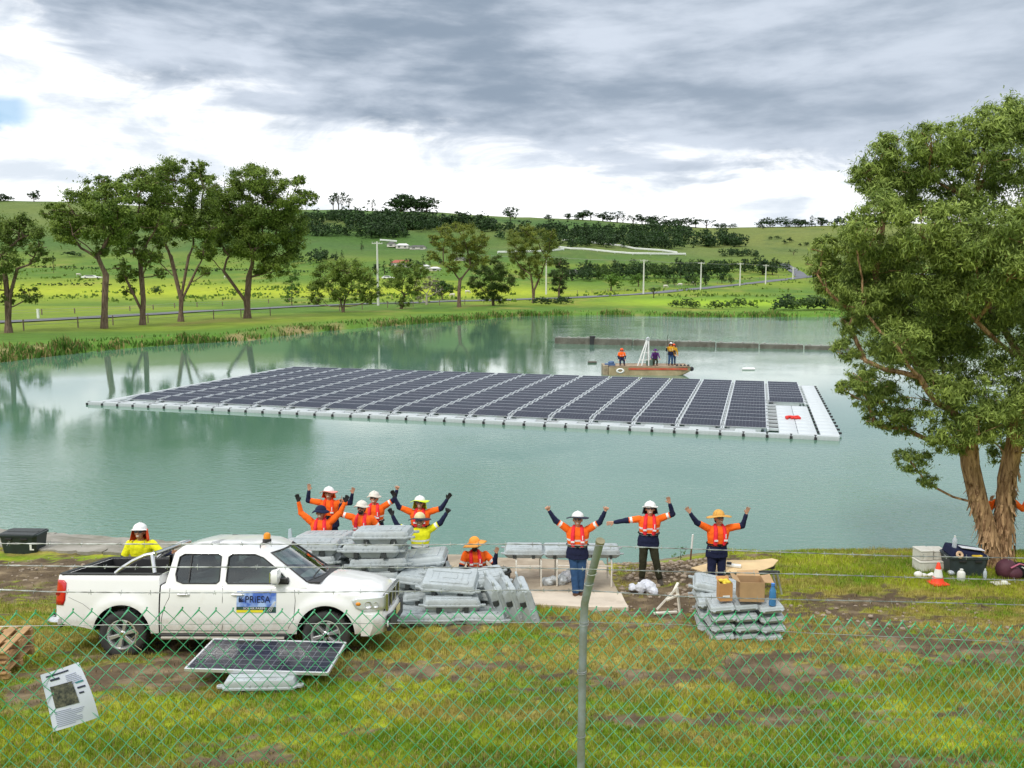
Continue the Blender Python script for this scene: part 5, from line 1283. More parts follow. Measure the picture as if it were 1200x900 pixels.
# kneeling one
put(560, 636.5, 18.2, 'person in an orange brimmed hat crouching low and waving one hand', {-1: ((-.35, -.35, -1), (.25, -.8, -.55)), 1: ((.75, -.1, -.75), (.15, -.2, 1))}, dz=-.785, fix=1.0, hat='orange_tilt', glasses=False, beard=True, lean=(-.05, -.12), sitting=True, legs={-1: (V(-.34, -.26, 1.10), V(-.46, -.50, .88)), 1: (V(.02, -.38, 1.02), V(-.10, -.60, .88))}, head_turn=R(-25), head_tilt=R(-14))
# yellow and lime pair
put(492, 611, 17.2, 'person in a yellow shirt with black gloves, arms spread beside the float stack', {-1: ((-.85, 0, .30), (-.42, -.1, 1)), 1: ((.78, 0, .52), (.62, -.1, 1))}, shirt=('yellow',), vest=False, hat='straw_navy', glove=(True, True), hands=('open', 'fist'), skin=M_skin2, body_w=1.08)
put(492, 590, 19.05, 'person in a lime brimmed helmet with spread arms behind the yellow shirt', {-1: ((-.95, 0, .40), (-.38, -.1, 1)), 1: ((1, 0, .30), (.62, -.1, 1))}, hat='lime', glove=(True, True), tape=False)
# cream helmets pair
put(424, 596, 18.45, 'person in a cream helmet with one finger pointing up above the grey floats', {-1: ((-.85, 0, .18), (.12, -.1, 1)), 1: ((.55, .2, -.8), (-.2, -.4, -.9))}, hat='cream', hands=('point', 'open'), beard=True, skin=M_skin2, yaw=R(-8))
put(438.5, 584.5, 19.5, 'person in a cream helmet standing behind the bearded one, right fist high', {-1: ((-.35, .2, -1), (-.1, -.4, -.9)), 1: ((.80, 0, .52), (.32, -.1, 1))}, hat='cream', hands=('open', 'fist'))
# orange pair
put(376, 601.5, 17.98, 'person all in orange sleeves with black gloves raised above the float stack', {-1: ((-.62, 0, .55), (-.15, -.1, 1)), 1: ((.75, 0, .70), (.45, -.1, 1))}, hat='bucket', glove=(True, True), tape=False, long_sleeve='orange', skin=M_skin2, glasses=False, hem='main')
put(385.5, 579, 20.1, 'person in a white helmet and red brim waving behind the orange sleeves', {-1: ((-.85, 0, .15), (.12, -.1, 1)), 1: ((.6, 0, .0), (.25, -.2, 1))}, hat='white_red', tape=False, glasses=False, vest_mat=cloth('orange_red_vest', (.9, .07, .02)))
# yellow shirt behind the truck
put(165, 622.5, 15.5, 'person in a plain yellow shirt leaning on the tray of the white vehicle', {-1: ((-.45, -.1, -1), (.1, -.5, -.85)), 1: ((.72, -.2, -.62), (.9, -.55, .28))}, shirt=('yellow',), vest=False, hat='white_redflap', tape=False, yaw=R(3), body_w=1.08, lean=(.02, -.08), skin=M_skin2, group='workers beside the truck')
# mostly hidden behind the tree
put(1178, 578, 20.0, 'person in red sleeves almost hidden behind the trunk of the big tree', {-1: ((-.65, 0, -.75), (.15, -.2, 1)), 1: ((.80, 0, -.62), (.20, -.2, 1))}, tape=False, vest=False, hat='bucket', long_sleeve='main', hem='navy', group='worker under the tree')
# barge crew
Gb = 'crew standing on the barge'
def crew(x, y, label, arms, sc=1.0, **k):
    return person(tuple(bw(x, y)), label, arms, scale=sc, vox=.014, group=Gb, **k)
crew(Lh*.15+.1, -.3, 'person in an orange hood sitting at the left end of the barge', {-1: ((-.3, -.2, -1), (.1, -.5, -.8)), 1: ((.3, -.2, -1), (-.1, -.5, -.8))}, sc=.95, hat='orange_cap', tape=False, vest_mat=M_orange, sitting=True, legs={-1: (V(-.15, -.35, .86), V(-.16, -.42, .47)), 1: (V(.15, -.35, .86), V(.18, -.40, .47))}).location.z = DECK-.36
crew(Lh*.585, -.2, 'person in purple with a wide hat bending over in the middle of the barge', {-1: ((-.3, -.5, -.9), (-.4, -.6, -.6)), 1: ((.3, -.5, -.9), (.1, -.6, -.6))}, sc=.92, shirt=('purple',), hat='purple', vest=False, tape=False, long_sleeve='main', hem='main', pants=M_olive, sitting=True, lean=(-.05, -.25), legs={-1: (V(-.13, -.30, .76), V(-.13, -.10, .43)), 1: (V(.13, -.30, .76), V(.13, -.10, .43))}).location.z = DECK-.32
crew(Lh*.775, -.25, 'person in a white cap and gold shirt holding a pole upright on the barge', {-1: ((-.5, -.3, -.8), (-.1, -.6, .75)), 1: ((.3, -.1, -1), (.1, -.3, -.9))}, hat='white_red', shirt=('khaki',), pants=M_jean, tape=False, vest_mat=cloth('gold_vest', (.70, .36, .03)), hands=('fist', 'open'))
crew(Lh*.825, .25, 'person in a gold coat standing just behind the one with the pole', {-1: ((-.3, -.1, -1), (.1, -.4, -.9)), 1: ((.3, -.1, -1), (.1, -.3, -.9))}, sc=.92, hat='orange_cap', shirt=('khaki',), pants=M_jean, vest=False, tape=False, long_sleeve='main', hem='main')
m = MB(); pp = bw(Lh*.775-.33, -.48); m.tube([pp+V(0, 0, .03), pp+V(.0, 0, 2.35)], .018, 8); m.tube([pp+V(0, 0, 2.35), pp+V(.05, 0, 2.42), pp+V(.10, 0, 2.36)], .012, 6)
tag(m.build('boat_hook', M_olive), 'thin upright boat hook held on the right half of the barge', 'pole')
# ------------------------------------------------------------------ concrete slab and aprons following the bank
M_conc = mat('pale_concrete', (.60, .52, .42), .9, var=.12, scale=1.6, bump=.3, bscale=25, dirt=(.36, .29, .21), wear=(.48, .72))
M_conc2 = mat('grey_concrete', (.30, .28, .24), .9, var=.2, scale=1.5, bump=.5, bscale=12, dirt=(.16, .15, .11), wear=(.42, .65))
def patch(name, quad, off, m_, label=None, cat=None, nu=14, nv=14, th=.10, kind='structure', jag=0.0, group=None):
    a, b, c, d = [Vector(q) for q in quad]; top = []
    for j in range(nv+1):
        v = j/nv; row = []
        for i in range(nu+1):
            u = i/nu; q = (a*(1-u)+b*u)*(1-v)+(d*(1-u)+c*u)*v
            if jag and (i in (0, nu) or j in (0, nv)): q = q+Vector((rr.uniform(-jag, jag), rr.uniform(-jag, jag)))
            row.append((q.x, q.y))
        top.append(row)
    arr_ = np.array(top); z = Zt(arr_[..., 0], arr_[..., 1])
    for _ in range(6): z = (z+np.pad(z, 1, mode='edge')[:-2, 1:-1]+np.pad(z, 1, mode='edge')[2:, 1:-1]+np.pad(z, 1, mode='edge')[1:-1, :-2]+np.pad(z, 1, mode='edge')[1:-1, 2:])/5
    z = np.maximum(z, .02)+off
    m = MB(); n = nu+1
    vs = [(top[j][i][0], top[j][i][1], z[j, i]) for j in range(nv+1) for i in range(n)]
    k = len(vs); vs += [(x, y, zz-th) for x, y, zz in vs]
    fs = []
    for j in range(nv):
        for i in range(nu): p = j*n+i; fs.append((p, p+1, p+n+1, p+n)); fs.append((k+p, k+p+n, k+p+n+1, k+p+1))
    rim = [j for j in range(n)]+[j*n+nu for j in range(1, nv+1)]+[nv*n+i for i in range(nu-1, -1, -1)]+[j*n for j in range(nv-1, 0, -1)]
    for q in range(len(rim)): p, r = rim[q], rim[(q+1) % len(rim)]; fs.append((p, k+p, k+r, r))
    m.add(vs, fs); o = m.build(name, m_, smooth=30); tag(o, label, cat, group, kind); return o
patch('concrete_slab', [(-.62, 15.86), (2.24, 15.78), (2.26, 17.0), (-.60, 17.05)], .07, M_conc, 'pale concrete slab the person in jeans stands on', 'slab', kind=None)
patch('concrete_slab', [(-.60, 17.06), (2.22, 17.01), (2.20, 20.1), (-.75, 20.1)], .055, mat('shaded_concrete', (.42, .35, .26), .9, var=.2, scale=1.5, bump=.3, dirt=(.26, .20, .14), wear=(.42, .62)), 'stained, shade-darkened rear concrete slab under the white frames, reaching the water', 'slab', kind=None)  # rear slab's darker tone has its shade painted in
patch('concrete_slab', [(-4.3, 19.0), (-.80, 19.1), (-.80, 21.6), (-4.3, 22.2)], .05, mat('tan_concrete', (.40, .33, .24), .9, var=.15, scale=1.5, bump=.4, dirt=(.26, .22, .16)), 'tan concrete ramp at the waterline behind the crouching person', 'slab', kind=None, jag=.05)
for i, (x0, x1, y0, y1) in enumerate([(-16.5, -12.9, 21.5, 24.2), (-12.85, -10.2, 20.9, 23.6), (-10.15, -7.6, 20.5, 23.0), (-7.55, -4.4, 20.0, 22.5)]):
    patch('shore_slab', [(x0, y0), (x1, y0-.35), (x1-.1, y1-.45), (x0-.1, y1)], .05+.012*i, M_conc2, ['cracked grey shoreline slab at the far left behind the tub', 'cracked grey shoreline slab right of the black tub', 'cracked grey shoreline slab left of the yellow shirt', 'cracked grey shoreline slab behind the truck cabin'][i], 'slab', kind=None, jag=.06)
# ------------------------------------------------------------------ white tubular tables with floats on top
M_wsteel = mat('white_tube_steel', (.72, .68, .60), .45, var=.08, dirt=(.5, .4, .3), scale=6, wear=(.6, .8))
def frame_table(x0, x1, y0, y1, H, label):
    zc0 = Z1((x0+x1)/2, y0)+.06; zc1 = Z1((x0+x1)/2, y1)+.05; r = empty('tube_table', ((x0+x1)/2, (y0+y1)/2, (zc0+zc1)/2), 0, label, 'table', 'white tube tables on the slab')
    o = r.location; T = zc0+H-o.z
    for s in (-1, 1):
        x = s*(x1-x0)/2; yf, yb = y0-o.y, y1-o.y
        m = MB(); m.tube([(x, yf, zc0-o.z), (x, yf, T-.06), (x+.0, yf+.02, T-.015), (x, yf+.08, T)], .017, 8); m.build('leg', M_wsteel, r)
        m = MB(); m.tube([(x, yb, zc1-o.z), (x, yb, T-.06), (x+.0, yb-.02, T-.015), (x, yb-.08, T)], .017, 8); m.build('leg', M_wsteel, r)
        m = MB(); m.tube([(x, yf+.08, T), (x, yb-.08, T)], .017, 8); m.build('side_rail', M_wsteel, r)
    for y, zz in ((y0-o.y, T-.10), (y1-o.y, T-.10)):
        m = MB(); m.tube([(-(x1-x0)/2, y, zz), ((x1-x0)/2, y, zz)], .014, 8); m.build('cross_rail', M_wsteel, r)
    return zc0+H
PILE[0] = None
tt = frame_table(.09, .62, 17.55, 18.35, .55, 'left white tube table under the grey floats')
tt = frame_table(.96, 1.48, 17.55, 18.35, .55, 'middle white tube table behind the person in jeans')
tt = frame_table(1.60, 2.12, 17.55, 18.35, .55, 'right white tube table under the grey floats')
for i, (x, w) in enumerate([(.26, .76), (1.10, .76), (1.93, .72)]):
    put_float(x, 17.95, tt+.02, (-2, 0, (-1, 2, -2)[i]), f'grey float lying on the {["left", "middle", "right"][i]} white tube table', 'grey floats on the tables', w)
# ------------------------------------------------------------------ tubs
def tub(loc, L, W, H, m_, label, rz=0, lid=False):
    r = empty('plastic_tub', loc, rz, label, 'tub')
    def ro(l, w, z, c=.08): return [(-l/2+c, -w/2, z), (l/2-c, -w/2, z), (l/2, -w/2+c, z), (l/2, w/2-c, z), (l/2-c, w/2, z), (-l/2+c, w/2, z), (-l/2, w/2-c, z), (-l/2, -w/2+c, z)]
    m = MB(); m.loft([ro(L*.86, W*.86, .0), ro(L*.98, W*.98, H*.9), ro(L*1.04, W*1.04, H*.9), ro(L*1.04, W*1.04, H), ro(L*.94, W*.94, H), ro(L*.84, W*.84, .04)]); m.build('tub_shell', m_, r, smooth=40)
    for s in (-1, 1):
        m = MB(); m.box((s*L*.2, -W*.5-.01, H*.80), (L*.18, .02, .05)); m.build('grip', M_black, r, smooth=0, bevel=.008)
    return r
q = GT(22, 650); M_tub = mat('dark_green_tub', (.020, .032, .032), .45, var=.2)
t_ = tub((q.x-.05, q.y+.35, Z1(q.x, q.y+.3)-.02), .98, .62, .50, M_tub, 'dark green plastic tub with a white mark, at the left edge by the water', R(-3))
m = MB(); m.box((.36, -.308, .20), (.05, .008, .14)); m.box((.39, -.306, .14), (.10, .008, .03)); m.build('white_mark', M_white, t_, smooth=0)
m = MB(); m.box((0, 0, .505), (.9, .55, .02)); m.box((0, 0, .52), (.8, .1, .02)); m.build('inner_lid', M_dark, t_, smooth=0, bevel=.01)
q = GT(1137, 676); rx, ry, rz_ = q.x, q.y+.3, Z1(q.x, q.y+.3)
t2 = tub((rx, ry, rz_), .88, .60, .46, mat('charcoal_tub', (.030, .042, .048), .5, var=.2), 'charcoal plastic tub full of gear under the big tree', R(-2))
m = MB(); m.loft([[(-.42, -.25, .44), (.40, -.25, .44), (.42, .27, .46), (-.40, .27, .46)], [(-.36, -.20, .60), (.38, -.22, .50), (.40, .25, .54), (-.34, .25, .66)]]); tag(m.build('gear_bag', M_navy, smooth=30, bevel=.03, loc=(rx, ry, rz_+.0)), 'dark navy bag heaped on top of the charcoal tub', 'bag')
m = MB(); m.box((0, 0, 0), (.5, .22, .012)); tag(m.build('paper_sheet', mat('pale_paper', (.72, .74, .80), .7, var=.02), smooth=0, loc=(rx+.12, ry-.05, rz_+.60), rot=(R(-4), R(6), R(-8))), 'pale paper sheet lying on the bag in the charcoal tub', 'paper')
m = MB(); m.lathe([(.03, -.02), (.075, -.02), (.085, .01), (.06, .03), (.03, .02), (.03, -.02)], 16); tag(m.build('tape_roll', mat('tan_tape', (.60, .40, .25), .5), loc=(rx-.26, ry-.28, rz_+.52), rot=(R(60), 0, 0)), 'tan roll of tape resting on the front of the charcoal tub', 'tape roll')
m = MB(); m.box((0, 0, 0), (.16, .06, .04)); m.ball((.1, 0, 0), (.05, .03, .03)); tag(m.build('yellow_cutter', mat('tool_yellow', (.75, .50, .03), .5), smooth=30, loc=(rx+.10, ry-.30, rz_+.49)), 'yellow hand tool on the rim of the charcoal tub', 'tool')
def bottle(loc, r, h, m_, label, cap=M_white, name='bottle', cat='bottle'):
    b = empty(name, loc, 0, label, cat); m = MB(); m.lathe([(0, 0), (r*.9, 0), (r, .02), (r, h*.62), (r*.85, h*.75), (r*.35, h*.88), (r*.35, h*.92), (0, h*.92)], 16); m.build('bottle_body', m_, b)
    m = MB(); m.lathe([(0, h*.91), (r*.42, h*.91), (r*.42, h), (0, h)], 12); m.build('cap', cap, b); return b
M_clear = mat('translucent_plastic', (.70, .76, .84), .15, var=.05, trans=.4); M_wplastic = mat('white_plastic', (.76, .76, .72), .35, var=.04)
bottle((rx-.25, ry-.02, rz_+.60), .05, .28, M_clear, 'clear water bottle standing on the bag in the charcoal tub')
q = GT(1126, 680); bottle((q.x, q.y, q.z), .085, .26, M_wplastic, 'white plastic jug on the grass in front of the charcoal tub')
q = GT(1157, 680); bottle((q.x-.05, q.y+.02, q.z), .04, .26, M_clear, 'slim clear bottle leaning at the right corner of the charcoal tub')
q = GT(1076, 677); m = MB(); m.ball((0, 0, .07), (.10, .08, .08)); m.ball((.12, .02, .05), (.09, .06, .05)); m.lathe([(.03, 0), (.06, .12), (.05, .12), (.02, 0)], 12, Matrix.Translation((.2, 0, .05)) @ Matrix.Rotation(R(80), 4, 'Y')); tag(m.build('plastic_wrapper', M_wplastic, loc=tuple(q)), 'crumpled white wrapper on the grass left of the traffic cone', 'wrapper')
# foam boxes
M_foam = mat('white_foam', (.66, .64, .58), .8, var=.1, scale=4, bump=.3, bscale=60, dirt=(.42, .38, .32))
q = GT(1098, 672); fx, fy, fz = q.x+.02, q.y+.35, Z1(q.x, q.y+.3)
for i, (dx, w, h, zo, lab) in enumerate([(-.02, .66, .24, 0, 'long grubby white foam box at the bottom, behind the traffic cone'), (-.17, .30, .24, .245, 'upper left white foam box behind the traffic cone'), (.17, .28, .22, .245, 'upper right white foam box behind the traffic cone')]):
    b = empty('foam_box', (fx+dx, fy+.05*i, fz+zo), R(rr.uniform(-6, 6)), lab, 'foam box'); 
    m = MB(); m.box((0, 0, h*.42), (w, .36, h*.84)); m.build('foam_tray', M_foam, b, smooth=0, bevel=.015)
    m = MB(); m.box((0, 0, h*.92), (w+.02, .38, h*.14)); m.build('foam_lid', M_foam, b, smooth=0, bevel=.012)
q = GT(1115, 674); m = MB(); m.ball((0, 0, .06), (.10, .07, .06)); m.ball((.06, .02, .12), (.05, .04, .08)); tag(m.build('plastic_bag', M_clear, loc=tuple(q)), 'small clear plastic bag between the foam boxes and the charcoal tub', 'bag')
# traffic cone
q = GT(1098.5, 684); M_cone = mat('cone_orange', (.90, .06, .015), .5, var=.05)
cn = empty('traffic_cone', tuple(q), R(10), 'orange traffic cone with one white band on the grass', 'traffic cone')
m = MB(); m.box((0, 0, .02), (.36, .36, .035)); m.build('cone_base', M_cone, cn, smooth=0, bevel=.012)
m = MB(); m.lathe([(.15, .03), (.13, .06), (.102, .17)], 24); m.lathe([(.062, .34), (.030, .47), (.022, .48), (0, .48)], 24); m.mi = 1; m.lathe([(.102, .17), (.062, .34)], 24); m.build('cone_body', [M_cone, M_white], cn)
# backpack and bags right of the trunk
q = GT(1188, 682); M_pack = mat('maroon_nylon', (.08, .02, .035), .7, var=.2, bump=.5, bscale=10)
bp_ = empty('backpack', (q.x+.1, q.y+.25, q.z), R(15), 'black and maroon backpack slumped on the grass at the foot of the big tree', 'backpack')
m = MB(); m.ball((-.12, .05, .20), (.24, .20, .24), 16, 10); m.ball((-.02, -.08, .14), (.20, .14, .15), 14, 8); m.build('pack_body', M_pack, bp_)
m = MB(); m.ball((.22, .0, .16), (.24, .22, .18), 16, 10); m.build('pack_pocket', M_blackc, bp_)
m = MB(); m.tube([(-.2, -.15, .30), (-.02, -.20, .40), (.18, -.22, .34), (.34, -.25, .12)], .018, 6); m.build('strap', mat('pink_strap', (.45, .12, .2), .7), bp_)
m = MB(); m.tube([(.05, -.20, .32), (.2, -.26, .22), (.30, -.26, .03)], .012, 6); m.build('piping', M_white, bp_)
q = GT(1172, 684); m = MB(); m.box((0, 0, .015), (.36, .2, .02)); m.ball((.1, 0, .04), (.08, .06, .03)); tag(m.build('folded_sheet', M_wplastic, smooth=30, loc=tuple(q), rot=(0, 0, .2)), 'flat white plastic sheet in front of the backpack', 'sheet')
# tan sheet on trolley
M_tan = mat('tan_ply', (.68, .50, .27), .8, var=.08, scale=3)
tcx, tcy = 4.85, 17.35; tz = Z1(tcx, tcy); tr = empty('sheet_trestle', (tcx, tcy, tz), 0, 'tan board lying on a low dark trestle in the grass right of the straw hat', 'board')
def rel(px, py, Y): q_ = P(px, py, Y); return (q_.x-tcx, q_.y-tcy, q_.z-tz)
HB = .50; out = []
for px, py in [(810, 666), (836, 659), (858, 657), (884, 657), (905, 655), (912, 657), (906, 664), (896, 668), (880, 671), (845, 671), (828, 672)]:
    g_ = G(px, py, tz+HB); out.append((g_.x-tcx, g_.y-tcy))
m = MB(); m.prism(out, HB, HB+.015); m.build('board', M_tan, tr, smooth=0)
ys_ = [b for a, b in out]; xs_ = [a for a, b in out]
m = MB(); m.box((.15, 0, HB-.04), (1.25, .06, .07)); m.box((.15, .35, HB-.04), (1.25, .06, .07)); m.build('trestle_rail', M_dark, tr, smooth=0)
for x in (-.40, .10, .72):
    for y in (-.02, .36): m = MB(); m.bar((x, y, HB-.05), (x+(.12 if x > 0 else -.1), y, -.02), .035, .035); m.build('trestle_leg', M_steel, tr, smooth=0)
g_ = G(860, 664, tz+HB+.02); m = MB(); m.box((0, 0, .03), (.30, .12, .05)); m.mi = 1; m.box((-.10, 0, .07), (.10, .10, .04)); tag(m.build('tool_case', [M_wplastic, M_black], smooth=0, bevel=.01, loc=(g_.x, g_.y, tz+HB+.015), rot=(0, 0, -.3)), 'small white and black tool case lying on the tan board', 'case')
# white bag, folded stand, stake, bits
def lump(loc, d, label, m_, seed, name='plastic_bag', cat='bag'):
    r2 = random.Random(seed); mb = MB(); 
    for k in range(9): mb.ball((r2.uniform(-.5, .5)*d[0], r2.uniform(-.4, .4)*d[1], d[2]*r2.uniform(.15, .6)), (d[0]*r2.uniform(.15, .33), d[1]*r2.uniform(.2, .35), d[2]*r2.uniform(.2, .5)), 9, 6)
    o = remeshed(mb, name, m_, .02, 1); dm = o.modifiers.new('d', 'DISPLACE'); tx = bpy.data.textures.new('crumple', 'CLOUDS'); tx.noise_scale = .09; dm.texture = tx; dm.strength = .06; bake(o)
    o.location = loc; return tag(o, label, cat)
M_bagw = mat('grey_white_sack', (.60, .62, .68), .6, var=.15, scale=10, bump=.8, bscale=25)
q = GT(756, 696); lump((q.x, q.y+.1, q.z), (.50, .30, .26), 'lumpy white sack on bare dirt in front of the olive trousers', M_bagw, 3)
q = GT(650, 688); lump((q.x, q.y+.05, q.z+.06), (.42, .25, .24), 'crumpled clear plastic heap under the left of the white tables', mat('clear_wrap', (.45, .48, .50), .3, var=.3, scale=12, bump=1, bscale=30), 4, 'plastic_wrap', 'plastic wrap')
q = GT(664, 686); lump((q.x+.02, q.y+.1, q.z+.06), (.20, .18, .28), 'small white crumpled bag behind the legs of the person in jeans', M_bagw, 5)
q = GT(797, 720); st = empty('folded_stand', (q.x, q.y, q.z), 0, 'collapsed white metal stand on the bare ground left of the boxes', 'stand')
for a, b, w in [((0, 0, 0), (-.06, .05, .50), .05), ((-.06, .05, .50), (-.42, .1, .06), .045), ((-.50, -.02, .03), (-.06, .0, .05), .05), ((-.26, .0, .28), (-.02, .02, .38), .04), ((-.12, .05, .42), (-.02, .15, .56), .05)]:
    m = MB(); m.bar(a, b, w, .03); m.build('bar', M_wsteel, st, smooth=0)
q = GT(809, 657); sk = empty('marker_stake', tuple(q), 0, 'white topped wooden stake at the water edge between two people', 'stake', rot=(0, R(4), 0))
m = MB(); m.tube([(0, 0, -.05), (0, 0, .30)], .022, 8); m.build('stake_foot', mat('rusty_wood', (.16, .09, .05), .8), sk); m = MB(); m.tube([(0, 0, .30), (.0, 0, .66)], .024, 8); m.build('stake_top', M_white, sk)
q = P(338, 620, 17.9); m = MB(); m.loft([[(-.05, -.02, 0), (.05, -.02, 0), (.05, .02, 0), (-.05, .02, 0)], [(-.02, -.02, 1.0), (.08, -.02, 1.0), (.08, .02, 1.0), (-.02, .02, 1.0)], [(.0, -.01, 1.30), (.06, -.01, 1.32), (.06, .01, 1.32), (.0, .01, 1.30)]]); 
tag(m.build('plastic_offcut', mat('pale_blue_plastic', (.55, .66, .75), .5), loc=(q.x, 17.9, Z1(q.x, 17.9)), smooth=0), 'pale upright plastic strip at the left of the float stacks', 'plastic strip')
m = MB()
for i in range(3):
    m.mi = 0
q = GT(2, 797); M_wood = mat('raw_timber', (.42, .25, .11), .8, var=.25, scale=5, bump=.3)
pa = empty('timber_pallet', (q.x-.50, q.y+.35, q.z), R(8), 'stack of raw timber pallets cut by the left edge of the view', 'pallet')
for L_ in range(3):
    for y in (-.4, 0, .4): m = MB(); m.box((0, y, .06+.15*L_), (1.1, .09, .08)); m.build('bearer', M_wood, pa, smooth=0, bevel=.004)
    for k in range(6): m = MB(); m.box((-.48+.19*k, 0, .115+.15*L_), (.12, .95, .022)); m.build('deck_board', M_wood, pa, smooth=0, bevel=.003)
# black tub behind crouching person
q = GT(594, 680); t3 = tub((-.35, 17.75, Z1(-.35, 17.75)+.02), .62, .4, .34, M_dark, 'low black crate between the crouching person and the tables', R(12))
# little shrub near the stake, stones
def rock(loc, r, label, m_):
    mb = MB(); mb.ball((0, 0, 0), r, 8, 6); mb.v = [tuple(c*(1+rr.uniform(-.18, .18)) for c in p) for p in mb.v]; return tag(mb.build('rock', m_, smooth=50, loc=loc), label, 'rock', 'rocks on the bare bank')
M_rock = mat('bank_stone', (.30, .24, .18), .9, var=.3, scale=8, bump=.6, bscale=20)
def scatter_rocks():
    m = MB()
    for k in range(700):
        u = rr.random()
        x, y = (rr.uniform(2.3, 5.2), rr.uniform(17.0, 20.3)) if u < .55 else ((rr.uniform(-12, -4.5), rr.uniform(18.0, 20.3)) if u < .8 else (rr.uniform(2.2, 9), rr.uniform(14.2, 16.4)))
        s = rr.uniform(.012, .045)*(1.5 if u < .3 else 1); n0 = len(m.v); m.ball((0, 0, 0), (s*rr.uniform(.8, 1.6), s*rr.uniform(.7, 1.3), s*.7), 6, 4)
        zz_ = Z1(x, y)+s*.3; m.v[n0:] = [(x+a*(1+rr.uniform(-.2, .2)), y+b*(1+rr.uniform(-.2, .2)), zz_+c) for a, b, c in m.v[n0:]]
    tag(m.build('loose_stones', M_rock, smooth=0), 'loose stones and clods on the bare bank', 'stones', kind='stuff')
scatter_rocks()
# ------------------------------------------------------------------ trees
M_leaf = leaf_mat('tree_leaves', .55, .30); 
def bark_mat(name, c1, c2, sc=6):
    m = bpy.data.materials.new(name); m.use_nodes = True; nt = m.node_tree; b = nt.nodes['Principled BSDF']; b.inputs['Roughness'].default_value = .85; b.inputs['Specular IOR Level'].default_value = .15
    tc = node(nt, 'ShaderNodeTexCoord'); mp = node(nt, 'ShaderNodeMapping'); mp.inputs['Scale'].default_value = (1, 1, .18); nt.links.new(tc.outputs['Object'], mp.inputs[0])
    n = node(nt, 'ShaderNodeTexNoise'); n.inputs['Scale'].default_value = sc; n.inputs['Detail'].default_value = 9; n.inputs['Roughness'].default_value = .7; n.inputs['Distortion'].default_value = .6; nt.links.new(mp.outputs[0], n.inputs[0])
    r = node(nt, 'ShaderNodeValToRGB'); r.color_ramp.elements[0].position = .36; r.color_ramp.elements[0].color = (*c1, 1); r.color_ramp.elements[1].position = .62; r.color_ramp.elements[1].color = (*c2, 1); nt.links.new(n.outputs[0], r.inputs[0]); nt.links.new(r.outputs[0], b.inputs['Base Color'])
    bp = node(nt, 'ShaderNodeBump'); bp.inputs['Strength'].default_value = .9; bp.inputs['Distance'].default_value = .05; nt.links.new(n.outputs[0], bp.inputs['Height']); nt.links.new(bp.outputs[0], b.inputs['Normal']); return m
M_bark = bark_mat('gum_bark', (.07, .045, .03), (.24, .17, .12)); M_paper = bark_mat('paperbark', (.09, .040, .018), (.62, .40, .22), 13); M_darkbark = bark_mat('dark_bark', (.05, .035, .025), (.13, .09, .06)); M_palebark = bark_mat('pale_bark', (.25, .22, .17), (.5, .46, .38))
def clump_leaves(cl, per_m3, size, aspect, rng, c0, c1, sub=16, droop=.3, tint=None, maxn=400000):
    """leaf quads gathered in sub clumps inside the ellipsoidal clumps cl = (x,y,z,rx,ry,rz)"""
    VS = []; CS = []
    for (x, y, z, rx, ry, rz) in cl:
        n = max(12, int(per_m3*(rx*ry*rz)**(2/3)))
        k = sub; d = rng.normal(size=(k, 3)); d /= np.linalg.norm(d, axis=1)[:, None]; rad = rng.uniform(.35, .98, k)**.6
        sc = d*rad[:, None]*np.array([rx, ry, rz]); sr = rng.uniform(.20, .48, k)*min(rx, ry, rz)
        w = rng.integers(0, k, n); off = rng.normal(size=(n, 3)); off /= np.linalg.norm(off, axis=1)[:, None]+1e-9; off *= np.clip(np.abs(rng.normal(0, .62, n)), 0, 1.7)[:, None]
        p = sc[w]+off*sr[w][:, None]*np.array([1.25, 1.25, .85]); c = np.array([x, y, z])
        out = p/np.array([rx, ry, rz]); out /= np.linalg.norm(out, axis=1)[:, None]+1e-6
        nrm = out*.55+off*.5+rng.normal(size=(n, 3))*.55+np.array([0, 0, .35]); nrm /= np.linalg.norm(nrm, axis=1)[:, None]
        t = np.cross(nrm, rng.normal(size=(n, 3))); t[:, 2] -= droop; t -= nrm*(t*nrm).sum(1)[:, None]; t /= np.linalg.norm(t, axis=1)[:, None]+1e-6; b = np.cross(nrm, t)
        L = size*rng.uniform(.6, 1.35, n)[:, None]; W = L*aspect; q = c+p
        VS.append(np.stack([q-t*L*.5, q+b*W*.5-t*L*.05, q+t*L*.5, q-b*W*.5-t*L*.05], 1))
        sub_t = rng.uniform(0, 1, k)[w]; mixv = np.clip(sub_t*.6+rng.uniform(0, .5, n), 0, 1)[:, None]
        col = np.array(c0)*(1-mixv)+np.array(c1)*mixv; CS.append(col*rng.uniform(.75, 1.3, (n, 1)))
    V_ = np.concatenate(VS); C_ = np.concatenate(CS); n = len(V_)
    return V_.reshape(-1, 3), np.arange(n*4).reshape(n, 4), np.repeat(np.concatenate([np.clip(C_, 0, 1), np.ones((n, 1))], 1), 4, 0)
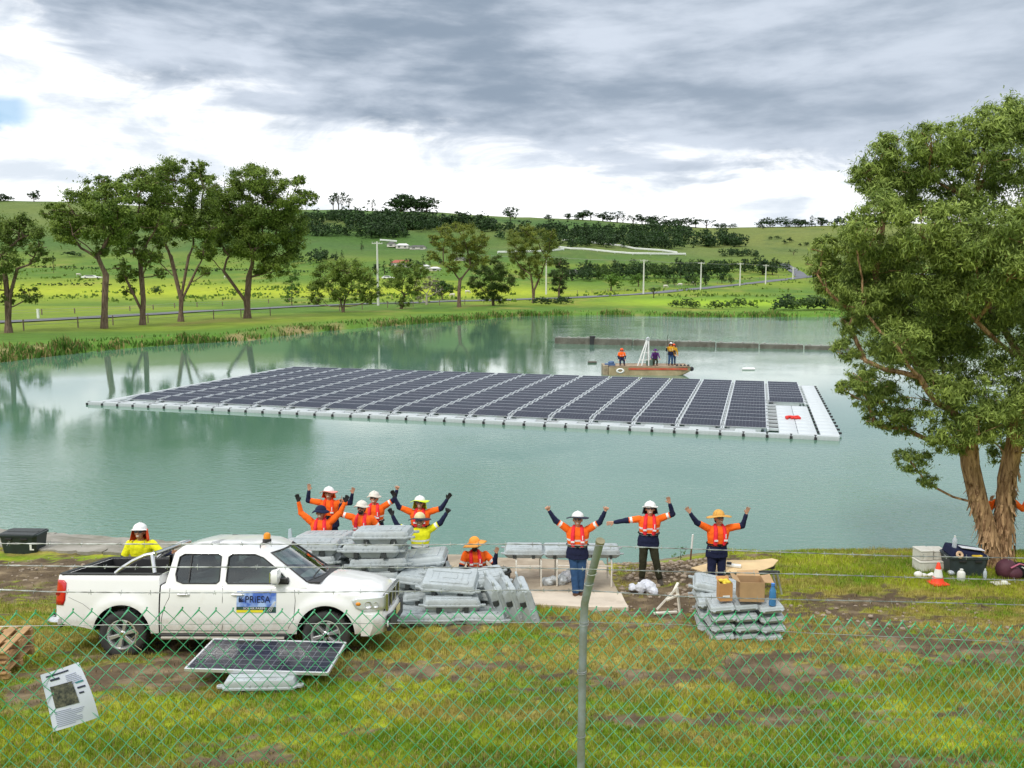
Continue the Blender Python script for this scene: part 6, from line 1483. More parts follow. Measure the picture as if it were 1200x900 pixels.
def skeleton(base, stems, cl, rng, tip=.03, gam=2.3, rise=.25):
    """stems: list of polylines from the ground; every clump is then reached by a limb"""
    pts = [Vector(base)]; par = [-1]; 
    for st in stems:
        last = 0
        for i, q in enumerate(st):
            a = pts[last]; b = Vector(q); k = max(2, int((b-a).length/ (.12*max((Vector(cl[0][:3])-Vector(base)).length, 1))))
            for j in range(1, k+1): pts.append(a.lerp(b, j/k)); par.append(last if j == 1 else len(pts)-2)
            last = len(pts)-1
    order = sorted(cl, key=lambda c: (Vector(c[:3])-Vector(base)).length)
    main = len(pts); ends = []; plen = [0.0]*len(pts)
    for i in range(1, len(pts)): plen[i] = plen[par[i]]+(pts[i]-pts[par[i]]).length*(.35 if i < main else 1)
    for c in order:
        tgt = Vector(c[:3])-Vector((0, 0, c[5]*.35)); best, bi = 1e9, 0
        for i, p in enumerate(pts):
            if i == 0: continue
            d = (tgt-p).length; up = (tgt.z-p.z)
            cost = d+max(0, (.25*d-up))*1.6+.55*plen[i]
            if p.z-base[2] < .15*(tgt.z-base[2]): cost += d
            if cost < best: best, bi = cost, i
        a = pts[bi]; d = tgt-a; mid = a+d*.5+Vector((0, 0, -rise*.3*d.length if d.z > 0 else 0))+Vector(tuple(rng.normal(size=3)))*.05*d.length; last = bi
        for t in (.25, .5, .75, 1.0):
            p = (a*(1-t)**2+mid*2*t*(1-t)+tgt*t*t)+Vector(tuple(rng.normal(size=3)))*.015*d.length; pts.append(p); par.append(last); last = len(pts)-1
        while len(plen) < len(pts): i_ = len(plen); plen.append(plen[par[i_]]+(pts[i_]-pts[par[i_]]).length)
        node_ = last; tw = []
        for _ in range(4):
            dr = Vector(tuple(rng.normal(size=3))); dr.normalize(); e = tgt+Vector((dr.x*c[3], dr.y*c[4], abs(dr.z)*c[5]*.9)); pts.append(pts[node_].lerp(e, .5)+Vector(tuple(rng.normal(size=3)))*.06*c[3]); par.append(node_); pts.append(e); par.append(len(pts)-2); plen += [1e6, 1e6]
    n = len(pts); acc = [0.0]*n; kids = [[] for _ in range(n)]
    for i in range(1, n): kids[par[i]].append(i)
    for i in range(n-1, -1, -1):
        if not kids[i]: acc[i] = tip**gam
        if par[i] >= 0: acc[par[i]] += acc[i]
    rad = [a**(1/gam)*(1.0 if i < main else .72) for i, a in enumerate(acc)]
    return pts, par, kids, rad
def limb_mesh(sk, scale_to=None, seg=7, min_r=0, flare=1.35, rough=0):
    pts, par, kids, rad = sk
    k = 1.0 if scale_to is None else scale_to/rad[0]
    rad = [max(r*k if r*k > .02 else r*k, min_r) for r in rad]
    m = MB(); stack = [(0, None)]
    while stack:
        i, frm = stack.pop(); ch = [] if frm is None else [frm]; ch.append(i)
        while kids[i]:
            ks = sorted(kids[i], key=lambda q: -rad[q])
            for q in ks[1:]: stack.append((q, i))
            i = ks[0]; ch.append(i)
        if len(ch) < 2: continue
        P_ = [pts[c] for c in ch]; R__ = [rad[c] for c in ch]
        if frm is not None: R__[0] = min(rad[ch[0]], rad[ch[1]]*1.15)
        else: R__[0] *= flare
        m.tube(P_, R__, seg if R__[0] > .12 else 5)
    return m
def tree(name, label, group, base, stems, clumps, per, size, c0, c1, trunk_r, rng, bark=M_bark, aspect=.42, sub=16, droop=.3, tip=.02, seg=7, min_r=.012, cat='tree', gam_=2.1):
    """stems and clumps in metres relative to the base"""
    r = empty(name, base, 0, label, cat, group)
    sk = skeleton((0, 0, -.15), stems, clumps, rng, tip=tip, gam=gam_)
    m = limb_mesh(sk, trunk_r, seg, min_r); m.build('trunk', bark, r, smooth=60)
    V_, F_, C_ = clump_leaves(clumps, per, size, aspect, rng, c0, c1, sub, droop)
    npmesh('crown', V_, F_, M_leaf, r, attrs={'Col': ('POINT', 'FLOAT_COLOR', C_)}); return r
def px_tree(name, label, group, bpx, bpy_, Y, stems_px, clumps_px, jit=.6, grow_=1.10, **k):
    """picture measurements turned into metres at the tree's own distance"""
    if Y is None: b = GT(bpx, bpy_); Y = b.y
    else: b = P(bpx, bpy_, Y); b.z = Z1(b.x, Y)
    rng = np.random.default_rng(int(bpx*7+bpy_)); dep = Y*cs+(CZ-b.z)*sn; s = dep/1000
    def cv(px, py): q = P(px, py, Y); return q.x-b.x, q.z-b.z
    st = [[(cv(x, y)[0], (rng.random()-.5)*.3*s*20 if i else 0, cv(x, y)[1]) for i, (x, y) in enumerate(poly)] for poly in stems_px]
    cl = []
    for x, y, r in clumps_px:
        X, Z = cv(x, y); R0 = r*s*grow_; cl.append((X, rng.uniform(-1, 1)*jit*R0*1.6, Z, R0, R0, R0*.85))
    return tree(name, label, group, tuple(b), st, cl, rng=rng, **k)
GG = 'tall gum trees on the left bank'
gum = dict(gam_=2.0, per=620, size=.38, c0=(.060, .115, .016), c1=(.220, .300, .045), trunk_r=.42, tip=.02, droop=.5, min_r=.05, sub=18)
px_tree('gum_tree', 'sparse gum tree at the left edge, leaning branches, cut by the frame', GG, 10, 390, None, [[(12, 345), (22, 315)], [(8, 340), (2, 300)]],
        [(2, 275, 26), (28, 270, 20), (-22, 290, 26), (40, 300, 13), (12, 305, 20), (48, 288, 8), (-12, 330, 18), (30, 345, 12), (8, 350, 8), (20, 262, 10), (-35, 265, 22), (42, 272, 8)], **{**gum, 'c1': (.18, .24, .045), 'per': 420})
px_tree('gum_tree', 'second gum tree from the left, single straight trunk and wide umbrella crown', GG, 122, 385, None, [[(123, 345), (124, 322)]],
        [(85, 243, 24), (112, 228, 22), (135, 240, 24), (70, 262, 18), (95, 270, 20), (130, 268, 24), (62, 248, 11), (118, 295, 10), (148, 228, 18), (150, 258, 18), (108, 250, 22), (82, 278, 10), (124, 212, 8)], **gum)
px_tree('gum_tree', 'third gum tree from the left, twin stemmed with low side branches', GG, 167, 381, None, [[(168, 352), (163, 300)], [(165, 362), (148, 325)]],
        [(165, 218, 22), (186, 232, 18), (160, 250, 24), (188, 262, 17), (150, 288, 15), (172, 292, 17), (150, 322, 12), (140, 312, 9), (182, 212, 14), (155, 270, 15), (148, 340, 7), (185, 320, 7), (175, 306, 9)], **gum)
px_tree('gum_tree', 'fourth gum tree from the left, several pale stems fanning upward', GG, 212, 377, None, [[(212, 350), (200, 300)], [(213, 345), (222, 300)], [(214, 350), (232, 312)]],
        [(192, 218, 21), (215, 208, 20), (238, 215, 20), (202, 245, 24), (228, 242, 24), (222, 272, 20), (196, 280, 17), (238, 292, 12), (180, 258, 16), (244, 262, 18), (208, 262, 18), (232, 195, 9), (195, 198, 10), (186, 300, 8), (240, 318, 7)], **{**gum, 'trunk_r': .45})
px_tree('gum_tree', 'fifth and largest gum tree of the left bank, broad dark crown', GG, 290, 373, None, [[(290, 350), (292, 325)], [(287, 352), (262, 318)]],
        [(262, 218, 20), (288, 208, 18), (315, 215, 20), (340, 232, 20), (362, 232, 11), (250, 245, 20), (278, 248, 28), (308, 250, 26), (338, 262, 20), (268, 285, 24), (298, 288, 24), (325, 292, 22), (345, 282, 15), (250, 272, 16), (246, 298, 9), (312, 312, 16), (332, 312, 12), (350, 212, 8), (288, 270, 22), (318, 272, 22), (296, 228, 20), (335, 245, 14)], **{**gum, 'trunk_r': .60, 'per': 780})
mid = {**gum, 'per': 520, 'trunk_r': .3}
px_tree('willowy_tree', 'pair of low drooping trees right of the big gum, on the bank', 'smaller trees on the far bank', 402, 366, None, [[(404, 352), (412, 335)], [(399, 352), (388, 338)]],
        [(384, 322, 18), (408, 316, 16), (372, 340, 12), (430, 325, 14), (396, 340, 15), (440, 340, 10), (420, 342, 11), (368, 352, 8), (432, 350, 7), (396, 312, 10)], **mid)
px_tree('slim_sapling', 'bright green sapling beside the road right of the big gum', 'smaller trees on the far bank', 342, 358, None, [[(342, 345)]], [(342, 322, 8), (341, 332, 9), (343, 342, 8), (338, 350, 5)], **{**mid, 'c0': (.06, .13, .02), 'c1': (.14, .27, .04), 'trunk_r': .12, 'per': 300})
px_tree('small_tree', 'small leaning tree with a bushy base beside the drooping pair', 'smaller trees on the far bank', 470, 362, None, [[(474, 345)]], [(476, 320, 15), (462, 333, 11), (490, 318, 10), (486, 338, 10), (472, 355, 8), (468, 318, 9)], **mid)
px_tree('bare_tree', 'grey half bare tree between the small tree and the tall gum', 'smaller trees on the far bank', 500, 357, None, [[(500, 345)]], [(494, 335, 9), (505, 328, 10), (512, 340, 8), (490, 347, 6)], **{**mid, 'per': 110, 'c0': (.13, .12, .07), 'c1': (.22, .20, .13), 'bark': M_palebark})
px_tree('round_bush_tree', 'round dark green tree on the road verge left of the tall gum', 'smaller trees on the far bank', 518, 349, 250, [[(518, 345)]], [(518, 336, 9), (512, 340, 8), (525, 339, 8)], **{**mid, 'per': 480, 'c0': (.025, .07, .012), 'c1': (.06, .13, .02), 'trunk_r': .2})
px_tree('gum_tree', 'slender gum tree with a flat light green crown, centre left', 'pale crowned gums in the middle of the far bank', 538, 360, None, [[(538, 340), (539, 328)]],
        [(520, 283, 13), (544, 272, 13), (560, 285, 12), (508, 300, 8), (535, 292, 14), (565, 300, 10), (530, 312, 10), (522, 270, 9), (552, 308, 10), (548, 292, 12), (568, 278, 7), (510, 282, 8), (536, 266, 7)], **{**mid, 'c0': (.08, .12, .018), 'c1': (.28, .31, .05), 'trunk_r': .42, 'per': 480})
px_tree('dense_tree', 'dense dark tree with foliage to the ground between the two pale gums', 'smaller trees on the far bank', 578, 358, None, [[(578, 345)]], [(575, 318, 17), (568, 340, 13), (590, 330, 13), (558, 330, 10), (585, 345, 11), (562, 315, 10), (580, 305, 8)], **{**mid, 'c1': (.09, .13, .025)})
px_tree('gum_tree', 'second pale crowned gum tree, right of the dense dark one', 'pale crowned gums in the middle of the far bank', 625, 355, None, [[(624, 335), (622, 322)], [(626, 340), (634, 322)]],
        [(606, 288, 13), (628, 276, 13), (644, 288, 10), (620, 298, 15), (603, 302, 8), (636, 308, 11), (614, 318, 10), (645, 275, 7), (602, 274, 7), (630, 320, 8), (616, 270, 8)], **{**mid, 'c0': (.07, .11, .018), 'c1': (.25, .29, .045), 'trunk_r': .4})
px_tree('dense_tree', 'upright dark tree just right of the second pale gum', 'smaller trees on the far bank', 655, 347, 270, [[(655, 338)]], [(655, 308, 9), (656, 322, 11), (654, 335, 10), (660, 312, 7)], **{**mid, 'per': 480, 'c0': (.025, .05, .012), 'c1': (.06, .10, .02)})
# ------------------------------------------------------------------ the big paperbark on the right
BC = [(1045, 178, 26), (1080, 172, 26), (1030, 205, 20), (1115, 168, 26), (1150, 155, 28), (1188, 140, 28), (1225, 135, 38), (1062, 218, 30), (1102, 222, 36), (1150, 215, 40), (1200, 208, 44), (1022, 250, 22), (985, 272, 20), (1012, 290, 28), (1055, 268, 34), (1105, 278, 40), (1160, 280, 46), (1215, 288, 48),
      (976, 306, 18), (975, 334, 14), (1012, 338, 30), (1062, 338, 40), (1115, 345, 42), (1172, 350, 48), (1228, 360, 44), (1003, 378, 18), (1032, 396, 28), (1082, 400, 38), (1140, 408, 38), (1200, 420, 42), (1002, 440, 16), (1016, 466, 17), (1046, 452, 26), (1090, 458, 32), (1024, 490, 11), (1060, 498, 19), (1100, 506, 24), (1078, 542, 17), (1096, 568, 10),
      (1122, 490, 24), (1182, 478, 38), (1218, 500, 34), (1196, 538, 16), (1232, 452, 38), (1150, 458, 28), (1255, 220, 45), (1262, 300, 45), (1262, 400, 42), (1255, 500, 30), (1040, 225, 20), (1130, 520, 15), (1000, 355, 15), (1192, 120, 8), (1020, 198, 10), (1050, 160, 10), (1080, 310, 40), (1140, 310, 44), (1040, 310, 34), (1110, 380, 40), (1170, 390, 42), (1060, 370, 34), (1120, 440, 34), (1160, 500, 22), (1210, 460, 36), (1090, 195, 26), (1140, 185, 28), (970, 290, 14), (962, 318, 9), (1000, 410, 16), (990, 455, 9), (1052, 480, 20)]
px_tree('paperbark_tree', 'big paperbark tree with a forked shaggy trunk at the right edge', None, 1172, 662, 19.4, [[(1162, 635), (1148, 590), (1138, 545), (1134, 505)], [(1176, 630), (1178, 580), (1186, 530), (1192, 470)], [(1170, 560), (1182, 500)]],
        BC, jit=1.2, grow_=1.14, per=13500, size=.118, c0=(.090, .150, .030), c1=(.340, .430, .095), trunk_r=.29, gam_=1.8, tip=.0125, bark=M_paper, aspect=.22, sub=34, droop=1.2, seg=14, min_r=.006)
pb = bpy.data.objects['paperbark_tree']
# shaggy strips of bark hanging off the two stems
def bark_strips():
    m = MB(); r2 = random.Random(5)
    def pos(px, py): q = P(px, py, 19.4); return Vector((q.x-pb.location.x, 0, q.z-pb.location.z))
    for path, rad in (([(1168, 655), (1160, 625), (1148, 585), (1139, 540)], .30), ([(1174, 658), (1176, 620), (1179, 575), (1186, 530)], .34)):
        pp_ = [pos(*q) for q in path]
        for k in range(170):
            t = r2.random()*2.9; i = int(t); c = pp_[i].lerp(pp_[i+1], t-i); a = r2.uniform(-math.pi, math.pi); rd = (rad-.055*t)*.80
            o = c+Vector((math.cos(a), math.sin(a), 0))*rd; L = r2.uniform(.15, .55); w = r2.uniform(.015, .045); tx = Vector((-math.sin(a), math.cos(a), 0)); oo = Vector((math.cos(a), math.sin(a), 0))
            top = o+oo*.01; b1_ = o+Vector((0, 0, -L*.5))+oo*.05*r2.random(); b2_ = o+Vector((0, 0, -L))+oo*r2.uniform(.02, .14)
            m.add([top-tx*w, top+tx*w, b1_+tx*w, b1_-tx*w, b2_+tx*w*.4, b2_-tx*w*.4], [(0, 1, 2, 3), (3, 2, 4, 5)])
    tag(m.build('bark_strips', M_paper, pb, smooth=0), kind='stuff')
bark_strips()
# ------------------------------------------------------------------ far vegetation: shared crowns
def template(seed, shape, n, size, c0, c1, trunk=True):
    rng = np.random.default_rng(seed); cl = []
    if shape == 'round':
        for k in range(9):
            a = rng.uniform(0, 2*np.pi); r = rng.uniform(0, .32); cl.append((r*np.cos(a), r*np.sin(a), rng.uniform(.26, .76), .26, .26, .22))
    elif shape == 'wide':
        for k in range(12):
            a = rng.uniform(0, 2*np.pi); r = rng.uniform(0, .5); cl.append((r*np.cos(a), r*np.sin(a), rng.uniform(.30, .80)-.25*r, .26, .26, .20))
    elif shape == 'open':
        for k in range(8):
            a = rng.uniform(0, 2*np.pi); r = rng.uniform(.05, .42); cl.append((r*np.cos(a), r*np.sin(a), rng.uniform(.5, .92), .16, .16, .11))
    elif shape == 'cone':
        for k in range(9):
            z = .12+.82*k/8; w = .30*(1-k/9)+.05; cl.append((rng.uniform(-.04, .04), rng.uniform(-.04, .04), z, w, w, .12))
    elif shape == 'bush':
        for k in range(9):
            a = rng.uniform(0, 2*np.pi); r = rng.uniform(0, .6); cl.append((r*np.cos(a), r*np.sin(a), rng.uniform(.25, .62), .30, .30, .28))
    per = n/sum((c[3]*c[4]*c[5])**(2/3) for c in cl)
    V_, F_, C_ = clump_leaves(cl, per, size, .6, rng, c0, c1, 9, .1)
    V_[:, 2] = np.maximum(V_[:, 2], 0)
    o = npmesh('crown', V_, F_, M_leaf, attrs={'Col': ('POINT', 'FLOAT_COLOR', C_)}); me = o.data; bpy.data.objects.remove(o)
    tm = None
    if shape != 'bush':
        m = MB(); m.tube([(0, 0, -.05), (.01, 0, .3), (0, .01, .6)], [.035, .025, .012], 6)
        for c in cl[:5]: m.tube([(0, 0, .25), (c[0]*.5, c[1]*.5, (c[2]+.3)*.45), (c[0], c[1], c[2])], [.018, .012, .006], 4)
        o = m.build('trunk', M_darkbark); tm = o.data; bpy.data.objects.remove(o)
    return me, tm
DK = ((.018, .045, .016), (.055, .105, .028)); MD = ((.035, .075, .018), (.10, .165, .035)); LT = ((.06, .13, .02), (.15, .26, .04))
T = {'round': [template(i, 'round', 1500, .075, *DK) for i in (1, 2, 3)], 'wide': [template(i, 'wide', 1500, .075, *DK) for i in (4, 5)], 'open': [template(i, 'open', 520, .07, *DK) for i in (6, 7)],
     'cone': [template(i, 'cone', 600, .07, *DK) for i in (8, 9)], 'bush': [template(i, 'bush', 900, .10, *DK) for i in (10, 11)], 'green': [template(i, 'round', 1000, .08, *LT) for i in (12, 13)], 'mid': [template(i, 'round', 900, .08, *MD) for i in (14, 15)], 'midbush': [template(i, 'bush', 900, .10, *MD) for i in (16, 17)]}
hr = random.Random(21)
NM = {'round': 'round_tree', 'wide': 'spreading_tree', 'open': 'open_crowned_tree', 'cone': 'cone_tree', 'bush': 'bush', 'green': 'leafy_tree', 'mid': 'round_tree', 'midbush': 'bush'}
def far_tree(kind, px, py, hpx, label, group, wk=1.0, Y=None):
    b = GT(px, py) if Y is None else None
    if Y is not None:
        q = P(px, py, Y); b = Vector((q.x, Y, Z1(q.x, Y)))
    h = hpx*b.y/1000; me, tm = hr.choice(T[kind]); r = empty(NM[kind], tuple(b), hr.uniform(0, 6.28), label, 'bush' if 'bush' in kind else 'tree', group); w = h*wk*hr.uniform(.9, 1.1)*(1.1 if 'bush' not in kind else 1); r.scale = (w, w, h)
    o = bpy.data.objects.new('crown', me); COL.objects.link(o); o.parent = r
    if tm: o = bpy.data.objects.new('trunk', tm); COL.objects.link(o); o.parent = r
    return r
def row(kinds, x0, x1, y0, y1, h, n, label, group, wk=1.0, Y=None, jy=1.5):
    for i in range(n):
        t = (i+.5)/n+hr.uniform(-.35, .35)/n; far_tree(hr.choice(kinds), x0+(x1-x0)*t, y0+(y1-y0)*t+hr.uniform(-jy, jy), h*hr.uniform(.75, 1.25), label, group, wk, Y)
# ridge line, left to right
row(['round', 'bush'], -30, 12, 236, 236, 9, 6, 'dark tree on the skyline at the far left of the ridge', 'skyline trees at the far left', 1.5, 845)
far_tree('round', 40, 238, 14, 'single spreading tree on the skyline left of the gums', None, 1.2, 845)
row(['open'], 385, 412, 250, 250, 17, 4, 'thin open crowned tree standing above the wooded ridge on the left', 'open crowned skyline trees', .9, 845)
far_tree('open', 436, 250, 14, 'lone bare looking tree on the skyline between two woods', None, .8, 845)
row(['round', 'bush'], 460, 502, 254, 254, 19, 7, 'large dark skyline tree above the centre left of the ridge', 'large dark skyline trees', 1.3, 840)
far_tree('round', 598, 262, 18, 'single tall dark tree standing out on the ridge above the pale gums', None, 1.0, 800)
far_tree('round', 643, 264, 9, 'small dark tree on the ridge right of the single tall one', None, 1.2, 800)
row(['round', 'bush', 'open'], 662, 830, 269, 269, 11, 18, 'dark tree on the skyline behind the central wood', 'skyline trees behind the central wood', 1.8, 840)
row(['bush'], 838, 860, 269, 269, 6, 3, 'small flat topped tree on the skyline right of the central wood', 'flat topped skyline trees', 1.4, 840)
row(['round', 'bush', 'round', 'cone'], 888, 970, 269, 268, 11, 12, 'rounded tree on the skyline left of the big paperbark', 'skyline trees on the right', 1.5, 840)
row(['round', 'bush'], 975, 1040, 269, 268, 12, 7, 'dark skyline tree beside the edge of the big paperbark', 'skyline trees next to the paperbark', 1.3, 840)
# woods: continuous dark masses
def wood(name, label, areas, n, hpx, pal=DK, Yr=None):
    VS, CS = [], []; rng = np.random.default_rng(n)
    for (x0, x1, yt0, yt1, wgt) in areas:
        k = int(n*wgt)
        for i in range(k):
            px = (x0+x1)/2+np.clip(rng.normal()*.33, -.62, .62)*(x1-x0); py = yt1-(yt1-yt0)*rng.random()*(1-.6*abs(px-(x0+x1)/2)/(x1-x0)*2*.8)
            b = GT(px, py)
            h = hpx*b.y/1000*rng.uniform(.7, 1.25); w = h*rng.uniform(.55, .85)
            cl = [(b.x+rng.normal()*w*.25, b.y+rng.normal()*w*.25, b.z+h*rng.uniform(.25, .75), w*.5, w*.5, h*.32) for _ in range(4)]
            V_, F_, C_ = clump_leaves(cl, 150/(4*(w*.5*w*.5*h*.32)**(2/3)), h*.16, .7, rng, *pal, sub=7, droop=.1); VS.append(V_); CS.append(C_*np.array([*([rng.uniform(.75, 1.25)]*3), 1]))
    V_ = np.concatenate(VS); C_ = np.concatenate(CS)
    tag(npmesh(name, V_, np.arange(len(V_)).reshape(-1, 4), M_leaf, attrs={'Col': ('POINT', 'FLOAT_COLOR', C_)}), label, 'wood', kind='stuff')
wood('hill_wood', 'dark wood covering the ridge on the left of the hills', [(350, 470, 256, 262, .25), (420, 520, 256, 270, .35), (425, 470, 268, 280, .15), (480, 600, 262, 272, .25)], 330, 13)
wood('hill_wood', 'dark wood stretching across the middle of the ridge', [(600, 700, 270, 280, .25), (660, 815, 276, 292, .5), (700, 830, 270, 280, .25)], 330, 12)
wood('hill_wood', 'clump of dark trees on the bare right hillside', [(832, 866, 284, 290, 1)], 34, 14)
wood('hill_wood', 'low dark scrub on the slope below the right clump', [(850, 882, 297, 301, 1)], 26, 8)
wood('hill_wood', 'dark scrub patches left of the farm buildings', [(345, 400, 268, 277, .7), (350, 395, 300, 310, .3)], 60, 11)
# hillside scatter
row(['bush', 'round'], 890, 1010, 275, 300, 5, 14, 'scattered small dark bush on the right hillside', 'bushes scattered on the right hillside', 1.2, None, 10)
far_tree('cone', 946, 311, 15, 'slim dark tree halfway up the right hillside', None, .55); far_tree('open', 930, 299, 7, 'small spreading tree on the right hillside', None, 1.3); far_tree('cone', 924, 311, 6, 'tiny dark shrub near the road bend', None, 1.2)
row(['cone'], 371, 407, 305, 303, 10, 4, 'small conical tree on the slope left of the farm', 'conical trees on the left slope', .8)
far_tree('cone', 424, 293, 11, 'conical tree directly left of the white farm fence', None, .7)
row(['round', 'cone', 'mid'], 436, 500, 322, 316, 14, 7, 'dark garden tree around the small red roofed house', 'garden trees around the house', .9)
row(['cone', 'round'], 500, 560, 312, 306, 9, 5, 'small dark tree on the slope right of the house', 'slope trees right of the house', .7)
far_tree('bush', 87, 301, 8, 'long dark bush in the paddock seen between the left gums', None, 2.2); far_tree('open', 63, 320, 22, 'thin bare tree in the yellow paddock between the left gums', None, .3)
far_tree('bush', 184, 346, 12, 'dark shrub with a thin stem in the paddock between the left gums', None, 1.0)
# treeline across the middle
row(['bush', 'round', 'midbush', 'bush'], 668, 850, 329, 324, 17, 26, 'dense dark tree in the long treeline across the valley', 'dark treeline across the valley', .85)
row(['bush', 'round', 'bush', 'mid'], 680, 925, 322, 318, 16, 30, 'dark tree in the back row of the valley treeline', 'back row of the valley treeline', .85)
row(['round'], 645, 700, 328, 326, 16, 4, 'dark tree left of the bright leafy tree', 'dark trees left of the leafy one', .9)
far_tree('green', 716, 341, 24, 'bright leafy green tree in front of the dark valley treeline', None, 1.25); far_tree('green', 748, 336, 17, 'smaller bright leafy tree behind the first power pole', None, 1.1)
row(['mid', 'round'], 775, 860, 336, 332, 14, 7, 'small tree with a visible trunk along the valley road', 'small roadside trees', .8)
far_tree('round', 894, 322, 19, 'round dark tree at the right end of the valley treeline', None, 1.5); far_tree('round', 905, 322, 14, 'lower round tree behind the last power poles', None, 1.3)
far_tree('open', 766, 349, 13, 'small grey leafless tree beside the valley road', None, 1.2)
row(['bush'], 632, 670, 357, 357, 10, 4, 'dark shrub on the bank below the second pale gum', 'dark shrubs below the second gum', 1.6)
row(['bush', 'midbush'], 780, 890, 361, 362, 11, 7, 'dark shrub along the far right waterline', 'shrubs along the far right waterline', 1.3)
row(['midbush', 'bush'], 905, 980, 364, 364, 18, 7, 'big dark shrub on the bank left of the paperbark', 'big shrubs left of the paperbark', 1.3)
row(['midbush'], 985, 1300, 361, 361, 16, 8, 'shrub on the far bank seen through the paperbark', 'shrubs on the far bank behind the paperbark', 1.4)
row(['round', 'mid'], 1000, 1400, 320, 312, 18, 14, 'tree in the valley behind the paperbark', 'valley trees behind the paperbark', 1.1)
row(['bush', 'midbush'], 790, 800, 659, 658, 13, 2, 'small leafy weed at the water edge beside the white stake', 'weeds beside the white stake', 1.0) if False else None
sp2 = GT(797, 656); r = empty('young_shrub', tuple(sp2), 0, 'small bright green shrub at the waterline left of the white stake', 'shrub')
rng = np.random.default_rng(4); V_, F_, C_ = clump_leaves([(0, 0, .15, .16, .14, .13), (.1, 0, .26, .10, .10, .10), (-.12, 0, .10, .10, .10, .07)], 1500, .07, .4, rng, (.05, .12, .02), (.14, .28, .05), 8, .3); npmesh('leaves', V_, F_, M_leaf, r, attrs={'Col': ('POINT', 'FLOAT_COLOR', C_)}); m = MB(); m.tube([(0, 0, -.02), (.02, 0, .2)], .008, 5); m.build('stem', M_darkbark, r)
row_weeds = []
# ------------------------------------------------------------------ road
M_asph = mat('asphalt', (.13, .135, .15), .9, var=.12, scale=.3, coords='Object')
def ribbon(name, pts, w, off, m_, label=None, kind='structure', th=.05):
    q = []
    for (a, b) in zip(pts[:-1], pts[1:]):
        n = max(2, int((Vector(b)-Vector(a)).length/6)); q += [Vector(a).lerp(Vector(b), i/n) for i in range(n)]
    q.append(Vector(pts[-1])); m = MB(); rows = []
    for i, p in enumerate(q):
        d = (q[min(i+1, len(q)-1)]-q[max(i-1, 0)]).normalized(); s = Vector((-d.y, d.x)); row_ = []
        for k in (-.5, -.25, 0, .25, .5): t = p+s*w*k; row_.append((t.x, t.y, max(Z1(t.x, t.y), Z1(p.x, p.y)-.2)+off))
        rows.append(row_)
    m.loft(rows, cap=False, closed_ring=False); o = m.build(name, m_, smooth=60); return tag(o, label, None, None, kind)
rp = [GT(*p) for p in [(-60, 381), (0, 378), (120, 372), (220, 366), (340, 360), (430, 356.5), (520, 353.5), (600, 351.5), (680, 349), (760, 344), (830, 337.5), (880, 332), (930, 326.5), (965, 322), (1010, 321), (1100, 322)]]
ribbon('road', [(p.x, p.y) for p in rp], 5.6, .16, M_asph)
rp2 = [GT(*p) for p in [(940, 325), (935, 320), (925, 314), (918, 309)]]
ribbon('road', [(p.x, p.y) for p in rp2], 6, .22, M_asph)
# wire fences with posts along the road
M_post = mat('timber_post', (.20, .15, .11), .85, var=.3, scale=3); M_wire = mat('fence_wire', (.32, .32, .30), .5, metal=.5, var=.1)
def rail_fence(name, label, pts, step, h, r_, mp_, mw, wires=(.5, .95), wr=.02, rails=False):
    f = empty(name, (0, 0, 0), 0, label, 'fence'); pos = []; q = [Vector((a, b)) for a, b in pts]; acc = 0
    for a, b in zip(q[:-1], q[1:]):
        L_ = (b-a).length; t = -acc
        while t+step <= L_: t += step; p = a.lerp(b, t/L_); pos.append(p)
        acc = L_-t
    for p in pos[:100]: m = MB(); z = Z1(p.x, p.y); m.tube([(p.x, p.y, z-.1), (p.x, p.y, z+h*hr.uniform(.92, 1.08))], r_, 6); m.build('post', mp_, f)
    for k in wires:
        m = MB(); m.tube([(p.x, p.y, Z1(p.x, p.y)+h*k) for p in pos], wr, 4); m.build('rail' if rails else 'wire', mw, f)
    return f
fp = [GT(*p) for p in [(-40, 391), (20, 388), (92, 384), (150, 380), (232, 375), (300, 371), (340, 369)]]
rail_fence('wire_fence', 'dark post and wire fence between the left gums and the road', [(p.x, p.y) for p in fp], 7.5, 1.5, .09, M_post, M_wire)
fp = [GT(*p) for p in [(370, 366), (420, 363), (470, 360), (540, 357), (600, 355)]]
rail_fence('wire_fence', 'post and wire fence behind the smaller trees of the far bank', [(p.x, p.y) for p in fp], 9, 1.5, .10, M_post, M_wire)
fp = [GT(*p) for p in [(-40, 373), (120, 366), (220, 360), (340, 354), (460, 350)]]
rail_fence('wire_fence', 'fence of leaning dark posts on the far side of the left road', [(p.x, p.y) for p in fp], 8, 1.1, .12, M_post, M_wire)
fp = [GT(*p) for p in [(640, 346), (700, 343), (755, 340), (820, 334), (880, 329), (935, 323)]]
rail_fence('wire_fence', 'long post fence beside the valley road on the right', [(p.x, p.y) for p in fp], 9, 1.2, .10, M_post, M_wire)
# white horse rails on the hillside
M_wrail = mat('white_rail', (.70, .72, .68), .6, var=.05)
for i, (pts, lab) in enumerate([([(640, 281), (690, 285), (740, 292), (795, 298)], 'upper white rail fence running down the middle hillside'), ([(640, 291), (700, 295), (745, 299), (812, 300)], 'lower white rail fence on the middle hillside'), ([(560, 297), (600, 297), (640, 296), (668, 293)], 'white rail fence between the two pale gums'), ([(425, 282), (450, 283), (468, 284)], 'short white rail fence left of the farm sheds')]):
    q = [GT(*p) for p in pts]; rail_fence('white_fence', lab, [(p.x, p.y) for p in q], 12, 1.3, .18, M_wrail, M_wrail, (.5, .95), .30, True)
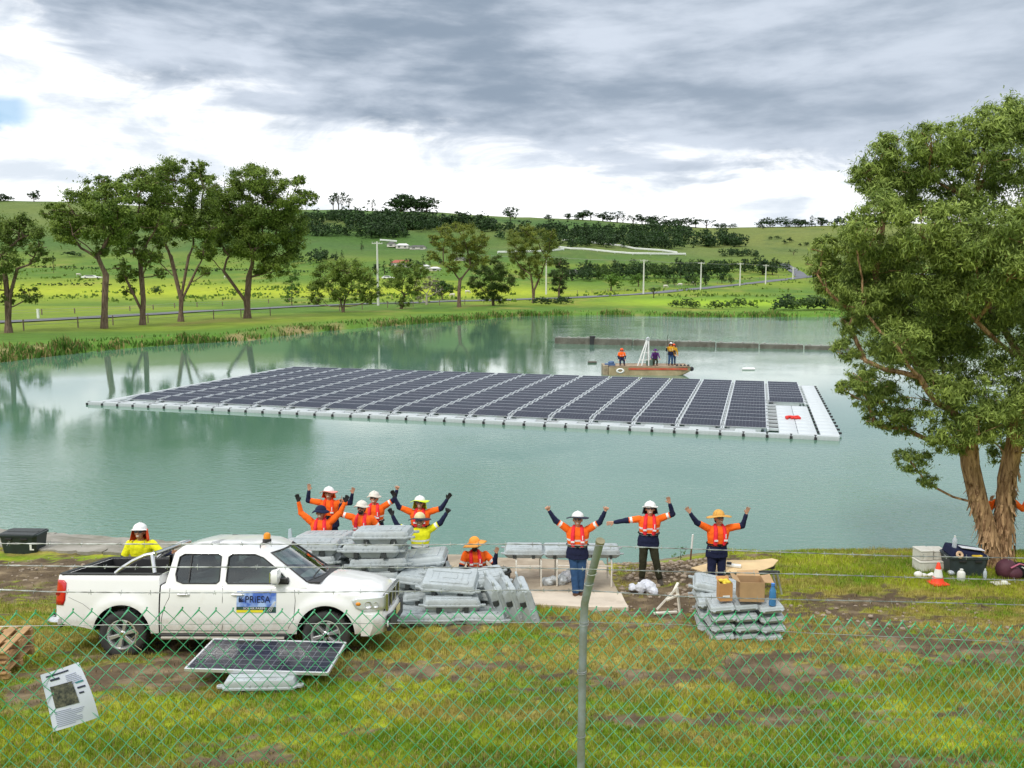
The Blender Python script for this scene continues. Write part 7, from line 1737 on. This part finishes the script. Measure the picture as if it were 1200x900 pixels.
# power poles
M_pole = mat('pale_concrete_pole', (.62, .62, .56), .8, var=.1); 
def pole(px, pyb, pyt, label, Y=None):
    b = GT(px, pyb) if Y is None else Vector((P(px, pyb, Y).x, Y, Z1(P(px, pyb, Y).x, Y))); h = P(px, pyt, b.y).z-b.z; r = empty('power_pole', tuple(b), R(8), label, 'power pole', 'power poles across the valley')
    m = MB(); m.tube([(0, 0, -.3), (0, 0, h)], [.30, .20], 8); m.build('pole', M_pole, r)
    m = MB(); m.box((0, 0, h-.5), (2.6, .16, .18)); m.build('crossarm', M_pole, r, smooth=0)
    for x in (-1.2, -.5, .5, 1.2): m = MB(); m.tube([(x, 0, h-.4), (x, 0, h-.1)], .06, 6); m.build('insulator', M_wrail, r)
    return Vector((b.x, b.y, b.z+h-.15))
tops = [pole(443, 345, 283, 'white power pole behind the drooping trees, left of the house', 215), pole(640, 345, 300, 'white power pole beside the second pale gum'), pole(754, 345, 304, 'power pole right of the bright leafy tree'), pole(821, 340, 307, 'third power pole from the right in the valley'), pole(867, 335, 308, 'second power pole from the right'), pole(897, 333, 310, 'rightmost tall power pole near the round dark tree'), pole(929, 328, 313, 'short distant pole at the bend of the road')]
pl = empty('power_line', (0, 0, 0), 0, 'thin wires strung between the valley power poles', 'power line')
for a, b in zip(tops[:-1], tops[1:]):
    for dx in (-1.1, 1.1):
        m = MB(); m.tube([a.lerp(b, t)+Vector((dx, 0, -4*t*(1-t)*.015*(b-a).length)) for t in np.linspace(0, 1, 9)], .025, 4); m.build('wire', M_wire, pl)
# ------------------------------------------------------------------ farm buildings
M_wallw = mat('white_wall', (.66, .63, .56), .8, var=.08); M_roofr = mat('red_roof', (.32, .08, .05), .7, var=.15); M_roofw = mat('white_roof', (.70, .70, .68), .6, var=.08); M_roofd = mat('dark_roof', (.08, .075, .07), .7); M_pane = mat('window_pane', (.03, .035, .04), .15, var=0)
def house(px, py, wpx, hpx, label, roof, dm=8, rz=0, nwin=3, name='house', cat='house', Y=None):
    b = GT(px, py) if Y is None else Vector((P(px, py, Y).x, Y, Z1(P(px, py, Y).x, Y))); s = b.y/1000; W_ = wpx*s; H_ = hpx*s*.6; r = empty(name, (b.x, b.y, b.z-.3), rz, label, cat)
    m = MB(); m.box((0, 0, H_/2), (W_, dm, H_)); m.build('wall', M_wallw, r, smooth=0)
    m = MB(); e = .5; rh = hpx*s*.4; m.add([(-W_/2-e, -dm/2-e, H_), (W_/2+e, -dm/2-e, H_), (W_/2+e, dm/2+e, H_), (-W_/2-e, dm/2+e, H_), (-W_/2+dm*.2, 0, H_+rh), (W_/2-dm*.2, 0, H_+rh)], [(0, 1, 5, 4), (1, 2, 5), (2, 3, 4, 5), (3, 0, 4), (0, 3, 2, 1)]); m.build('roof', roof, r, smooth=0)
    for k in range(nwin):
        m = MB(); m.box(((k+.5-nwin/2)*W_/nwin, -dm/2-.03, H_*.52), (W_/nwin*.45, .08, H_*.45)); w_ = m.build('window', M_wallw, r, smooth=0)
        m = MB(); m.box(((k+.5-nwin/2)*W_/nwin, -dm/2-.085, H_*.52), (W_/nwin*.38, .04, H_*.37)); m.build('pane', M_pane, w_, smooth=0)
    return r
house(471, 313, 23, 9, 'small white house with a red roof in the trees below the hillside farm', M_roofr, nwin=4)
house(498, 315, 10, 6, 'little white shed directly right of the red roofed house', M_roofw, nwin=1, name='shed', cat='shed'); house(510, 317, 12, 5, 'low white shed further right of the red roofed house', M_roofw, nwin=1, name='shed', cat='shed')
house(459, 289, 9, 6, 'white farm shed at the left of the hillside farm', M_roofd, nwin=1, name='shed', cat='shed'); house(472, 291, 14, 6, 'white gabled farm building in the middle of the hillside farm', M_roofw, nwin=2); house(490, 292, 18, 5, 'long low farm shed right of the gabled building', M_roofd, nwin=2, name='shed', cat='shed')
house(673, 321, 9, 6, 'white house with a pointed gable by the valley treeline', M_roofd, nwin=1, rz=R(20)); house(540, 305, 14, 4, 'low white stable behind the first pale gum', M_roofd, nwin=2, name='shed', cat='shed')
# vehicles and cattle far off
def far_car(px, py, L_, label, name='parked_car', col=M_white):
    b = GT(px, py); r = empty(name, tuple(b), R(4), label, 'car'); m = MB(); m.loft([[(-L_/2, y, .35), (L_/2, y, .35), (L_/2*1.02, y, .75), (L_*.22, y, .95), (L_*.08, y*.9, 1.45), (-L_*.30, y*.9, 1.45), (-L_*.45, y, .95), (-L_/2*1.02, y, .85)] for y in (-.85, .85)]); m.build('body', col, r, smooth=0, bevel=.05)
    for s in (-1, 1): m = MB(); m.add([(L_*.19, s*.85, .97), (L_*.06, s*.80, 1.38), (-L_*.27, s*.80, 1.38), (-L_*.38, s*.85, .97)], [(0, 1, 2, 3)]); m.build('window', M_pane, r, smooth=0)
    for x in (-L_*.3, L_*.3):
        for s in (-1, 1): m = MB(); m.lathe([(0, -.1), (.33, -.1), (.33, .1), (0, .1)], 14, Matrix.Translation((x, s*.78, .33)) @ Matrix.Rotation(R(90), 4, 'X')); m.build('wheel', M_black, r)
far_car(455, 327, 5.6, 'white car parked on the grass below the red roofed house'); far_car(108, 326.5, 8.5, 'white vehicle standing in the yellow paddock between the left gums')
M_cow = mat('pale_hide', (.60, .56, .48), .8, var=.1)
def cow(px, py, rz, label):
    b = GT(px, py); r = empty('cow', tuple(b), rz, label, 'cow', 'cattle grazing in the valley'); mb = MB(); mb.cone((-.6, 0, 1.05), (.55, 0, 1.02), .36, .33, 12); mb.cone((.55, 0, 1.08), (1.0, 0, .75), .20, .15, 10); mb.cone((1.0, 0, .75), (1.22, 0, .38), .15, .09, 10)
    for x in (-.65, .55):
        for s in (-.18, .18): mb.cone((x, s, .9), (x-.06, s, .5), .13, .08, 8); mb.cone((x-.06, s, .5), (x, s, .06), .08, .06, 8)
    mb.cone((-.95, 0, 1.15), (-1.05, 0, .5), .04, .03, 6); remeshed(mb, 'body', M_cow, .05, 3, r)
for i, (px, py, rz, lab) in enumerate([(92, 324, .3, 'pale cow grazing left of the vehicle in the yellow paddock'), (530, 349, 2.6, 'pale cow grazing beside the first pale gum'), (548, 345, .5, 'pale cow seen just right of the first pale gum trunk'), (780, 338, .2, 'pale cow near the roadside trees, left one'), (797, 336, 2.9, 'pale cow near the roadside trees, middle one'), (812, 334, .4, 'pale cow near the third pole'), (265, 327, .8, 'pale cow far off in the yellow paddock behind the largest gum')]): cow(px, py, rz, lab)
q = GT(45, 373); m = MB(); m.box((0, 0, .7), (.35, .35, 1.6)); m.box((0, 0, 1.55), (.42, .42, .12)); tag(m.build('marker_post', M_wrail, smooth=0, bevel=.03, loc=tuple(q)), 'thick white marker post beside the road at far left', 'post')
# hedges: dark drains in the yellow paddock
for i, (pts, lab) in enumerate([([(40, 313), (110, 315.5), (180, 317), (260, 318)], 'upper dark hedge line across the yellow paddock'), ([(45, 335), (80, 334.5), (130, 335)], 'short dark hedge line near the middle of the paddock'), ([(240, 316), (330, 319), (400, 320)], 'dark hedge line right of the largest gum')]):
    q = [GT(*p) for p in pts]; VS, CS = [], []
    for a, b in zip(q[:-1], q[1:]):
        n_ = int((b-a).length/2.5)
        for k in range(n_):
            p = a.lerp(b, (k+rng.random())/n_); z = Z1(p.x, p.y); V_, F_, C_ = clump_leaves([(p.x, p.y, z+.5, 2.0, 1.2, .6)], 30, .7, .6, rng, *DK, sub=5, droop=0); VS.append(V_); CS.append(C_)
    V_ = np.concatenate(VS); tag(npmesh('hedge', V_, np.arange(len(V_)).reshape(-1, 4), M_leaf, attrs={'Col': ('POINT', 'FLOAT_COLOR', np.concatenate(CS))}), lab, 'hedge')
# ------------------------------------------------------------------ chain link fence in the foreground
FY0, FS = 4.0, .19
def FPt(px, py, off=0.0):
    d = ray(px, py); t = (FY0-off)/(d.y-FS*d.x); return Vector((d.x*t, d.y*t, CZ+d.z*t))
fence = empty('chain_link_fence', (0, 0, 0), 0, 'green chain link fence with barbed wires across the whole foreground', 'fence')
M_green = mat('green_coated_wire', (.03, .42, .16), .4, var=.3, scale=3, dirt=(.16, .55, .36), wear=(.4, .6), spec=.6); M_barb = mat('galvanised_wire', (.40, .42, .40), .45, metal=.5, var=.25, scale=8, dirt=(.10, .09, .08))
TOPX = [-120, 0, 137, 336, 500, 690, 800, 900, 990, 1200, 1400]; TOPY = [723, 719, 715.5, 714, 714.5, 713, 716, 721, 728, 737, 743]
tx = [FPt(x, y) for x, y in zip(TOPX, TOPY)]; TX = [v.x for v in tx]; TZ = [v.z for v in tx]
def chain():
    hw, hh, wr = .0375, .0425, .0024; X0, X1 = -4.6, 5.4; n = int((X1-X0)/hw); c = 1/math.sqrt(1+FS*FS)
    VS = []; FS_ = []; K = 40; base = 0; rng = np.random.default_rng(3)
    ring = np.array([(1, 0), (0, 1), (-1, 0), (0, -1)])
    for i in range(n):
        k = np.arange(K+1); u = (i+((k+i) % 2))*hw; xw = X0+u*c
        sag = .010*np.sin(xw*2.1+k*.11)+.008*np.sin(k*.33+xw*.9)
        xx_ = xw+.006*np.sin(k*.21+xw*3)+rng.normal(0, .0008, K+1); zz_ = np.interp(xx_, TX, TZ)-k*hh-(i % 2)*0+sag*.3+rng.normal(0, .0008, K+1)
        dep = np.where((k+i) % 2 == 0, -.0018, .0018)
        yy_ = FY0+FS*xx_+dep+.02*np.sin(xx_*1.3+zz_*2.0)+.012*np.sin(xx_*4+1)
        start = 0 if i % 2 == 0 else 0
        Pn = np.stack([xx_, yy_, zz_], 1)
        # twisted knuckle at the top
        first = Pn[0]; tip_ = Pn[0]+np.array([.003, 0, .013]); 
        if (i % 2) == 0: Pn = np.concatenate([[tip_], Pn])
        m_ = len(Pn)
        for a in range(m_):
            d = Pn[min(a+1, m_-1)]-Pn[max(a-1, 0)]; d = d/np.linalg.norm(d); s = np.cross(d, [0, 1, 0]); s = s/np.linalg.norm(s); t = np.cross(d, s)
            r_ = wr*(1.9 if a == 0 else 1)
            VS.append(Pn[a]+r_*(ring[:, :1]*s+ring[:, 1:]*t))
        for a in range(m_-1):
            for q in range(4): FS_.append((base+a*4+q, base+a*4+(q+1) % 4, base+(a+1)*4+(q+1) % 4, base+(a+1)*4+q))
        base += m_*4
    o = npmesh('wire_mesh', np.concatenate(VS), np.array(FS_), M_green, fence, smooth=True)
chain()
def strand(pts, r_, barbs=True, off=0.0, name='barbed_wire', step=.125, twist=True):
    P_ = [FPt(x, y, off) for x, y in pts]; fine = []
    for a, b in zip(P_[:-1], P_[1:]):
        n = max(2, int((b-a).length/.03)); fine += [a.lerp(b, i/n) for i in range(n)]
    fine.append(P_[-1]); w = MB()
    if twist and barbs:
        for ph in (0, math.pi): w.tube([p+Vector((0, math.cos(i*1.3+ph), math.sin(i*1.3+ph)))*.0018 for i, p in enumerate(fine)], r_, 5)
    else: w.tube(fine, r_, 5)
    o = w.build(name, M_barb, fence)
    if barbs:
        L_ = 0; nxt = .04; rb = random.Random(int(off*100)+len(fine)); m = MB()
        for a, b in zip(fine[:-1], fine[1:]):
            L_ += (b-a).length
            if L_ > nxt:
                nxt += step*rb.uniform(.92, 1.08); d = (b-a).normalized(); t0 = rb.uniform(0, 3)
                for q in range(2):
                    th_ = t0+q*1.5; u = Vector((0, math.cos(th_), math.sin(th_))); m.tube([a-u*.013+d*.003*q, a+u*.013+d*.004*q], .0011, 4)
                m.tube([a-d*.004, a+d*.006], .0034, 5)
        tag(m.build('barbs', M_barb, o), kind='stuff')
    return o
def ext(pts): (x0, y0), (x1, y1) = pts[0], pts[1]; (xa, ya), (xb, yb) = pts[-2], pts[-1]; return [(x0-160, y0-(y1-y0)/(x1-x0)*160)]+pts+[(xb+160, yb+(yb-ya)/(xb-xa)*160)]
strand(ext([(0, 637), (150, 637.5), (300, 637.5), (470, 638.5), (600, 637.5), (700, 639.5), (760, 641.5), (900, 646.5), (1050, 651.5), (1200, 654)]), .0016, True, .26)
strand(ext([(0, 662.5), (150, 664.5), (300, 664.5), (450, 665), (590, 665), (690, 667), (800, 670), (950, 673), (1080, 677), (1200, 680)]), .0016, True, .16)
strand(ext([(0, 691), (60, 693.5), (150, 694.5), (300, 694.5), (470, 693), (600, 691.5), (688, 692), (800, 699), (900, 702), (1050, 705), (1200, 709)]), .0016, True, .05)
strand(ext([(0, 734), (150, 732), (300, 731), (500, 730.5), (684, 729), (800, 732), (950, 742), (1200, 753)]), .0017, False, .006, 'tension_wire')
# cranked post
M_gal = mat('weathered_galvanised_post', (.30, .34, .37), .55, metal=.35, var=.22, scale=7, dirt=(.22, .23, .17), bump=.15, bscale=50, wear=(.42, .66))
pb0 = FPt(684.5, 719, .03); pbot = Vector((FPt(681, 880, .03).x, 0, 0)); top = FPt(703.5, 634, .20); bend = FPt(688.5, 692, .055)
pts = [Vector((pbot.x-.005, FY0+FS*pbot.x-.03, Z1(pbot.x, 4.1)-.4)), Vector((pbot.x, FY0+FS*pbot.x-.03, FPt(681, 880).z)), FPt(683.5, 740, .03), pb0, FPt(685.2, 707, .035), bend, FPt(693, 674, .09), top]
m = MB(); m.tube(pts, .0195, 20, cap=False)
d = (pts[-1]-pts[-2]).normalized(); m.tube([pts[-1], pts[-1]-d*.001, pts[-1]-d*.05], [.0195, .0165, .0165], 20, cap=False)
post = m.build('post', M_gal, fence, smooth=60)
m = MB(); m.tube([top-d*.012, top+d*.003], .0217, 20); m.build('post_cap', mat('rusty_cap', (.22, .20, .12), .8, var=.3, scale=40), post)
for (px, py, of) in [(684.3, 728, .03), (684.3, 731.5, .03), (682, 786, .03), (682, 788, .03), (681, 862, .03), (694, 672, .12), (690.5, 684, .08)]:
    c = FPt(px, py, of); m = MB(); m.tube([c+Vector((.0225*math.cos(a), .0225*math.sin(a), .003*math.sin(a+1))) for a in [i*math.pi/8 for i in range(16)]], .0022, 5, closed=True); m.build('wire_tie', M_barb, post)
# ------------------------------------------------------------------ notice sheet tied to the mesh
def FPn(px, py): return FPt(px, py, -.02)
nt_ = empty('paper_notice', tuple(FPn(82, 816)), 0, 'curling white paper notice with a dark photo tied to the fence at lower left', 'notice')
c4 = [FPn(47, 791), FPn(93, 775), FPn(115.5, 841), FPn(64, 856)]; o_ = nt_.location
def pap(u, v, e=0.0): 
    p = c4[0].lerp(c4[1], u).lerp(c4[3].lerp(c4[2], u), v)-o_; bow = .018*math.sin(math.pi*v)*(u-.2)+.012*math.sin(2.5*u+v); return p+Vector((.018*math.sin(math.pi*v)*u, -bow-e, .0))
def psheet(name, u0, u1, v0, v1, e, m_, par, n=8):
    m = MB(); m.loft([[pap(u0+(u1-u0)*i/n, v0+(v1-v0)*j/n, e) for i in range(n+1)] for j in range(n+1)], cap=False, closed_ring=False); return m.build(name, m_, par, smooth=60)
sh0 = psheet('paper_sheet', 0, 1, 0, 1, 0, mat('blue_white_paper', (.66, .69, .82), .7, var=.04, scale=8), nt_)
def photo_mat():
    m = mat('printed_photo', (.08, .09, .09), .5, var=0); t = m.node_tree; b = t.nodes['Principled BSDF']; tc = node(t, 'ShaderNodeTexCoord'); n = node(t, 'ShaderNodeTexNoise'); n.inputs['Scale'].default_value = 38; n.inputs['Detail'].default_value = 6; n.inputs['Roughness'].default_value = .8; t.links.new(tc.outputs['Object'], n.inputs[0])
    r = node(t, 'ShaderNodeValToRGB'); r.color_ramp.elements[0].position = .38; r.color_ramp.elements[0].color = (.015, .02, .03, 1); r.color_ramp.elements[1].position = .66; r.color_ramp.elements[1].color = (.20, .19, .14, 1); t.links.new(n.outputs[0], r.inputs[0]); t.links.new(r.outputs[0], b.inputs['Base Color']); return m
psheet('printed_photo', .17, .70, .24, .62, .0025, photo_mat(), sh0)
M_print = mat('printed_grey', (.20, .22, .34), .7, var=0); M_printd = mat('printed_dark', (.03, .035, .07), .7, var=0)
psheet('header_bar', .14, .72, .05, .075, .0025, M_printd, sh0); psheet('title_line', .22, .46, .12, .155, .0025, M_printd, sh0, 3)
rp3 = random.Random(2)
for k in range(3): psheet('side_note', .76, .76+rp3.uniform(.10, .18), .27+.09*k, .30+.09*k, .0025, mat('printed_teal', (.05, .22, .25), .7, var=0) if k == 0 else M_printd, sh0, 2)
for k in range(9):
    v = .68+.032*k; psheet('text_line', .12, .12+rp3.uniform(.35, .72), v, v+.009, .0025, M_print, sh0, 4)
for k in range(6):
    v = .13+.028*k; psheet('text_line', .60, .60+rp3.uniform(.2, .33), v, v+.008, .0025, M_print, sh0, 3)
# a loose twig caught in the mesh
m = MB(); m.tube([FPt(150, 728, .02), FPt(162, 742, .03), FPt(158, 756, .02), FPt(166, 762, .03)], .0018, 5); m.tube([FPt(162, 742, .03), FPt(150, 752, .02)], .0014, 5)
tag(m.build('dry_twig', mat('dry_twig', (.30, .24, .15), .8)), 'dry twig caught in the chain link in front of the rear wheel', 'twig')
